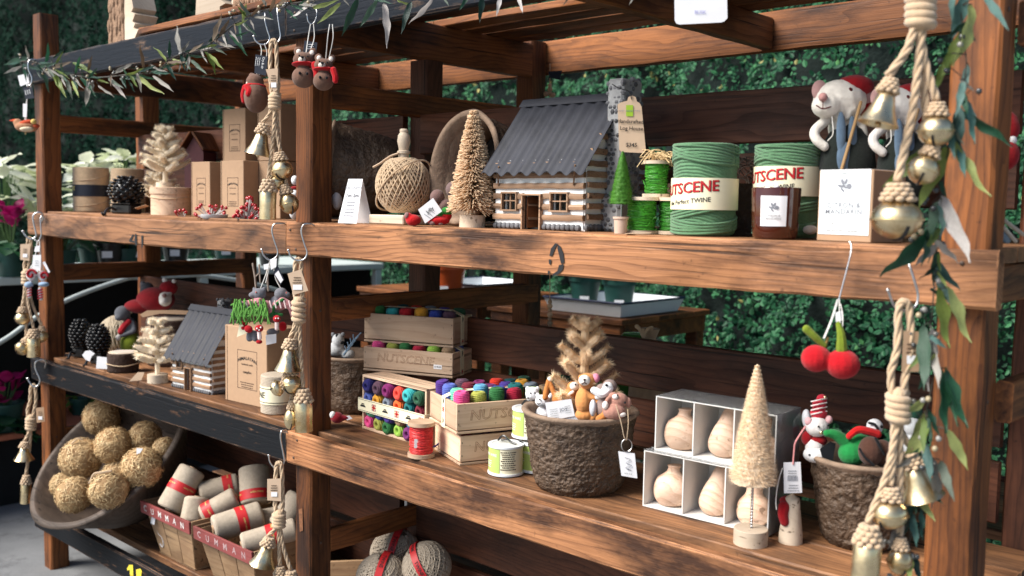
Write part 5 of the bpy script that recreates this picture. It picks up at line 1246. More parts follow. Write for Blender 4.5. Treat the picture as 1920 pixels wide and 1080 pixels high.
# wire tins
def tin(label, X, Y, Z, r, h, rz, key=True):
    t = thing('wire_tin', label, 'tin', (X, Y, Z), rz, 'copper wire tins')
    for z in (0, h): obj('rim', MB().ring([(r * .86, z), (r * 1.06, z), (r * 1.07, z + .003), (r * 1.06, z + .006), (r * .86, z + .006)], 40), whitep, t, smooth=50)
    obj('body', MB().lathe([(0, .002), (r, .002), (r, h + .002), (0, h + .003)], 40), cream, t, smooth=30)
    obj('lid', MB().lathe([(r * .9, h + .003), (r * .9, h + .005), (0, h + .005)], 30), pmat('pale_tin', (.62, .62, .60), .4, .05) if 'pale_tin' not in bpy.data.materials else bpy.data.materials['pale_tin'], t)
    V_ = []; F_ = []
    for i in range(15):
        a = rad(-150 + 82 * i / 14); V_ += [((r + .0008) * math.cos(a), (r + .0008) * math.sin(a), .008), ((r + .0008) * math.cos(a), (r + .0008) * math.sin(a), h - .002)]
    for i in range(14): F_.append((2 * i, 2 * i + 2, 2 * i + 3, 2 * i + 1))
    g_ = obj('green_label', MB().add(V_, F_), pmat('lime_label', (.42, .55, .14), .6, .03, bump=0) if 'lime_label' not in bpy.data.materials else bpy.data.materials['lime_label'], t)
    obj('lettering', text_mesh('PAPER WIRE', .0105, bend=r + .0014), whiteink, g_, (0, 0, h * .74), (0, 0, rad(-22)), smooth=0)
    for j, z in enumerate((.50, .36)): o = obj('small_print', bendm(lines_mb(.030, 2, .006, .0022, seed=j).mesh('small_print', 0), r + .0014), whiteink, g_, (0, 0, h * z), (0, 0, rad(-26)), smooth=0); o['kind'] = 'stuff'
    me = lines_mb(.046, 9, h * .078, h * .036, gap=.2, seed=2).mesh('small_print', 0); o = obj('small_print', bendm(me, r + .0008), kink, t, (0, 0, h * .86), (0, 0, rad(52)), smooth=0); o['kind'] = 'stuff'
    if key:
        k_ = MB(); k_.tube(curve([(-.028, -.002, h + .010), (-.010, .0, h + .026), (.012, .004, h + .013), (.030, .008, h + .008)], 10), .0030, 5); k_.tube(curve([(-.03, .012, h + .008), (-.005, .014, h + .012), (.024, .010, h + .008)], 8), .0022, 5); obj('wire_cutter', k_, blackp, t)
    return t
tin('tin of garden wire in front with a printed cream side', .800, .135, S2 + .003, .047, .076, 0)
tin('tin of garden wire stacked on the one behind, beside the peat pot', .805, .225, S2 + .092, .047, .076, 0)
tin('tin of garden wire at the back under another tin, partly behind the pot', .835, .220, S2 + .003, .047, .076, 10, False)
# ---------------- big peat pot and its toys
BP = Vector((1.018, .185, S2)); peat_pot('large brown peat pot full of felt animals, in the middle of the shelf', BP, .150, .115, .205, None, 1, n=230, m=90)
t = feather_tree('tan feather tree standing inside the large peat pot', (1.005, .215, S2 + .09), .368, .076, 6, 23, base=(0, .02), up=.75, tip=.0185, mat=bpy.data.materials['tan_bristle'], nb=4.6, core=.55, dens=1.2)
for (nm, lb, b, pr, col, parts) in (
  ('plush_bear', 'white felt bear at the left rim of the large peat pot', (995, 785), [('e', 998, 738, 8, 13, 13), ('e', 993, 744, 14, 7, 6), ('e', 989, 729, 6, 4, 5), ('e', 1008, 729, 6, 4, 5), ('e', 1001, 770, 0, 15, 20)], '#e4e4e6', [('eye', '#17181a', [('e', 995, 737, 20, 1.6, 1.6), ('e', 1003, 737, 20, 1.6, 1.6)]), ('nose', '#17181a', [('e', 990, 746, 20, 1.8, 1.5)])]),
  ('plush_cat', 'white felt cat with pink cheeks, second animal from the left in the large pot', (1015, 790), [('e', 1018, 752, 14, 15, 12), ('e', 1008, 741, 12, 4, 5), ('e', 1035, 742, 12, 6, 6), ('e', 1020, 778, 6, 17, 18)], '#e9e9ec', [('eye', '#17181a', [('e', 1012, 749, 28, 1.6, 2), ('e', 1022, 747, 28, 1.6, 2)]), ('nose', '#17181a', [('c', [(1008, 756, 29), (1010, 758, 30), (1013, 756, 29)], .9)])]),
  ('plush_fox', 'ginger felt fox lying on its back with a white paw in the air', (1040, 780), [('c', [(1028, 713, 0), (1024, 732, 4), (1022, 745, 6)], (4, 6)), ('c', [(1030, 715, 0), (1038, 735, 4), (1046, 748, 4)], (4, 7)), ('e', 1052, 748, 2, 18, 15)], '#b9773f', [('paw', '#e6e2dc', [('e', 1031, 711, 0, 5, 5)])]),
  ('plush_mouse', 'ginger and white felt mouse behind the tall standing cat', (1075, 780), [('e', 1074, 726, -4, 12, 11), ('e', 1068, 740, -6, 12, 14)], '#c08350', [('muzzle', '#e6e2dc', [('e', 1077, 724, 4, 9, 8)]), ('arm', '#e6e2dc', [('c', [(1063, 748, 6), (1068, 739, 10), (1074, 735, 12)], 3)]), ('nose', '#17181a', [('e', 1079, 721, 12, 2, 1.6)])]),
  ('plush_cat', 'tall ginger felt cat with a pink ear sitting upright in the large pot', (1095, 790), [('e', 1101, 714, 18, 17, 15), ('e', 1088, 707, 12, 4, 5), ('e', 1094, 752, 12, 16, 26), ('e', 1098, 778, 12, 20, 14), ('c', [(1098, 737, 18), (1110, 745, 24), (1120, 745, 26)], (7, 6)), ('c', [(1110, 785, 20), (1122, 770, 24), (1122, 752, 26)], (8, 6))], '#c98a52', [('face', '#ece6de', [('e', 1096, 713, 30, 11, 10)]), ('ear', '#e58ea6', [('e', 1117, 709, 20, 8, 9)]), ('paw', '#e6e6e8', [('e', 1121, 745, 28, 7, 5)]), ('nose', '#3a1416', [('e', 1096, 712, 40, 2.6, 2)]), ('mouth', '#3a1416', [('c', [(1096, 713, 40), (1096, 717, 40), (1091, 720, 39)], .9), ('c', [(1096, 717, 40), (1100, 720, 39)], .9)])]),
  ('plush_badger', 'white and grey felt badger with its nose raised, right of the tall cat', (1135, 780), [('e', 1143, 724, 6, 14, 13), ('c', [(1128, 731, 12), (1118, 733, 14), (1112, 730, 14)], (12, 5)), ('e', 1132, 765, 6, 16, 20)], '#8d7a74', [('face', '#e8e8ea', [('c', [(1140, 727, 16), (1128, 738, 20), (1114, 732, 20)], (11, 7))]), ('nose', '#17181a', [('e', 1137, 722, 26, 3, 2.4)]), ('belly', '#b9bcc2', [('e', 1112, 765, 10, 7, 16)])]),
  ('plush_rabbit', 'pinkish brown felt rabbit curled at the right rim of the large pot', (1155, 790), [('e', 1160, 750, 12, 18, 14), ('e', 1150, 742, 16, 9, 7), ('e', 1178, 755, 12, 6, 10), ('e', 1152, 772, 16, 22, 16), ('c', [(1134, 768, 18), (1138, 752, 20), (1142, 746, 20)], (5, 4))], '#a5786a', [('muzzle', '#eadfd8', [('e', 1154, 744, 24, 6, 5), ('e', 1165, 777, 26, 9, 5)]), ('paw', '#e4d9d0', [('e', 1135, 760, 24, 6, 8)]), ('eye', '#17181a', [('e', 1172, 755, 26, 2, 2), ('e', 1158, 741, 30, 1.6, 1.6)])]),
  ('plush_cat', 'ginger felt paw and tail of a cat pressed against the right rim', (1130, 790), [('c', [(1124, 786, 26), (1134, 778, 28), (1136, 768, 28)], (8, 6))], '#b9773f', []),
): plush(nm, lb, 'soft toy', b, .17, (col, pr), parts, 'felt animals in the large peat pot', voxel=.0020)
o = wp(1050, 788, .06); t = thing('name_card', 'large white printed card tucked among the felt animals', 'card', o); V = View(0, o)
cdd = obj('card', V.poly(MB(), [(1022, 755), (1071, 748), (1078, 780), (1028, 789)], 6, 1), paper, t, smooth=0); obj('back_card', V.poly(MB(), [(1045, 789), (1078, 780), (1086, 789)], 4, 1), paper, t, smooth=0)
V.lines(1038, 768, 20, 5, 4, 1, paleink, cdd, rot=-9, n=7.2); V.text('JOY', 1057, 768, 9, greyink, cdd, rot=-8, n=7.4); V.lines(1064, 762, 12, 4, 4, 1, paleink, cdd, rot=-9, n=7.2, seed=5)
o = wp(1176, 845, .06); t = thing('swing_tag', 'white swing tag with a line drawing hanging on the large peat pot', 'price tag', o); V = View(0, o)
obj('cord', V.cap(MB(), [(1155, 760, 14), (1164, 790, 16), (1170, 818, 10), (1174, 825, 6)], .9, 5, 14), jutel, t); obj('cord', V.cap(MB(), [(1177, 768, 10), (1178, 795, 14), (1175, 825, 6)], .8, 5, 12), jutel, t)
obj('wire_ring', V.cap(MB(), [(1175 + 10 * math.sin(a), 835 - 12 * math.cos(a), 5) for a in [2 * PI * i / 10 for i in range(11)]], .8, 5, 30), steel, t)
cdd = obj('card', V.poly(MB(), [(1159, 846), (1190, 850), (1195, 897), (1165, 892)], 4, 1), paper, t, smooth=0)
ln = MB(); q = random.Random(3); V.cap(ln, [(1172, 858, 5.6), (1182, 862, 5.6), (1174, 868, 5.6), (1184, 873, 5.6), (1173, 877, 5.6), (1184, 882, 5.6), (1176, 880, 5.6)], .45, 4, 40); obj('line_drawing', ln, greyink, cdd); V.text('with love', 1178, 888, 4, paleink, cdd, rot=8, n=5.8)
# ---------------- gourd boxes
def gourd(M, label, s_, kind):
    q = random.Random(len(label) * 7 + int(s_ * 1000)); R = .031 * s_; H = .100 * s_
    pr = [(0, 0), (R * .5, .001), (R * .85, H * .08), (R, H * .22), (R * .93, H * .38), (R * .78, H * .54), (R * .64, H * .66), (R * .56, H * .76), (R * .50, H * .86), (R * .34, H * .98), (0, H)]
    if kind == 1: pr = [(0, 0), (R * .7, .001), (R * 1.05, H * .12), (R * 1.12, H * .28), (R * .95, H * .45), (R * .62, H * .56), (R * .52, H * .64), (R * .52, H * .80), (R * .44, H * .90), (0, H * .92)]
    if kind == 2: pr = [(0, 0), (R * .8, .001), (R * 1.15, H * .14), (R * 1.22, H * .32), (R * 1.0, H * .52), (R * .6, H * .62), (R * .42, H * .68), (R * .40, H * .76), (R * .46, H * .80), (0, H * .82)]
    C_ = curve([(r_, 0, z) for r_, z in pr], 26); o = obj('wooden_gourd', MB().lathe([(max(0, p.x), p.z) for p in C_[1:-1]], 26), gourdw, None, M=M, smooth=180)
    for v in o.data.vertices:
        if v.co.z > H * .55: v.co.x += (v.co.z - H * .55) * (.28 if kind else .10) 
    lv_ = obj('calyx', MB().tube([(R * .4 * math.cos(a) + .004, R * .4 * math.sin(a), H * .63 + .002 * math.sin(3 * a)) for a in [2 * PI * i / 20 for i in range(21)]], .0022, 5), gourdw, o)
    return tag(o, label, 'wooden gourd', 'turned wooden gourds in white boxes')
whiteb = pmat('white_pressed_card', (.66, .65, .62), .7, .05, 25, .1); acet = pmat('clear_acetate', (.9, .92, .95), .08, .0, bump=0, spec=.5, trans=1.0)
def gbox(label, M, L, D, H, names, hid=()):
    t = thing('display_box', label, 'box'); t.matrix_world = M; w = .0035
    for nm, c, d in (('side_panel', (L / 2, D / 2, w / 2), (L, D, w)), ('side_panel', (L / 2, D / 2, H - w / 2), (L, D, w)), ('end_panel', (w / 2, D / 2, H / 2), (w, D, H - 2 * w)), ('end_panel', (L - w / 2, D / 2, H / 2), (w, D, H - 2 * w)), ('back_panel', (L / 2, D + w / 2, H / 2), (L, w, H)), ('divider', (L / 3, D / 2, H / 2), (w, D - .002, H - 2 * w)), ('divider', (2 * L / 3, D / 2, H / 2), (w, D - .002, H - 2 * w))):
        obj(nm, MB().box(c, d, .0005), whiteb, t)
    sl_ = obj('clear_sleeve', MB().box((L / 2, D / 2, H + .0012), (L + .003, D + .004, .0005)).box((L + .0018, D / 2, H / 2), (.0005, D + .004, H)), acet, t, smooth=0)
    for i, nm in enumerate(names): gourd(M @ T(L * (i + .5) / 3 - .004, D * .46, w) @ RY((-3, 8, -6)[i]), nm, (1.24, 1.22, 1.20)[i], ((0, 1, 2), (2, 0, 1))[len(names[0]) % 2][i])
    return t
gbox('white three-part box of wooden gourds standing on the shelf', T(1.238, .165, S2) @ RZ(2.5), .335, .125, .142, ('wooden gourd at the left of the lower white box', 'wooden gourd in the middle of the lower white box', 'wooden gourd at the right of the lower white box, behind the brush stem'))
gbox('white three-part box of wooden gourds stacked on another', T(1.258, .180, S2 + .1432) @ RZ(2), .320, .120, .136, ('wooden gourd at the left of the upper white box', 'wooden gourd in the middle of the upper white box', 'wooden gourd at the right of the upper white box'))
# cream bottle brush tree on a wire stem
t = thing('brush_tree', 'tall cream bottle brush tree on a twisted wire stem in front of the gourd boxes', 'bottle brush tree', (1.566, .112, S2))
obj('base', MB().lathe([(.0375, 0), (.0375, .034), (.0365, .035), (0, .035)], 40), WD['white'], t, smooth=30)
mb = MB()
for ph in (0, PI): mb.tube([(.0019 * math.cos(a + ph), .0019 * math.sin(a + ph), .034 + .125 * i / 90) for i, a in enumerate([i * .62 for i in range(91)])], .0016, 5)
obj('twisted_stem', mb, steel, t, smooth=180)
obj('bristle_core', brush_core(.262, lambda f: .057 * (1 - f) ** .82 + .004, .138, 30, .74), bris, t, smooth=180); o = obj('bristles', brush(.262, lambda f: .057 * (1 - f) ** .82 + .004, 15000, .00065, None, -.10, 12, 30, blade=True, jit=.10, z0=.138), bris, t, smooth=0); o['kind'] = 'stuff'
# little wooden gnome with scarf and tag
o = at(1482, 1016, Z=S2); t = thing('wooden_gnome', 'little wooden peg gnome with a red felt scarf on the middle shelf', 'figure', o)
obj('peg', MB().lathe([(.026, 0), (.0255, .02), (.019, .075), (.016, .10), (0, .112)], 28), WD['white'], t, smooth=60)
V = View(0, o); d_ = o - Vector(t.location); sc_m = V.many([('e', 1481, 948, 0, 20, 10), ('e', 1480, 938, 0, 19, 9), ('c', [(1470, 950, 12), (1468, 965, 14), (1471, 978, 15)], (11, 9))]); sc_m.v = [tuple(Vector(p) + d_) for p in sc_m.v]; obj('scarf', fuse(sc_m, .002), felt, t, color='#8f1018')
o = wp(1486, 866, .17); t = thing('swing_tag', 'white printed swing tag hanging in front of the wooden gnome', 'price tag', o); V = View(0, o)
cdd = obj('card', V.poly(MB(), [(1469, 867), (1501, 866), (1504, 924), (1470, 925)], 8, 1), paper, t, smooth=0); V.lines(1486, 884, 22, 3, 4.5, 1.5, greyink, cdd, n=9.2); V.lines(1488, 911, 24, 3, 5, 1.6, greyink, cdd, n=9.2, seed=4)
bar = MB(); q = random.Random(2)
for i in range(9): V.poly(bar, [(1477 + i * 2.2, 893), (1477 + i * 2.2 + q.choice((.7, 1.3)), 893), (1477 + i * 2.2 + 1, 902), (1477 + i * 2.2, 902)], 9.2, .1)
obj('barcode', bar, greyink, cdd, smooth=0)['kind'] = 'stuff'
obj('twist_cord', V.cap(MB(), [(1487, 870, 9), (1489, 845, 8), (1492, 828, 10), (1510, 800, 12)], 1.6, 6, 16), pmat('red_white_cord', (.62, .25, .25), .8, .5, 220), t); obj('white_cord', V.cap(MB(), [(1467, 878, 6), (1459, 905, 6), (1455, 938, 6), (1456, 955, 6)], 1.1, 5, 14), string, t)
# ---------------- right peat pot
peat_pot('dark peat pot of felt toys at the right end of the middle shelf', (1.735, .300, S2), .118, .082, .195, None, 7, n=170, m=64)
for (nm, lb, b, pr, col, parts) in (
  ('plush_mouse', 'white felt mouse in a red striped stocking cap', (1532, 850), [('e', 1532, 800, 12, 22, 19), ('e', 1536, 806, 24, 9, 8), ('e', 1527, 840, 8, 17, 20)], '#dcd6d3', [('ear', '#d9a9ac', [('e', 1516, 790, 16, 7, 8)]), ('ear', '#d9a9ac', [('e', 1554, 787, 16, 7, 8)]), ('stocking_cap', '#b8283a', [('e', 1535, 775, 8, 16, 12), ('e', 1536, 760, 8, 13, 12), ('e', 1541, 748, 8, 10, 9)]), ('cap_stripe', '#e8dcd8', [('c', [(1521, 777 - 8 * i, 14), (1535, 774 - 8 * i, 22), (1550, 771 - 8 * i, 14)], 1.3) for i in range(4)]), ('bell', '#b8923a', [('e', 1547, 745, 14, 3.5, 3.5), ('e', 1540, 811, 30, 4, 4)], brass), ('jumper', '#8c1018', [('e', 1535, 826, 10, 16, 10), ('e', 1513, 822, 2, 10, 14)]), ('eye', '#101012', [('e', 1535, 800, 34, 2, 2), ('e', 1553, 798, 30, 2, 2)])]),
  ('plush_penguin', 'spotted white felt toy with a black wing behind the swing tag', (1535, 868), [('e', 1530, 852, 14, 24, 16)], '#dedede', [('spot', '#15151a', [('e', 1518, 853, 28, 2.5, 2), ('e', 1530, 850, 30, 2, 2), ('e', 1528, 862, 30, 2, 2), ('e', 1540, 858, 28, 2, 2)]), ('wing', '#14171d', [('p', [(1537, 842), (1557, 828), (1567, 832), (1562, 862), (1556, 884), (1548, 880)], 34, 4)])]),
  ('plush_elf', 'felt toy in a green coat with a red scarf, right of the capped mouse', (1590, 870), [('e', 1598, 850, 10, 26, 24), ('c', [(1585, 828, 8), (1566, 815, 10), (1550, 812, 12)], (13, 7)), ('e', 1612, 832, 6, 24, 18)], '#1c7a3c', [('scarf', '#c01a1c', [('c', [(1592, 818, 24), (1608, 806, 28), (1626, 808, 28), (1645, 814, 26)], (6, 8))]), ('head', '#dcdcde', [('e', 1640, 800, 8, 15, 15)]), ('mask', '#17181c', [('c', [(1630, 793, 20), (1640, 796, 24), (1646, 804, 24)], 2.5), ('e', 1653, 800, 22, 3, 3)])]),
  ('plush_bear', 'brown felt toy with black cord straps behind the hanging rope', (1640, 865), [('e', 1632, 846, 12, 22, 28), ('e', 1655, 850, 4, 20, 26)], '#4a3026', [('strap', '#101116', [('c', [(1612, 842, 32), (1622, 858, 36), (1638, 872, 34)], 2.4), ('c', [(1642, 822, 30), (1650, 838, 34), (1658, 852, 30)], 2.4)])]),
  ('plush_mouse', 'grey white felt mouse with a green hat behind the garland', (1700, 850), [('e', 1712, 800, 4, 17, 18), ('e', 1712, 835, 0, 20, 26)], '#b9bcbe', [('hat', '#1f4a3a', [('e', 1714, 770, 0, 15, 18)]), ('jumper', '#246b3f', [('e', 1718, 842, 6, 18, 22)]), ('scarf', '#b01f24', [('e', 1735, 786, 2, 8, 3)])]),
): plush(nm, lb, 'soft toy', b, .24, (col, pr), parts, 'felt toys in the right peat pot', voxel=.0020)
o = wp(1510, 800, .25); t = thing('plastic_sleeve', 'clear plastic sleeve standing at the left of the right peat pot', 'packaging', o); V = View(0, o); obj('sleeve', V.poly(MB(), [(1486, 790), (1502, 770), (1506, 850), (1490, 855)], -6, 1), acet, t, smooth=0); obj('white_ear', V.many([('e', 1512, 785, -8, 8, 18)]), felt, t, color='#cfd0d4')
# ------------------------------------------------------------------ bottom shelf
bc = at(206, 850, Y=.10); bn = Vector((.05, -.66, .75)).normalized(); RB = .385
t = thing('wooden_bowl', 'huge tilted grey wooden bowl full of straw balls on the bottom shelf', 'bowl', bc); M = align(bn)
Hb = .31; pr = [(0, -Hb), (.11, -Hb), (.165, -Hb * .93), (.235, -Hb * .72), (.298, -Hb * .42), (.352, -.05), (RB + .006, -.004), (RB + .004, .010), (RB - .012, .013), (RB - .030, -.002), (.285, -Hb * .40), (.215, -Hb * .66), (.14, -Hb * .83), (0, -Hb * .86)]
P_ = curve([(r, 0, z) for r, z in pr], 60); obj('shell', MB().lathe([(max(0, p.x), p.z) for p in P_], 72, M, rf=lambda q, z, a, j: q * (1 + .012 * noise.noise((math.cos(a) * 2, math.sin(a) * 2, z * 9)))), WD['bowl'], t, smooth=180)
def straw_ball(label, u, v, rp, off):
    d = RIGHT * ((u - 960) / FPX) + DOWN * ((v - 540) / FPX) + FWD; tt = (bc + bn * off - CAM).dot(bn) / d.dot(bn); c = CAM + d * tt; r = rp * pm(c)
    t = thing('straw_ball', label, 'straw ball', c, 0, 'straw balls in the wooden bowl'); q = random.Random(int(u * 7 + v))
    mb = MB().ball((0, 0, 0), r * .97, 28, 20); mb.v = [tuple(Vector(p) * (1 + .05 * noise.noise(Vector(p) * 30 + Vector((u, v, 0))) + .03 * noise.noise(Vector(p) * 90))) for p in mb.v]
    obj('core', mb, straw, t, smooth=180); s_ = MB()
    for i in range(int(620 * (rp / 36) ** 2)):
        n = Vector((q.gauss(0, 1), q.gauss(0, 1), q.gauss(0, 1))).normalized(); tg_ = n.orthogonal().normalized(); tg_.rotate(Matrix.Rotation(q.uniform(0, 6.28), 3, n)); l = q.uniform(.010, .030); w = n.cross(tg_) * q.uniform(.0007, .0016)
        p0 = n * r * q.uniform(.98, 1.03) - tg_ * l * .5; p1 = n * r * q.uniform(1.0, 1.05); p2 = n * r * q.uniform(.97, 1.06) + tg_ * l * .5
        k = len(s_.v); s_.v += [tuple(p0 - w), tuple(p0 + w), tuple(p1 + w), tuple(p1 - w), tuple(p2 + w), tuple(p2 - w)]; s_.f += [(k, k + 1, k + 2, k + 3), (k + 3, k + 2, k + 4, k + 5)]
    o = obj('straw', s_, strawb, t, smooth=0); o['kind'] = 'stuff'; return t, c, r
for lb, u, v, rp, off in (('straw ball highest in the wooden bowl, under the black rail', 190, 783, 34, .00), ('straw ball in the middle of the bowl, second from the top', 213, 836, 36, .03), ('straw ball at the left of the bowl with a brown loop', 152, 860, 39, .05), ('shaded straw ball right of the second one near the back', 272, 820, 31, -.03),
  ('straw ball at the right of the bowl with a white tag', 266, 877, 39, .03), ('small straw ball at the far right rim of the bowl', 309, 842, 23, -.02), ('straw ball lowest in the bowl by the front rim', 139, 928, 34, .05), ('straw ball with a twisted cord beside the lowest one', 204, 917, 37, .07), ('straw ball half hidden behind the left ones', 118, 910, 24, -.05), ('straw ball hidden deep in the middle of the pile', 222, 890, 30, -.06), ('straw ball mostly hidden behind the right rim', 246, 908, 16, -.02)):
    t, c, r = straw_ball(lb, u, v, rp, off); V = View(0, c); dv = MB()
    if 'brown loop' in lb: obj('cord_loop', V.cap(dv, [(u - 18, v - 28, 24), (u - 6, v - 38, 22), (u + 2, v - 36, 20)], 1.6, 5, 10), jute, t)
    elif 'twisted' in lb: obj('cord_loop', V.cap(dv, [(u - 36, v - 12, 18), (u - 28, v - 28, 20), (u - 14, v - 31, 20), (u + 4, v - 34, 16)], 2.2, 6, 12), jute, t)
    elif 'white tag' in lb: obj('tag_card', V.poly(dv, [(u - 10, v - 37), (u + 2, v - 36), (u - 3, v - 28), (u - 10, v - 25)], 34), paper, t)
# berry baskets
def basket(label, X, Y, rz, wt, dt_, h, ws, seed, brightr):
    t = thing('berry_basket', label, 'basket', (X, Y, S3), rz, 'painted berry baskets'); ib = .050; rimh = .050
    def side(nm, p0, p1, inx, iny):                          # tapered veneer sides of three slats each
        for i in range(3):
            a, b = i / 3 + .008, (i + 1) / 3 - .008; top0 = Vector(p0).lerp(Vector(p1), a); top1 = Vector(p0).lerp(Vector(p1), b); c = (Vector(p0) + Vector(p1)) / 2
            f = .74; cc = Vector((0, 0, 0)); b0 = Vector((top0.x * f + ctr.x * (1 - f), top0.y * f + ctr.y * (1 - f), .004)); b1 = Vector((top1.x * f + ctr.x * (1 - f), top1.y * f + ctr.y * (1 - f), .004)); n = (ctr - c); n.z = 0; n = n.normalized() * .0035
            V_ = [b0, b1, top1, top0]; V_ = V_ + [p + n for p in V_]
            obj('slat', MB().add(V_, [(0, 1, 2, 3), (7, 6, 5, 4), (0, 4, 5, 1), (1, 5, 6, 2), (2, 6, 7, 3), (3, 7, 4, 0)]), WD['basket'], t, smooth=0)
    ctr = Vector((wt / 2, dt_ / 2, 0)); C_ = [(0.004, .004, h - .012), (wt - .004, .004, h - .012), (wt - .004, dt_ - .004, h - .012), (.004, dt_ - .004, h - .012)]
    for i in range(4): side('s', C_[i], C_[(i + 1) % 4], 0, 0)
    obj('bottom', MB().box((wt / 2, dt_ / 2, .003), (wt * .74, dt_ * .74, .005)), WD['basket'], t)
    e = .009
    rf_ = obj('rim_board', MB().box((0, 0, 0), (wt + .008, e, rimh), .001), WD['redrim'], t, (wt / 2, -.003, h - rimh / 2), (rad(4), 0, 0))
    for nm, c, l, a in (('rim_board', (wt / 2, dt_ + .003, h - rimh / 2), wt + .008, 0), ('rim_board', (-.003, dt_ / 2, h - rimh / 2 - .001), dt_ - .004, 90), ('rim_board', (wt + .003, dt_ / 2, h - rimh / 2 - .001), dt_ - .004, 90)):
        obj(nm, MB().box((0, 0, 0), (l, e, rimh), .001), WD['basket'], t, c, (0, 0, rad(a)))
    chalk = pmat('worn_chalk_white', (.62, .58, .56) if brightr else (.40, .27, .27), .9, .25, 90, 0)
    for i, ch in enumerate('CUMMAN'):
        o = obj('lettering', text_mesh(ch, .036), chalk, rf_, (-wt * .40 + i * wt * .155, -e / 2 - .0008, .001 * (-1) ** i), (0, rad(4 * (-1) ** i), 0), smooth=0)
    if brightr:
        obj('price_sticker', MB().box((0, 0, 0), (.030, .0008, .034)), paper, t, (wt * .19, .008, h - rimh - .018), (rad(-11), 0, 0))
        pts = [(.072, h * .60), (.058, h * .50), (.072, h * .40), (.094, h * .36), (.100, h * .24), (.085, h * .16), (.068, h * .20)]
        obj('chalk_scrawl', MB().tube(curve([(x, .012 + (h - z) * .155, z) for x, z in pts], 24), .0030, 5), chalk, t)
    return t, h
o1 = at(268, 938, Y=.07); print_ = None
BX1, BY1, HB = -1.187, .075, .222
basket('old berry basket with a dark red rim and bright chalk letters, left', BX1, BY1, 0, .385, .36, HB, .1, 1, True)
basket('old berry basket with a faded pink red rim, in front of the bell rope', -.745, .065, 0, .395, .36, HB, .1, 2, False)
def linen_spool(label, u, v, Y, L, r, axis, sticker=0, bandpos=.5, red=True, Zc=None):
    c = at(u, v, Y=Y); M = T(*c) @ align(axis) @ T(0, 0, -L / 2)
    t = thing('linen_spool', label, 'twine spool', (0, 0, 0), 0, 'linen twine spools in the baskets'); t.matrix_world = M
    obj('wound_twine', ridged(r, L, None, 30, 40, .0014, 1.3, hole=r * .3, round_=.014), linen, t, smooth=180)
    obj('core_tube', MB().ring([(r * .22, -.004), (r * .30, -.004), (r * .30, L + .004), (r * .22, L + .004)], 20), kraft, t)
    if red:
        b = obj('paper_band', MB().ring([(r + .0010, L * bandpos - .019), (r + .0022, L * bandpos - .019), (r + .0022, L * bandpos + .019), (r + .0010, L * bandpos + .019)], 40), redband, t)
        for a in (0, 90, 180, 270):
            obj('lettering', text_mesh('LINEN TWINE', .0085, bend=r + .0030), gold, b, (0, 0, L * bandpos + .004), (0, 0, rad(a)), smooth=0)
        if sticker is not None:
            me = MB().box((0, 0, 0), (.046, .0006, .034)).mesh('barcode_sticker'); 
            V_ = []; F_ = []
            for i in range(9):
                x = -.023 + .046 * i / 8; a = x / (r + .003); V_ += [((r + .003) * math.sin(a), -(r + .003) * math.cos(a), -.017), ((r + .003) * math.sin(a), -(r + .003) * math.cos(a), .017)]
            for i in range(8): F_.append((2 * i, 2 * i + 2, 2 * i + 3, 2 * i + 1))
            so_ = obj('barcode_sticker', MB().add(V_, F_), paper, b, (0, 0, L * bandpos), (0, 0, rad(sticker)), smooth=180)
            o = obj('small_print', bendm(lines_mb(.030, 3, .008, .003, seed=int(u)).mesh('small_print', 0), r + .0036), greyink, so_, (0, 0, .008), smooth=0); o['kind'] = 'stuff'
    return t
R_, U_, F_c = RIGHT, UPV, FWD
def ax(right, up, fwd): return R_ * right + U_ * up + F_c * fwd
linen_spool('linen spool leaning out of the left basket with a red band and barcode', 340, 917, .17, .185, .056, ax(.42, .85, .35), None, .52)
linen_spool('linen spool lying at the back of the left basket, red band to the right', 412, 918, .30, .16, .050, ax(.95, .2, .3), None, .72)
linen_spool('upright linen spool at the back right of the left basket', 478, 910, .33, .150, .060, ax(-.15, .9, .35), None, .22)
linen_spool('plain linen spool low at the front of the left basket', 366, 956, .16, .10, .050, ax(.1, .9, .3), None, .5, False)
linen_spool('linen spool lying across the right side of the left basket, pale red band', 412, 950, .21, .15, .044, ax(.8, .45, .2), None, .22)
linen_spool('linen spool lying at the front of the right basket with a bright red band', 446, 978, .17, .185, .052, ax(.88, .22, .42), None, .58)
linen_spool('linen spool low at the right front of the right basket', 505, 1006, .16, .20, .042, ax(.92, .22, .30), None, .55)
linen_spool('linen spool at the back of the right basket behind the bell rope', 545, 960, .30, .14, .052, ax(.5, .8, .3), None, .5, False)
linen_spool('shaded linen spool between the others in the right basket', 520, 972, .33, .14, .046, ax(.9, .1, .4), None, .5, False)
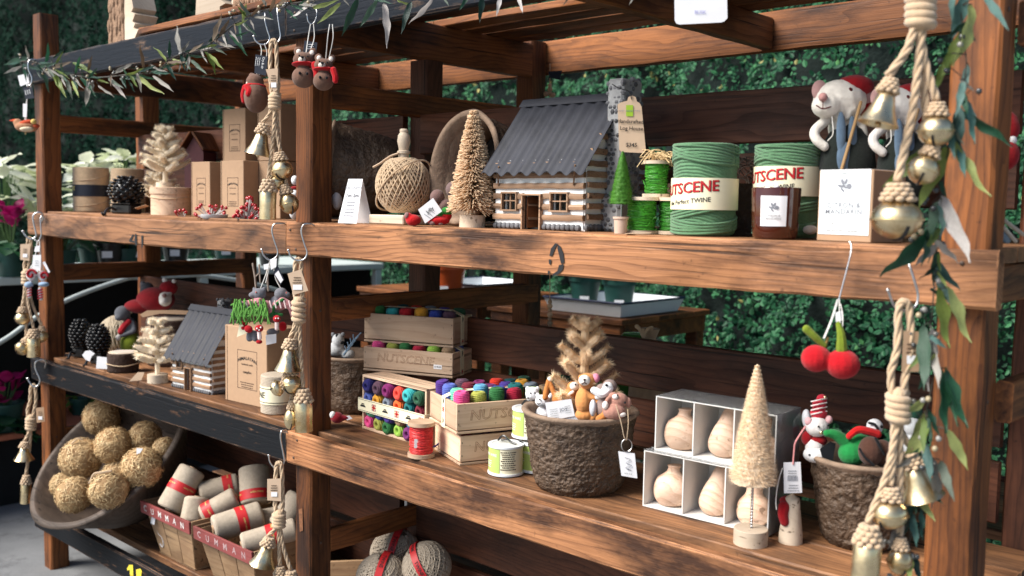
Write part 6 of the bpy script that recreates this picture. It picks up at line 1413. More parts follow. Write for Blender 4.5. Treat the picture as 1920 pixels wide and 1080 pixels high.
# low crate with twine balls and the wicker lid
M6 = T(-.285, .235, S3 + .004) @ RZ(52); 
tc = thing('wooden_tray', 'shallow rough wooden tray holding red banded twine balls', 'crate'); tc.matrix_world = M6; L6, W6, H6 = .50, .40, .150
for nm, c, d, a in (('side_board', (L6 / 2, .006, H6 / 2), (L6, .012, H6), 0), ('side_board', (L6 / 2, W6 - .006, H6 / 2), (L6, .012, H6), 0), ('end_board', (.006, W6 / 2, H6 / 2), (W6 - .025, .012, H6), 90), ('end_board', (L6 - .006, W6 / 2, H6 / 2), (W6 - .025, .012, H6), 90), ('bottom_board', (L6 / 2, W6 / 2, .002), (L6, W6, .008), 0)):
    obj(nm, MB().box((0, 0, 0), d, .002), WD['basket'], tc, c, (0, 0, rad(a)))
def banded_ball(label, u, v, rp, Y, spin, tilt, st):
    c = at(u, v, Y=Y); k = pm(c); r = rp * k; t = thing('twine_ball', label, 'ball of twine', c, 0, 'linen balls with red bands'); 
    M0 = Matrix.Rotation(rad(spin), 4, FWD) @ align(ax(.0, 1, -.25))
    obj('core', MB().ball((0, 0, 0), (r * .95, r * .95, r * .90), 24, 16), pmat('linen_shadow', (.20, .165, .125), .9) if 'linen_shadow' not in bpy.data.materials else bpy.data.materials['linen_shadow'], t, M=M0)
    q = random.Random(int(u)); mb = MB()
    for lay, (cnt, tw, sc__) in enumerate(((64, .9, .985), (40, -.5, 1.0), (14, 1.8, 1.012))):
        for i in range(cnt):
            a = 2 * PI * i / cnt + q.uniform(-.04, .04); pts = []; lim = q.uniform(66, 80)
            for j in range(15):
                b = rad(-lim + 2 * lim * j / 14); rr_ = r * sc__ * q.uniform(.990, 1.006); aa = a + tw * b
                pts.append((rr_ * math.cos(b) * math.cos(aa), rr_ * math.cos(b) * math.sin(aa), rr_ * .96 * math.sin(b)))
            mb.tube(pts, r * .034 * q.uniform(.8, 1.1), 4, cap=False)
    obj('cord', mb, linen, t, M=M0, smooth=180)
    Mb = M0 @ Matrix.Rotation(rad(90 + tilt), 4, 'Y') @ T(0, 0, 0); b = obj('paper_band', MB().ring([(r * 1.045, -r * .14), (r * 1.06, -r * .14), (r * 1.06, r * .14), (r * 1.045, r * .14)], 48), redband, t, M=Mb)
    for az in range(0, 360, 60): obj('lettering', text_mesh('TWINE', r * .20, bend=r * 1.066), ink, b, rot=(0, 0, rad(az + st)), smooth=0)
    return t
banded_ball('linen twine ball with a red band at the back of the tray', 742, 1038, 47, .42, 18, -8, 10)
banded_ball('linen twine ball with a red band at the right of the tray', 800, 1062, 46, .36, -38, 5, 30)
banded_ball('linen twine ball with a red band lowest in the frame', 716, 1085, 48, .27, 8, 2, 50)
t = thing('wicker_dome', 'domed brown wicker lid just showing at the bottom edge', 'basket', (.42, .22, S3)); mb = MB()
mb.lathe([(.27, 0), (.27, .02), (.24, .055), (.16, .085), (.06, .098), (0, .1)], 60, rf=lambda q, z, a, j: q + .002 * math.sin(a * 60)); obj('weave', mb, pmat('brown_wicker', (.16, .085, .035), .7, .35, 40, .9, 120, .004), t, smooth=180)

# ------------------------------------------------------------------ on top of the rack
def slab(label, pts, Y, d, mat, bark=None):
    o = wp(*pts[0], Y); t = thing('wooden_tree', label, 'wood decoration', o, 0, 'rough wooden trees on the roof'); P = [at(u, v, Y=Y) - o for u, v in pts]; n = len(P); q = Vector((0, d, 0))
    obj('carved_edge', MB().add(P + [p + q for p in P], [tuple(range(n)), tuple(range(2 * n - 1, n - 1, -1))] + [(i, i + n, (i + 1) % n + n, (i + 1) % n) for i in range(n)]), mat, t, smooth=0)
    if bark:
        B = [at(u, v, Y=Y - .004) - o for u, v in bark]; n = len(B); mb = MB(); q2 = random.Random(3)
        mb.add(B + [p + Vector((0, d * .6, 0)) for p in B], [tuple(range(n)), tuple(range(2 * n - 1, n - 1, -1))] + [(i, i + n, (i + 1) % n + n, (i + 1) % n) for i in range(n)])
        for i in range(40):
            f, g = q2.random(), q2.random(); p = (B[0].lerp(B[1], f)).lerp(B[3].lerp(B[2], f), g); mb.ball(p, (.012, .008, .03), 6, 4)
        obj('bark', mb, pmat('light_bark', (.26, .16, .10), .9, .4, 40, 1.0, 60, .008) if 'light_bark' not in bpy.data.materials else bpy.data.materials['light_bark'], t, smooth=30)
    return t
slab('rough bark slab tree with a stepped carved edge on the roof corner', [(203, 84), (206, -30), (241, -30), (250, 14), (246, 22), (253, 26), (248, 40), (253, 44), (250, 52), (259, 56), (252, 72)], .12, .10, WD['white'], [(203, 83), (206, -30), (230, -30), (232, 80)])
slab('pale stepped wooden tree on the roof behind the bark slab', [(366, 36), (369, -20), (409, -20), (408, -4), (423, 6), (412, 12), (412, 24)], .22, .08, WD['white'])
slab('pale stepped wooden tree partly behind the garland on the roof', [(440, 18), (434, 4), (440, -20), (500, -20), (505, 10), (486, 22)], .16, .08, WD['white'], [(436, 22), (446, -20), (520, -20), (500, 16)])
o = wp(1315, 0, -.03); t = thing('price_sign', 'white rounded price card hanging from the roof edge', 'sign', o); V = View(0, o)
c_ = obj('card', V.poly(MB(), [(1264, -70), (1362, -76), (1364, 34), (1358, 40), (1352, 42), (1274, 46), (1268, 44), (1265, 38)], 0, 1.5), paper, t, smooth=0); V.text('BLISK', 1313, 23, 9, pmat('pale_violet_ink', (.42, .42, .66), .6, 0, bump=0), c_, n=1.2)
# ------------------------------------------------------------------ hooks, bells and ornaments
s_hook('steel S hook at the left end of the top shelf rail', -.020, [(78, 418, -6), (81, 404, -2), (74, 398, 2), (64, 402, 5), (62, 412, 6), (68, 440, 6), (64, 446, 6), (57, 448, 7), (48, 442, 8), (43, 434, 8)], 2.0)
s_hook('second steel S hook at the left end, holding the lollipop ornaments', -.014, [(84, 412, -4), (80, 404, 0), (76, 410, 4), (77, 430, 6), (77, 442, 6), (72, 452, 6), (66, 450, 6)], 1.6)
s_hook('steel S hook at the left end of the black middle rail', -.02, [(84, 690, -6), (86, 678, 0), (78, 674, 5), (68, 678, 7), (66, 690, 7), (75, 712, 7), (70, 724, 7), (62, 724, 8), (55, 716, 8), (52, 710, 8)], 2.0)
s_hook('steel S hook left of the middle post, on the top shelf rail', -.02, [(536, 421, -6), (530, 419, 0), (515, 420, 6), (510, 432, 7), (514, 450, 7), (521, 472, 7), (516, 484, 7), (504, 487, 7), (494, 478, 8), (491, 468, 8)], 2.1)
s_hook('steel S hook right on the middle post, over the top shelf rail', -.02, [(590, 424, -6), (584, 420, 0), (570, 421, 6), (565, 434, 7), (570, 455, 7), (576, 474, 7), (570, 486, 7), (556, 488, 7), (545, 480, 8), (541, 469, 8)], 2.1)
s_hook('steel S hook on the black middle rail beside the middle post', -.02, [(540, 812, -6), (536, 806, 0), (528, 808, 6), (526, 822, 7), (531, 850, 7), (533, 866, 7), (526, 876, 7), (514, 876, 7), (506, 866, 8), (504, 854, 8)], 1.9)
s_hook('long steel hook on the top rail holding the felt cherries', -.02, [(1592, 452, -4), (1596, 460, 2), (1595, 476, 6), (1588, 505, 7), (1580, 535, 7), (1574, 558, 7), (1570, 572, 7)], 2.0)
s_hook('steel S hook holding the large bell rope at the right', -.09, [(1702, 488, -8), (1706, 500, 0), (1714, 525, 6), (1721, 552, 7), (1718, 572, 8), (1706, 580, 8), (1690, 582, 8), (1676, 572, 8), (1667, 550, 9), (1665, 544, 9)], 3.0)
s_hook('steel hook on the blue black roof rail holding the left felt bear', -.02, [(497, 24, -4), (497, 38, 4), (502, 58, 6), (506, 72, 6), (500, 82, 6), (488, 83, 7), (479, 76, 7), (476, 68, 7)], 2.0)
s_hook('steel hook on the blue black roof rail holding the bell rope', -.02, [(520, 14, 0), (521, 30, 4), (524, 52, 6), (526, 68, 6), (522, 78, 6), (514, 80, 6)], 1.9)
s_hook('steel hook on the blue black roof rail holding the felt bear pair', -.02, [(593, 14, 0), (594, 26, 4), (591, 40, 6), (584, 45, 6), (578, 40, 7), (576, 28, 7)], 1.7)
s_hook('white coated hook on the roof corner holding the bird', -.06, [(68, 112, -2), (58, 112, 4), (53, 118, 6), (54, 132, 6), (60, 146, 6), (58, 158, 6), (52, 161, 6)], 1.9)
bell_rope('jute bell rope hanging in front of the kraft boxes, top left bay', -.055, (513, 76), (515, 178, 203), [('cone', 492, 249, 52, 42, 4, 12), ('round', 526, 300, 39, 36, 4, -10), ('round', 520, 326, 34, 32, -8, 8), ('cyl', 503, 358, 31, 53, 8, 1), ('round', 537, 362, 36, 40, -4, -15)], 3.9, ([(498, 130), (521, 128), (520, 168), (513, 174), (499, 174)][:4], kraft2))
bell_rope('jute bell rope on the middle post beside the tall kraft box', -.055, (559, 486), (560, 562, 602), [('cone', 543, 652, 52, 42, 6, 3), ('round', 546, 702, 37, 36, 2, -3), ('round', 531, 724, 30, 24, 6, 70), ('cyl', 569, 752, 33, 57, 4, -1), ('round', 546, 766, 24, 40, -6, 4)], 4.4, ([(539, 513), (564, 505), (578, 545), (550, 553)], kraft2))
bell_rope('jute bell rope hanging over the right berry basket', -.055, (523, 868), (523, 962, 986), [('cone', 502, 1022, 52, 38, 6, 14), ('round', 525, 1076, 36, 34, 2, 0), ('cyl', 545, 1090, 30, 50, 0, 0)], 4.2, ([(501, 898), (527, 897), (527, 940), (501, 938)], kraft2))
bell_rope('large out of focus jute bell rope at the right of the middle shelf', -.13, (1695, 566), (1684, 738, 788), [('round', 1669, 936, 66, 56, 6, 0), ('cone', 1712, 872, 86, 62, -12, -18), ('cyl', 1627, 1018, 52, 84, 8, 2), ('round', 1688, 1028, 46, 52, -4, 0)], 7.4, ([(1694, 620), (1727, 622), (1723, 697), (1690, 697)], kraft), 14)
bell_rope('large jute bell rope at the top right in front of the plush mice', -.16, (1727, -120), (1726, -8, 48), [('cone', 1664, 172, 76, 62, 8, 14), ('round', 1756, 216, 64, 58, 2, 0), ('round', 1742, 292, 58, 56, -8, 20), ('round', 1683, 374, 92, 74, 8, 0)], 9.0, None, 18)
bell_rope('small jute bell rope on the left post above the middle rail', -.045, (55, 446), (50, 508, 532), [('round', 42, 585, 27, 24, 6, 0), ('cyl', 63, 632, 24, 37, 6, 0), ('round', 49, 642, 28, 26, 2, 30), ('round', 78, 620, 22, 22, -4, 0)], 3.0, ([(38, 458), (57, 457), (55, 489), (38, 487)], kraft2), 4)
bell_rope('small jute bell rope on the left post below the black rail', -.045, (62, 722), (58, 782, 804), [('cone', 46, 838, 36, 24, 6, 4), ('cyl', 49, 906, 18, 38, 4, 4)], 3.2, ([(67, 765), (82, 763), (84, 790), (69, 793)], kraft), 6)
def strings(t, V, lines): 
    mb = MB()
    for pts in lines: V.cap(mb, pts, 1.0, 5, 10)
    return obj('string', mb, string, t)
bearc = '#6a4f42'
t, V = plush('felt_bear', 'brown felt bear ornament seen from behind with a red scarf', 'ornament', (478, 80), -.05, (bearc, [('e', 480, 182, 0, 23, 30), ('e', 478, 154, 2, 17, 15), ('e', 472, 142, 0, 6, 6), ('e', 484, 144, 0, 6, 6)]), [('scarf', '#a80e16', [('e', 478, 162, 0, 21, 6, 20), ('c', [(464, 164, 16), (468, 170, 20), (466, 176, 22)], (7, 6)), ('c', [(460, 164, 8), (456, 178, 8), (457, 190, 8)], (6, 4))]), ('ear', '#c9bcae', [('e', 464, 157, 10, 3, 4)])])
strings(t, V, [[(488, 84, 4), (490, 100, 4), (480, 144, 2)], [(496, 82, 4), (500, 104, 2), (484, 146, 2)]]); c_ = tagcard(t, V, [(479, 102), (502, 106), (499, 142), (477, 137)], navy, 8, 'name_tag'); V.text('Cry & sir', 493, 118, 6, whiteink, c_, rot=98, n=9); V.lines(486, 116, 22, 3, 3.5, 1, whiteink, c_, rot=98, n=9)
for lb, dx, dy, n, s_ in (('brown felt bear ornament facing out with a red scarf', 0, 0, 10, 1.0), ('brown felt bear ornament tucked behind its twin at the right', 37, 9, -14, .9)):
    X = lambda u: 572 + (u - 572) * s_ + dx
    Yv = lambda v: 126 + (v - 126) * s_ + dy
    t, V = plush('felt_bear', lb, 'ornament', (X(582), 46), -.05, (bearc, [('e', X(569), Yv(145), n, 22 * s_, 20 * s_), ('e', X(569), Yv(112), n + 2, 20 * s_, 14 * s_), ('e', X(559), Yv(96), n, 9 * s_, 9 * s_, 5), ('e', X(587), Yv(98), n, 8 * s_, 9 * s_, 5)]),
      [('scarf', '#a80e16', [('e', X(571), Yv(121), n, 24 * s_, 5 * s_, 22 * s_), ('c', [(X(590), Yv(122), n + 14), (X(594), Yv(136), n + 16), (X(594), Yv(144), n + 16)], (7 * s_, 6 * s_))]), ('inner_ear', '#d8cfc6', [('e', X(560), Yv(97), n + 5, 4.5, 5, 3), ('e', X(585), Yv(99), n + 5, 4.5, 5, 3)]), ('muzzle', '#cfc4ba', [('e', X(566), Yv(112), n + 17 * s_, 7, 6, 5)]), ('nose', '#101014', [('e', X(567), Yv(107), n + 24 * s_, 3.2, 2.2), ('c', [(X(567), Yv(109), n + 24), (X(567), Yv(113), n + 24)], .8)]), ('eye', '#101014', [('e', X(561), Yv(104), n + 20 * s_, 1.6, 1.8), ('e', X(577), Yv(106), n + 18 * s_, 1.6, 1.8), ('e', X(562), Yv(137), n + 22 * s_, 2.4, 3), ('e', X(576), Yv(138), n + 21 * s_, 2.4, 3)])], 'felt bear ornaments')
    strings(t, V, [[(X(582), 46, 2), (X(578), 70, 2), (X(574), Yv(98), n)], [(X(588), 46, 2), (X(589), 72, 2), (X(580), Yv(100), n)]])
    if dx == 0: c_ = tagcard(t, V, [(571, 76), (595, 80), (593, 98), (568, 98)], navy, 4, 'name_tag'); V.lines(582, 84, 18, 3, 4, 1.4, whiteink, c_, n=5)
t, V = plush('felt_bird', 'orange and cream felt bird ornament beside the left post', 'ornament', (58, 160), -.06, ('#a8795a', [('e', 50, 238, 0, 22, 10), ('e', 33, 230, 2, 8, 8)]), [('wing', '#b5492a', [('e', 48, 231, 8, 14, 6, 6, -15), ('e', 68, 236, 6, 6, 4)]), ('breast', '#d6c5a8', [('e', 50, 242, 8, 13, 5)]), ('beak', '#c8502c', [('c', [(28, 226, 4), (19, 226, 4)], (3, 1))]), ('ball', '#d6b86a', [('e', 63, 228, 10, 5, 5)]), ('leg', '#b09a70', [('c', [(48, 246, 4), (48, 251, 4)], 1.5)])])
strings(t, V, [[(58, 160, 2), (48, 200, 2), (47, 226, 2)], [(52, 162, 2), (50, 198, 2), (49, 228, 2)]]); tagcard(t, V, [(33, 142), (53, 137), (55, 156), (38, 162)], paper, 5, 'price_tag'); c_ = tagcard(t, V, [(42, 162), (60, 164), (64, 184), (48, 186)], navy, 3, 'name_tag'); V.lines(55, 172, 12, 3, 4, 1.4, whiteink, c_, rot=75, n=4); tagcard(t, V, [(43, 194), (51, 195), (50, 220), (43, 219)], paper, 4, 'barcode_tag')
t, V = plush('lollipop_ornament', 'bunch of red and white felt lollipop ornaments on the left post', 'ornament', (72, 452), -.05, ('#d9cfd0', [('e', 58, 515, 4, 10, 12, 5), ('e', 80, 517, 0, 9, 11, 5), ('c', [(57, 527, 4), (56, 546, 4)], 2)]), [('swirl', '#8d0f1c', [('c', [(58 + (2 + 1.05 * i) * math.cos(i * .75), 515 + (2 + 1.1 * i) * math.sin(i * .75), 10) for i in range(9)], 2.4), ('c', [(82 + (2 + .9 * i) * math.cos(i * .75 + 1), 518 + (2 + 1.0 * i) * math.sin(i * .75 + 1), 6) for i in range(8)], 2.3)]), ('bow', '#8fa6c0', [('e', 54, 534, 6, 8, 6), ('e', 82, 533, 4, 10, 5)]), ('candy_cane', '#d8d2d0', [('c', [(55, 540, 4), (55, 556, 4)], 3.6), ('c', [(75, 542, 0), (77, 560, 0)], 3.6)]), ('stripe', '#96202c', [('c', [(51, 541 + 5 * i, 7), (59, 538 + 5 * i, 7)], 1.2) for i in range(4)] + [('c', [(71, 545 + 5 * i, 4), (80, 542 + 5 * i, 4)], 1.2) for i in range(4)])])
strings(t, V, [[(70, 452, 2), (66, 480, 2), (58, 503, 2)], [(74, 452, 2), (76, 480, 2), (80, 506, 2)]]); c_ = tagcard(t, V, [(62, 478), (77, 478), (76, 508), (60, 507)], paper, 8, 'price_tag'); V.lines(69, 490, 9, 3, 4, 1.2, greyink, c_, n=9); tagcard(t, V, [(79, 492), (84, 490), (94, 510), (91, 512)], paper, 6, 'side_tag'); tagcard(t, V, [(66, 462), (75, 460), (74, 472), (64, 472)], paper, 6, 'top_tag')
# bunch of felt mice with green tassels
tag_l = 'bunch of grey felt mouse ornaments in pink stripes with a green felt tree'
t, V = plush('mouse_ornament', tag_l, 'ornament', (508, 488), -.06, ('#6c6c72', [('e', 486, 552, 8, 13, 12), ('e', 474, 553, 12, 8, 6), ('c', [(478, 545, 8), (476, 541, 8)], (5, 3)), ('c', [(494, 545, 8), (496, 541, 8)], (6, 4)), ('e', 527, 551, 0, 13, 12), ('e', 538, 553, 2, 7, 6), ('e', 520, 570, -6, 16, 16), ('e', 486, 575, 0, 16, 16), ('c', [(470, 625, 4), (468, 634, 6)], (8, 7)), ('c', [(480, 626, 6), (479, 635, 8)], (7, 6)), ('e', 512, 622, -4, 12, 7)]),
  [('jumper', '#b98084', [('c', [(486, 566, 14), (466, 570, 16), (456, 570, 14)], (9, 5)), ('e', 487, 573, 10, 17, 10), ('c', [(500, 572, 12), (508, 582, 14)], (9, 6)), ('c', [(530, 566, 8), (545, 575, 8), (550, 590, 6)], (9, 6)), ('e', 524, 572, 4, 14, 10)]), ('stripe', '#d8c4c2', [('c', [(452 + 9 * i, 565, 22), (455 + 9 * i, 577, 22)], 1.6) for i in range(11)]),
   ('felt_tree', '#5a8f3e', [('c', [(440 + q_ % 20 * 3.2 + 3 * math.sin(q_ * 5.1), 570 + 9 * math.sin(q_ * 1.7), 22 + 4 * math.sin(q_ * 2.9)), (437 + q_ % 20 * 3.4 + 4 * math.sin(q_ * 3.3), 586 + 6 * math.sin(q_ * 4.1), 28), (438 + q_ % 20 * 3.3 + 7 * math.sin(q_ * 2.1), 598 + 10 * math.cos(q_ * 1.3), 25 + 3 * math.cos(q_))], 1.5) for q_ in range(46)] + [('c', [(446 + 2 * (q_ % 6), 566 + 7 * (q_ % 3), 20), (434 + 4 * (q_ % 4), 572 + 6 * (q_ % 5), 22)], 1.7) for q_ in range(12)]), ('wreath', '#2f7038', [('c', [(508, 592, 14), (514, 576, 16), (524, 566, 16), (530, 562, 16)], 3.2), ('c', [(506, 572, 10), (512, 586, 12), (528, 590, 12)], 3)]),
   ('heart', '#a3101c', [('e', 457, 615, 14, 7, 6, 5, 20), ('e', 466, 617, 24, 8, 7, 5, 20), ('e', 459, 606, 12, 6, 6, 5), ('e', 530, 612, 8, 8, 9, 5)]), ('toadstool_cap', '#a3101c', [('e', 486, 616, 26, 8, 7), ('e', 519, 598, 24, 7, 7), ('e', 486, 641, 18, 6, 4)]), ('toadstool_stem', '#d9c2c0', [('c', [(486, 622, 26), (487, 634, 26)], 4), ('c', [(519, 605, 24), (519, 616, 24)], 4)]), ('spot', '#e8e0de', [('e', 482, 616, 34, 1.6, 1.6), ('e', 489, 614, 34, 1.6, 1.6), ('e', 486, 619, 34, 1.4, 1.4), ('e', 517, 597, 31, 1.4, 1.4), ('e', 522, 597, 31, 1.4, 1.4)]), ('eye', '#c06a60', [('e', 480, 548, 20, 1.4, 1.6), ('e', 537, 549, 12, 1.4, 1.6)])], voxel=.003)
strings(t, V, [[(506, 488, 2), (500, 510, 2), (488, 542, 2)], [(512, 488, 2), (516, 520, 0), (526, 540, 0)], [(508, 490, 3), (498, 530, 3)]])
for pts, mt, n in (([(450, 603), (462, 618), (464, 624), (444, 632)], cream, 18), ([(498, 628), (518, 626), (518, 643), (499, 647)], paper, 8), ([(506, 487), (519, 484), (518, 500), (508, 506)], paper, 10), ([(494, 496), (504, 494), (503, 504), (495, 506)], paper, 9), ([(512, 512), (520, 496), (533, 524), (526, 534)], navy, 8), ([(515, 514), (522, 507), (531, 525), (526, 531)], paper, 9)): tagcard(t, V, pts, mt, n)
obj('twig', V.many([('c', [(474, 495, -4), (478, 520, -4), (480, 545, -2)], (2.0, 1.6)), ('c', [(486, 497, -6), (488, 530, -4)], (1.8, 1.4)), ('c', [(501, 505, -4), (502, 530, -4), (503, 545, -2)], (2.2, 1.8)), ('c', [(517, 515, -4), (524, 535, -4)], (1.8, 1.4)), ('c', [(478, 520, -4), (486, 512, -4)], 1.2)]), pmat('grey_twig', (.26, .20, .16), .9, .3, 60, .5), t)
# felt cherries
t, V = plush('felt_cherries', 'pair of big red felt cherries with green stalks on a white cord', 'ornament', (1572, 572), -.045, ('#a80f1a', [('e', 1530, 672, 0, 28, 26), ('e', 1524, 662, 4, 16, 12), ('e', 1580, 683, 14, 32, 28), ('e', 1580, 670, 12, 24, 16)]), [('leaf', '#6d7d22', [('c', [(1512, 617, 4), (1528, 632, 6), (1545, 648, 4)], (8, 6)), ('c', [(1572, 608, 16), (1577, 628, 20), (1578, 655, 18)], (5, 11))]), ('stalk', '#8a7340', [('c', [(1552, 634, 4), (1548, 645, 4), (1540, 654, 2)], 2.4)])])
strings(t, V, [[(1572, 562, 6), (1560, 600, 8), (1546, 634, 8)], [(1574, 562, 6), (1574, 585, 10), (1576, 612, 18)], [(1570, 562, 6), (1558, 600, 6), (1544, 634, 6)], [(1576, 570, 8), (1580, 590, 12), (1580, 612, 16)]]); tagcard(t, V, [(1566, 586), (1580, 582), (1580, 600), (1567, 604)], paper, 9, 'paper_tag')

# ------------------------------------------------------------------ garlands
LC = dict(g=('#1f4a35', '#173c2c', '#28543a', '#12332a'), l=('#7d8f45', '#8d9c58', '#5f7434', '#a3ad6a'), s=('#7d7a72', '#96928a', '#5f6a5c', '#aaa59d', '#44604d'), b=('#6c5a48', '#5d4c3c', '#7a6a58'), w=('#c4bfba', '#b4ada8'), t=('#4c736c', '#3d605b', '#62827a'))
def leaf_mesh(seed):
    """long wavy lance-shaped leaf, unit length along x, folded along its midrib"""
    q = random.Random(seed); n = 12; V = []; F = []; a0 = q.uniform(0, 6)
    for i in range(n + 1):
        f = i / n; w = .105 * (math.sin(PI * min(1, f * 1.02 + .02) ** .8)) ** .85 * (1 + .12 * math.sin(f * 17 + a0)); 
        if i in (0, n): w = .006
        z = .03 * math.sin(f * 6 + a0) - .06 * f * f
        V += [(f, -w, z + .028 * math.sin(f * 13 + a0) + w * .35), (f, 0, z - .004), (f, w, z + .028 * math.sin(f * 11 + a0 + 2) + w * .35)]
    for i in range(n): k = i * 3; F += [(k, k + 1, k + 4, k + 3), (k + 1, k + 2, k + 5, k + 4)]
    me = MB().add(V, F).mesh('leaf', 180); me.materials.append(leafm); return me
LEAVES = [leaf_mesh(i) for i in range(5)]
fibre(leafm)
def garland(label, Y, stem, leaves, seed, wide=1.0, bpx=2.4, rs=1.1):
    o = wp(*stem[0], Y); t = thing('garland', label, 'garland', o, 0, 'faux leaf garlands'); q = random.Random(seed)
    P = curve([at(u, v, Y=Y + q.uniform(-.012, .012)) - o for u, v in stem], 70); k = pm(o + P[30])
    mb = MB(); mb.tube(P, [rs * pm(o + p) * 1.2 for p in P], 5)
    for (u0, v0, u1, v1, c) in leaves:
        a = at(u0, v0, Y=Y - q.uniform(0, .02)) - o; b = at(u1, v1, Y=Y - q.uniform(.0, .06)) - o; d = b - a; L = d.length
        s_ = min(P, key=lambda p: (p - a).length); mb.tube(curve([s_, s_.lerp(a, .6) + Vector((0, -.006, 0)), a], 5), .0011, 4)
        x = d.normalized(); vdir = (o + a - CAM).normalized(); z = (-vdir - x * (-vdir).dot(x)).normalized(); z.rotate(Matrix.Rotation(q.uniform(-.9, .9), 3, x)); y = z.cross(x); w = pm(o + a) * math.hypot(u1 - u0, v1 - v0) * wide * q.uniform(.8, 1.1)
        M = Matrix(((x[0] * L, y[0] * w, z[0] * w, a[0]), (x[1] * L, y[1] * w, z[1] * w, a[1]), (x[2] * L, y[2] * w, z[2] * w, a[2]), (0, 0, 0, 1)))
        obj('leaf', q.choice(LEAVES), None, t, M=M, color=q.choice(LC[c]))
    obj('stem', mb, pmat('garland_wire', (.045, .04, .03), .7, .3) if 'garland_wire' not in bpy.data.materials else bpy.data.materials['garland_wire'], t)
    return t, o, P, q
bd_mesh = MB().ball((0, 0, 0), 1, 8, 6).mesh('berry', 180); bd_mesh.materials.append(pmat('pearl_berry', None, .25, .1, 20, 0, spec=.6))
def beads(t, o, P, q, n, r, Y, extra=()):
    mbw = MB()
    for i in range(n):
        p = q.choice(P[3:]); c = p + Vector((q.uniform(-.03, .03), q.uniform(-.03, .0), q.uniform(-.03, .03)))
        for j in range(q.choice((1, 2, 3))):
            b = obj('berry', bd_mesh, None, t, c + Vector((q.uniform(-.012, .012), -.004, q.uniform(-.012, .012))), color=q.choice(('#3a3c3c', '#55534e', '#8d8a84', '#a89878'))); b.scale = (r,) * 3
        mbw.tube([p, c], .0008, 4)
    if mbw.v: obj('berry_stalk', mbw, bpy.data.materials['garland_wire'], t)['kind'] = 'stuff'
S_L = [(20, 118), (60, 115), (100, 132), (150, 143), (190, 145), (240, 140), (290, 135), (330, 105), (370, 95), (410, 70), (440, 45), (480, 25), (540, 8), (600, 0), (660, -10), (760, -15), (900, -18), (1080, -26), (1220, -30)]
LV_L = [(55, 108, 2, 122, 'g'), (42, 123, 6, 139, 's'), (86, 117, 92, 82, 'g'), (100, 108, 120, 94, 'g'), (104, 122, 118, 97, 'l'), (70, 122, 96, 172, 's'), (78, 125, 97, 145, 's'), (97, 130, 135, 138, 'g'), (100, 135, 122, 180, 'l'), (125, 148, 135, 185, 's'), (100, 130, 130, 145, 'l'), (130, 140, 157, 165, 's'), (135, 152, 148, 183, 'l'), (137, 118, 180, 138, 'l'), (165, 135, 172, 105, 'b'), (150, 145, 180, 178, 'g'), (168, 150, 160, 200, 's'), (205, 145, 237, 185, 'w'), (185, 160, 213, 182, 's'), (212, 138, 250, 118, 's'), (240, 150, 253, 173, 'g'), (182, 150, 203, 155, 'l'), (259, 142, 303, 177, 'l'), (268, 130, 264, 82, 'b'), (260, 130, 277, 137, 's'), (288, 142, 325, 172, 's'), (280, 120, 310, 136, 's'), (312, 115, 288, 85, 'l'), (318, 110, 318, 74, 'g'), (340, 100, 328, 45, 's'), (345, 115, 322, 122, 'l'), (352, 110, 350, 136, 'g'), (358, 112, 386, 138, 's'), (385, 96, 407, 138, 'l'), (390, 100, 419, 130, 'l'), (408, 83, 382, 90, 'l'), (408, 80, 442, 90, 's'), (400, 78, 414, 26, 'b'), (412, 68, 430, 36, 'b'), (430, 65, 465, 102, 'g'), (438, 68, 468, 60, 'g'), (440, 48, 464, 38, 'l'), (475, 32, 511, 35, 's'), (470, 30, 500, 2, 'b'), (455, 40, 462, 5, 'l'), (585, 8, 543, 33, 'w'), (585, 15, 632, 2, 'l'), (640, 5, 594, 45, 'l'), (560, 8, 600, 10, 's'), (510, 15, 548, -5, 'b'), (500, 12, 486, -12, 's'), (525, 12, 533, -12, 'l'), (672, -4, 640, 70, 'g'), (708, 0, 674, 52, 's'), (720, 4, 728, 86, 'w'), (772, 2, 751, 62, 'g'), (812, -4, 767, 48, 'w'), (880, -12, 861, 20, 'g'), (904, -12, 900, 43, 'g'), (940, -12, 931, 28, 'w'), (700, 0, 735, 5, 'g'), (745, 0, 776, 12, 'l'), (830, -8, 842, 12, 's'), (970, -14, 980, 24, 'w'), (1068, -14, 1057, 12, 'b'), (1192, -14, 1179, 10, 's'), (640, -8, 655, 12, 's')]
q_ = random.Random(77)
for i_ in range(78):
    j_ = q_.uniform(0, 12.5); s0, s1 = S_L[int(j_)], S_L[int(j_) + 1]; f_ = j_ % 1; u_, v_ = s0[0] + (s1[0] - s0[0]) * f_, s0[1] + (s1[1] - s0[1]) * f_ + q_.uniform(-4, 6)
    an = q_.uniform(-.7, 1.9) if q_.random() < .8 else q_.uniform(-2.4, -.8); l_ = q_.uniform(18, 38); LV_L.append((u_, v_, u_ + l_ * math.cos(an), v_ + l_ * math.sin(an), q_.choice('ggssglsb')))
t, o, P, q = garland('long leaf garland draped along the roof rail, from the left post', -.045, S_L, LV_L, 4, .92); beads(t, o, P[:52], q, 34, .0052, -.05)
S_R = [(1800, -30), (1805, 60), (1812, 120), (1800, 200), (1780, 270), (1765, 370), (1755, 470), (1750, 560), (1745, 640), (1752, 690), (1738, 770), (1730, 840), (1722, 890), (1712, 950), (1705, 1020), (1700, 1095)]
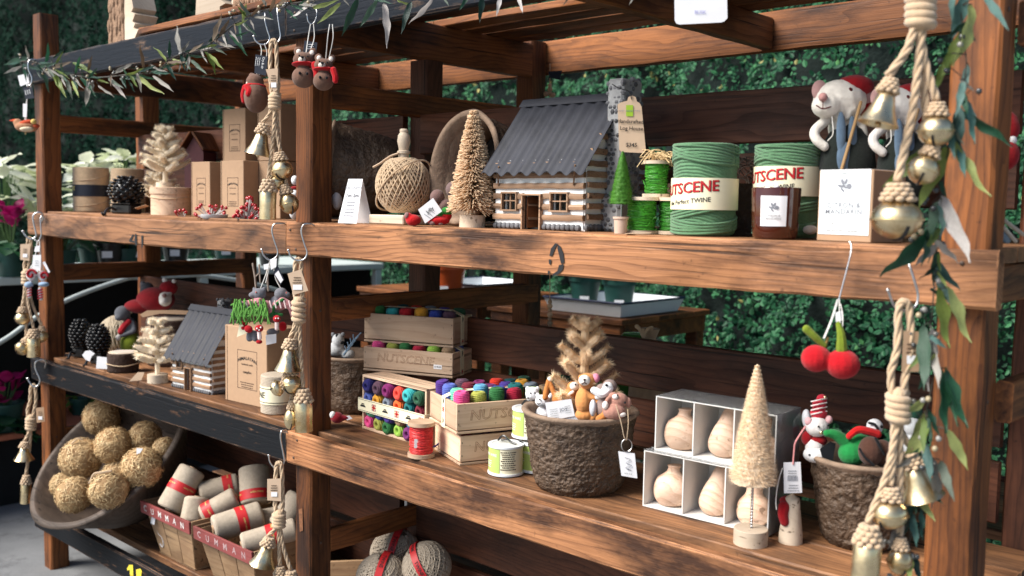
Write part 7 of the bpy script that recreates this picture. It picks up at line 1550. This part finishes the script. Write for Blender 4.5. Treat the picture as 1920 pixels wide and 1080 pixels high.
LV_R = [(1812, -15, 1784, 78, 't'), (1790, -25, 1782, 40, 't'), (1845, -10, 1890, 53, 't'), (1822, 8, 1798, 124, 'l'), (1810, 52, 1762, 150, 'l'), (1784, 100, 1746, 176, 'l'), (1815, 120, 1803, 192, 't'), (1806, 150, 1794, 216, 't'), (1800, 200, 1794, 292, 't'), (1815, 190, 1829, 270, 't'), (1806, 208, 1897, 276, 'g'), (1757, 272, 1655, 350, 'l'), (1777, 273, 1722, 392, 'l'), (1779, 272, 1860, 366, 'l'), (1797, 268, 1810, 332, 't'), (1770, 368, 1816, 492, 'w'), (1765, 372, 1731, 492, 's'), (1745, 430, 1655, 524, 'g'), (1740, 440, 1732, 496, 's'), (1757, 470, 1750, 535, 'g'), (1755, 538, 1783, 652, 'l'), (1774, 538, 1823, 642, 'l'), (1733, 610, 1732, 732, 's'), (1742, 610, 1744, 734, 'w'), (1748, 640, 1760, 728, 's'), (1768, 690, 1816, 802, 'g'), (1770, 690, 1776, 812, 'g'), (1764, 690, 1795, 800, 'g'), (1733, 770, 1703, 852, 'l'), (1740, 775, 1728, 846, 'l'), (1735, 798, 1689, 888, 'l'), (1778, 805, 1815, 882, 'l'), (1748, 858, 1757, 957, 's'), (1762, 862, 1788, 937, 's'), (1708, 955, 1667, 1037, 'g'), (1725, 952, 1731, 1012, 'g'), (1700, 1028, 1690, 1088, 'l'), (1706, 1038, 1706, 1090, 'l'), (1712, 940, 1690, 1000, 'g'), (1752, 500, 1762, 545, 'g')]
for i_ in range(42):
    j_ = q_.uniform(.3, 14.6); s0, s1 = S_R[int(j_)], S_R[int(j_) + 1]; f_ = j_ % 1; u_, v_ = s0[0] + (s1[0] - s0[0]) * f_ + q_.uniform(-8, 8), s0[1] + (s1[1] - s0[1]) * f_
    an = q_.uniform(.5, 2.5); l_ = q_.uniform(35, 75); LV_R.append((u_, v_, u_ + l_ * math.cos(an), v_ + l_ * math.sin(an), q_.choice('ggtsgls')))
t, o, P, q = garland('large leaf garland hanging down the right post, out of focus', -.115, S_R, LV_R, 9, 1.12); beads(t, o, P, q, 26, .0052, -.05)
# ------------------------------------------------------------------ behind the rack: plant benches, table, plants
dkshade_soil = pmat('shade_and_soil_black', (.006, .007, .008), .9, .3, 20, .3)  # near-black standing in for shade under the bench; also the pot soil
greyw = pmat('pale_bench_paint', (.50, .56, .54), .6, .1, 8)
t = thing('plant_bench', 'long pale topped plant bench with two tiers beyond the left end of the rack', 'bench', (-3.15, .6, 0))
obj('bench_top', MB().box((-.55, .15, 1.285), (1.10, 4.5, .045), .005), greyw, t); obj('lower_tier', MB().box((-.38, .15, .415), (.86, 4.5, .035), .005), terracotta, t)
obj('skirt', MB().box((-.06, .15, .19), (.02, 4.46, .38)), dkshade_soil, t); obj('back_shade', MB().box((-.80, .15, .70), (.02, 4.46, 1.12)), dkshade_soil, t)  # black sheets added as the shadow below and between the tiers
for y in (-2.0, .9, 2.36): obj('leg', MB().box((-.035, y, .84), (.055, .055, .84), .004), greyw, t)
obj('end_shade', MB().box((-.45, 2.36, .84), (.66, .02, .82)), dkshade_soil, t)  # far end closed with the same added shade sheet
o = wp(0, 642, 0.2); t = thing('hoop', 'thin curved pale hoop rising behind the left post', 'hoop', at(0, 642, X=-2.95)); o = Vector(t.location)
obj('rod', MB().tube(curve([Vector((0, -.9, -.62)), Vector((0, -.35, -.16))] + [at(u, v, X=-2.95) - o for u, v in ((0, 642), (60, 600), (115, 568), (180, 541), (250, 519), (310, 508))] + [Vector((0, 1.9, .12)), Vector((0, 2.3, -.55))], 60), .014, 8), greyw, t, smooth=180)
def pl_leaf(seed, w=.34, notch=0):
    q = random.Random(seed); n = 8; V = []; F = []
    for i in range(n + 1):
        f = i / n; ww = w * math.sin(PI * min(1, f * .96 + .03)) ** .75 * (1 + (notch * math.sin(f * 19))); z = -.22 * f * f + .03 * math.sin(f * 9 + seed)
        V += [(f, -ww, z + .10 * ww), (f, -ww * .5, z - .02), (f, 0, z - .03), (f, ww * .5, z - .02), (f, ww, z + .10 * ww)]
    for i in range(n):
        for k in range(4): F.append((i * 5 + k, i * 5 + k + 1, i * 5 + k + 6, i * 5 + k + 5))
    me = MB().add(V, F).mesh('leaf', 180); me.materials.append(bpy.data.materials['plant_leaf']); return me
pleaf = pmat('plant_leaf', None, .5, .15, 14, .25, 40, .003, spec=.4); fibre(pleaf)
PL = [pl_leaf(i, .30, .10) for i in range(3)]; HL = [pl_leaf(i + 9, .46, .03) for i in range(2)]
def plant(name, label, loc, potr, poth, leaves, cat='plant', group=None):
    t = thing(name, label, cat, loc, 0, group)
    if potr: obj('pot', MB().ring([(potr * .55, 0), (potr * .75, 0), (potr, poth), (potr * 1.06, poth), (potr * 1.06, poth + .012), (potr * .94, poth + .012), (potr * .70, .012)], 24), greenm, t); obj('soil', MB().lathe([(potr * .92, poth * .86), (0, poth * .86)][::-1], 20), pmat('potting_soil', (.02, .014, .01), .95) if 'potting_soil' not in bpy.data.materials else bpy.data.materials['potting_soil'], t)
    q = random.Random(int(abs(loc[0] * 100) + abs(loc[1] * 71))); st = MB()
    for (n, z0, z1, R0, R1, size, tilt, cols, meshes, nm) in leaves:
        for i in range(n):
            a = q.uniform(0, 2 * PI); R = q.uniform(R0, R1); z = q.uniform(z0, z1); L = size * q.uniform(.7, 1.2)
            p = Vector((R * math.cos(a), R * math.sin(a), z)); M = T(*p) @ RZ(math.degrees(a) + q.uniform(-40, 40)) @ RY(-tilt + q.uniform(-28, 28)) @ RX(q.uniform(-30, 30)) @ Matrix.Diagonal((L, L, L, 1))
            obj(nm, q.choice(meshes), None, t, M=M, color=q.choice(cols)); st.tube([(0, 0, poth * .8), (p.x * .5, p.y * .5, z * .6 + poth * .2), tuple(p)], .0025, 4)
    obj('stem', st, pmat('plant_stem', (.06, .12, .03), .6) if 'plant_stem' not in bpy.data.materials else bpy.data.materials['plant_stem'], t)
    return t
W_ = ('#dfe3c9', '#e6e8d6', '#d3dbb0', '#eceee2'); G_ = ('#1f4a2c', '#2b5d38', '#173d27'); LG = ('#4c7d34', '#6a9446'); MG = ('#a5135f', '#b81e6c', '#8a0f50')
def poin(label, u, v, X, s_=1.0):
    p = at(u, v, X=X); h = p.z - 1.308
    plant('poinsettia', label, (p.x, p.y, 1.308), .085, .13, [(22, h - .02, h + .07, .0, .11 * s_, .17 * s_, 8, W_, PL, 'bract'), (14, h - .14, h - .03, .05, .14 * s_, .15 * s_, -10, W_, PL, 'bract'), (14, h - .25, h - .10, .04, .12 * s_, .15, -5, G_, PL, 'leaf')], group='white poinsettias on the bench')
poin('white poinsettia at the far left edge beside the left post', 8, 330, -3.45, 1.15)
poin('white poinsettia behind the jute twine spools, left of the navy band', 172, 322, -3.40, .8)
poin('white poinsettia behind the jute twine spools, nearer the feather trees', 236, 314, -3.55, .8)
poin('low white poinsettia behind the left post, under the taller ones', 112, 392, -3.25, .8)
poin('low white poinsettia between the left post and the twine spools', 236, 384, -3.30, .8)
def cyc(label, u, v, X, zb, n=1.0):
    p = at(u, v, X=X); h = p.z - zb
    plant('cyclamen', label, (p.x, p.y, zb), .10, .15, [(26, h - .26, h - .13, .02, .17, .13, -12, G_, HL, 'leaf'), (12, h - .02, h + .05, .0, .08, .085, 60, MG, HL, 'petal'), (5, h - .09, h - .02, .0, .06, .08, 40, MG, HL, 'petal')], group='magenta cyclamens in green pots')
cyc('magenta cyclamen in a green pot on the bench, upper left edge', 20, 408, -3.22, 1.308); cyc('magenta cyclamen in a green pot on the lower tier, left edge', 8, 728, -3.20, .433)
p = at(150, 750, X=-3.35); plant('bench_seedling', 'small bright green seedling glimpsed under the black middle rail', (p.x, p.y, .433), .06, .09, [(9, p.z - .433 - .05, p.z - .433 + .04, .01, .06, .10, 5, LG, HL, 'leaf')])
for i, (u, v) in enumerate(((205, 470), (262, 468), (330, 480), (425, 486), (505, 488))):
    p = at(u, v, X=-3.3); t = thing('nursery_pot', ('leftmost', 'second from left', 'middle', 'second from right', 'rightmost')[i] + ' dark nursery pot on the bench, below the top shelf rail', 'pot', (p.x, p.y, 1.308), 0, 'dark nursery pots')
    obj('wall', MB().ring([(.06, 0), (.085, .16), (.092, .16), (.092, .18), (.08, .18), (.05, .01)], 24), greenm if i % 2 else blackp, t); obj('label', MB().box((.088, -.03, .11), (.002, .06, .04)), paper, t, rot=(0, 0, rad(-14)))
# tables beyond the rack
def table(label, x0, x1, y0, y1, zt):
    t = thing('potting_table', label, 'table', ((x0 + x1) / 2, (y0 + y1) / 2, 0)); w, d = x1 - x0, y1 - y0
    for j in range(5): plank_child('top_board', w, d / 5 - .004, .03, (0, -d / 2 + d / 5 * (j + .5), zt - .015), t)
    for nm, c, dd in (('apron', (0, -d / 2 + .03, zt - .075), (w - .04, .03, .085)), ('apron', (0, d / 2 - .03, zt - .075), (w - .04, .03, .085)), ('apron', (w / 2 - .03, 0, zt - .075), (.03, d - .10, .085)), ('apron', (-w / 2 + .03, 0, zt - .075), (.03, d - .10, .085))): obj(nm, MB().box(c, dd, .003), WD['post'], t)
    for sx in (-1, 1):
        for sy in (-1, 1): obj('leg', MB().box((sx * (w / 2 - .06), sy * (d / 2 - .06), (zt - .03) / 2), (.075, .075, zt - .03), .004), WD['post'], t)
    return t
def plank_child(nm, l, t_, h, loc, par): obj(nm, MB().box((0, 0, 0), (l, t_, h), .003), WD['beam'], par, loc)
def tray(label, x0, x1, y0, y1, z):
    t = thing('enamel_tray', label, 'tray', ((x0 + x1) / 2, (y0 + y1) / 2, z)); w, d, h, s_ = (x1 - x0) / 2, (y1 - y0) / 2, .075, .90
    B = [(-w * s_, -d * s_, .003), (w * s_, -d * s_, .003), (w * s_, d * s_, .003), (-w * s_, d * s_, .003)]; T_ = [(-w, -d, h), (w, -d, h), (w, d, h), (-w, d, h)]; I_ = [(x * .985, y * .985, z_) for x, y, z_ in T_]; J = [(x * .98, y * .98, .006) for x, y, z_ in B]
    mb = MB().add(B + T_ + I_ + J, [(3, 2, 1, 0)] + [(i, (i + 1) % 4, (i + 1) % 4 + 4, i + 4) for i in range(4)] + [(i + 4, (i + 1) % 4 + 4, (i + 1) % 4 + 8, i + 8) for i in range(4)] + [(i + 8, (i + 1) % 4 + 8, (i + 1) % 4 + 12, i + 12) for i in range(4)] + [(12, 13, 14, 15)])
    obj('pan', mb, whitep, t, smooth=0); obj('blue_rim', MB().tube(T_ + [T_[0]], .006, 6), pmat('navy_enamel', (.01, .018, .06), .3) if 'navy_enamel' not in bpy.data.materials else bpy.data.materials['navy_enamel'], t)
def gpot(label, u, v, z, X=None, Y=None, r=.085, h=.17, mat=None):
    p = at(u, v, Z=z); t = thing('plant_pot', label, 'pot', p, 0); obj('wall', MB().ring([(r * .6, 0), (r * .74, 0), (r, h * .82), (r * 1.08, h * .82), (r * 1.08, h), (r * .96, h), (r * .68, .01)], 28), mat or greenm, t, smooth=50); obj('soil', MB().lathe([(0, h * .9), (r * .98, h * .9)], 20), dkshade_soil, t)
    obj('label', MB().box((.0, 0, 0), (.05, .002, .04)), paper, t, (r * .55, -r * .74, h * .25), (0, 0, rad(38)))
    q = random.Random(int(u)); mb = MB()
    for i in range(16):
        a = q.uniform(0, 6.28); L = q.uniform(.08, .2); M = T(0, 0, h * .9) @ RZ(math.degrees(a)) @ RY(-q.uniform(20, 75)) @ Matrix.Diagonal((L, L, L, 1)); obj('leaf', q.choice(PL), None, t, M=M, color=q.choice(G_ + LG))
    return t
table('wooden potting table behind the middle of the rack, carrying a white tray', -1.20, -.262, 2.115, 2.95, 1.20); tray('white enamel tray with a navy rim on the potting table behind', -.80, -.285, 2.14, 2.72, 1.202)
gpot('dark green pot on the white tray, left of its twin', 1096, 574, 1.212); gpot('dark green pot on the white tray, right of its twin', 1160, 582, 1.212)
table('wooden table further left behind the rack, under the orange pot', -2.6, -1.45, 2.3, 3.05, 1.20); tray('white enamel tray beside the orange pot', -2.0, -1.5, 2.34, 2.9, 1.202)
op = pmat('orange_paint', (.55, .09, .02), .4, .1); gpot('orange pot just visible under the top shelf rail', 838, 556, 1.212, r=.11, h=.20, mat=op)
# small things on the far half of the shelves
wb = WD['white']
def beadstring(label, u, v, n, Y, r, tail=0):
    o = wp(u, v, Y); t = thing('bead_ornament', label, 'ornament', o); V = View(0, o); k = V.k
    for i in range(n): obj('bead', MB().ball((0, 0, 0), r * k * (1 + .25 * (i % 2)), 10, 8), WD['pine'], t, V.p(u, v + i * r * 1.9))
    obj('cord', V.cap(MB(), [(u, v + n * r * 1.9, 0), (u, v - tail, 0)], .8, 5, 4), jutel, t)
    return t, V
beadstring('string of wooden beads hanging behind the middle shelf', 1031, 566, 7, .66, 4.2, 60)
t, V = beadstring('wooden bead ornament with tags hanging from the far beam', 1031, 160, 3, 1.06, 4, 40); obj('tag_card', V.poly(MB(), [(1028, 134), (1054, 132), (1050, 150), (1030, 146)], 3), navy, t, smooth=0); obj('bead', V.many([('e', 1024, 176, 2, 5, 5), ('e', 1036, 178, 2, 6, 5)]), WD['pine'], t)
o = at(1205, 636, Y=.66); t = thing('jute_sack', 'tied jute sack top with a raffia bow behind the back board', 'sack', (o.x, .70, S2)); hh = o.z - S2
obj('sack', MB().lathe([(.05, 0), (.065, hh * .4), (.055, hh * .85), (.018, hh), (.03, hh + .03), (0, hh + .03)], 20), jute, t); V = View(0, o); mb = V.many([('c', [(1206, 632, 6), (1200, 618, 6), (1194, 612, 6)], (3, 4)), ('c', [(1206, 632, 6), (1214, 618, 6), (1222, 615, 6)], (3, 4)), ('c', [(1206, 632, 6), (1206, 618, 6)], 3)]); dd = o - Vector(t.location); mb.v = [tuple(Vector(p) + dd) for p in mb.v]; obj('bow', mb, jutel, t)
o = at(1178, 634, Y=.72); t = thing('green_jar', 'green glass jar with a wire clip behind the back board', 'jar', (o.x, .76, S2)); hh = o.z - S2
obj('glass', MB().lathe([(.055, 0), (.06, hh * .8), (.055, hh * .97), (.04, hh + .012), (0, hh + .016)], 26), pmat('green_glass', (.05, .16, .04), .12, .1, bump=0, coat=.4), t); obj('wire_clip', MB().tube([(.058 * math.cos(a), .058 * math.sin(a), hh * .97 + .010 * math.sin(a * 2)) for a in [2 * PI * i / 24 for i in range(25)]], .002, 5), steel, t)
plush('felt_gnome', 'felt figure in a red pointed hat with a white pompom, right of the right post', 'soft toy', (1905, 300), .34, ('#8e0f16', [('e', 1890, 242, 0, 20, 26), ('c', [(1890, 222, 0), (1898, 228, 4), (1900, 250, 6)], (14, 8)), ('e', 1885, 290, 0, 24, 30)]), [('pompom', '#dcd8d6', [('e', 1897, 263, 12, 9, 9)])])
o = at(1895, 430, Y=.16); t = thing('twig_bundle', 'pale peeled twigs lying on the shelf behind the right post', 'twigs', o); V = View(0, o); obj('twig', V.cap(MB(), [(1876, 408, 0), (1919, 440, 4)], 4, 7), WD['white'], t); obj('twig', V.cap(MB(), [(1876, 420, 4), (1904, 452, 8)], 4, 7), WD['white'], t); obj('grey_leaf', V.many([('e', 1884, 442, 2, 10, 16, 4, -30)]), felt, t, color='#77828a')
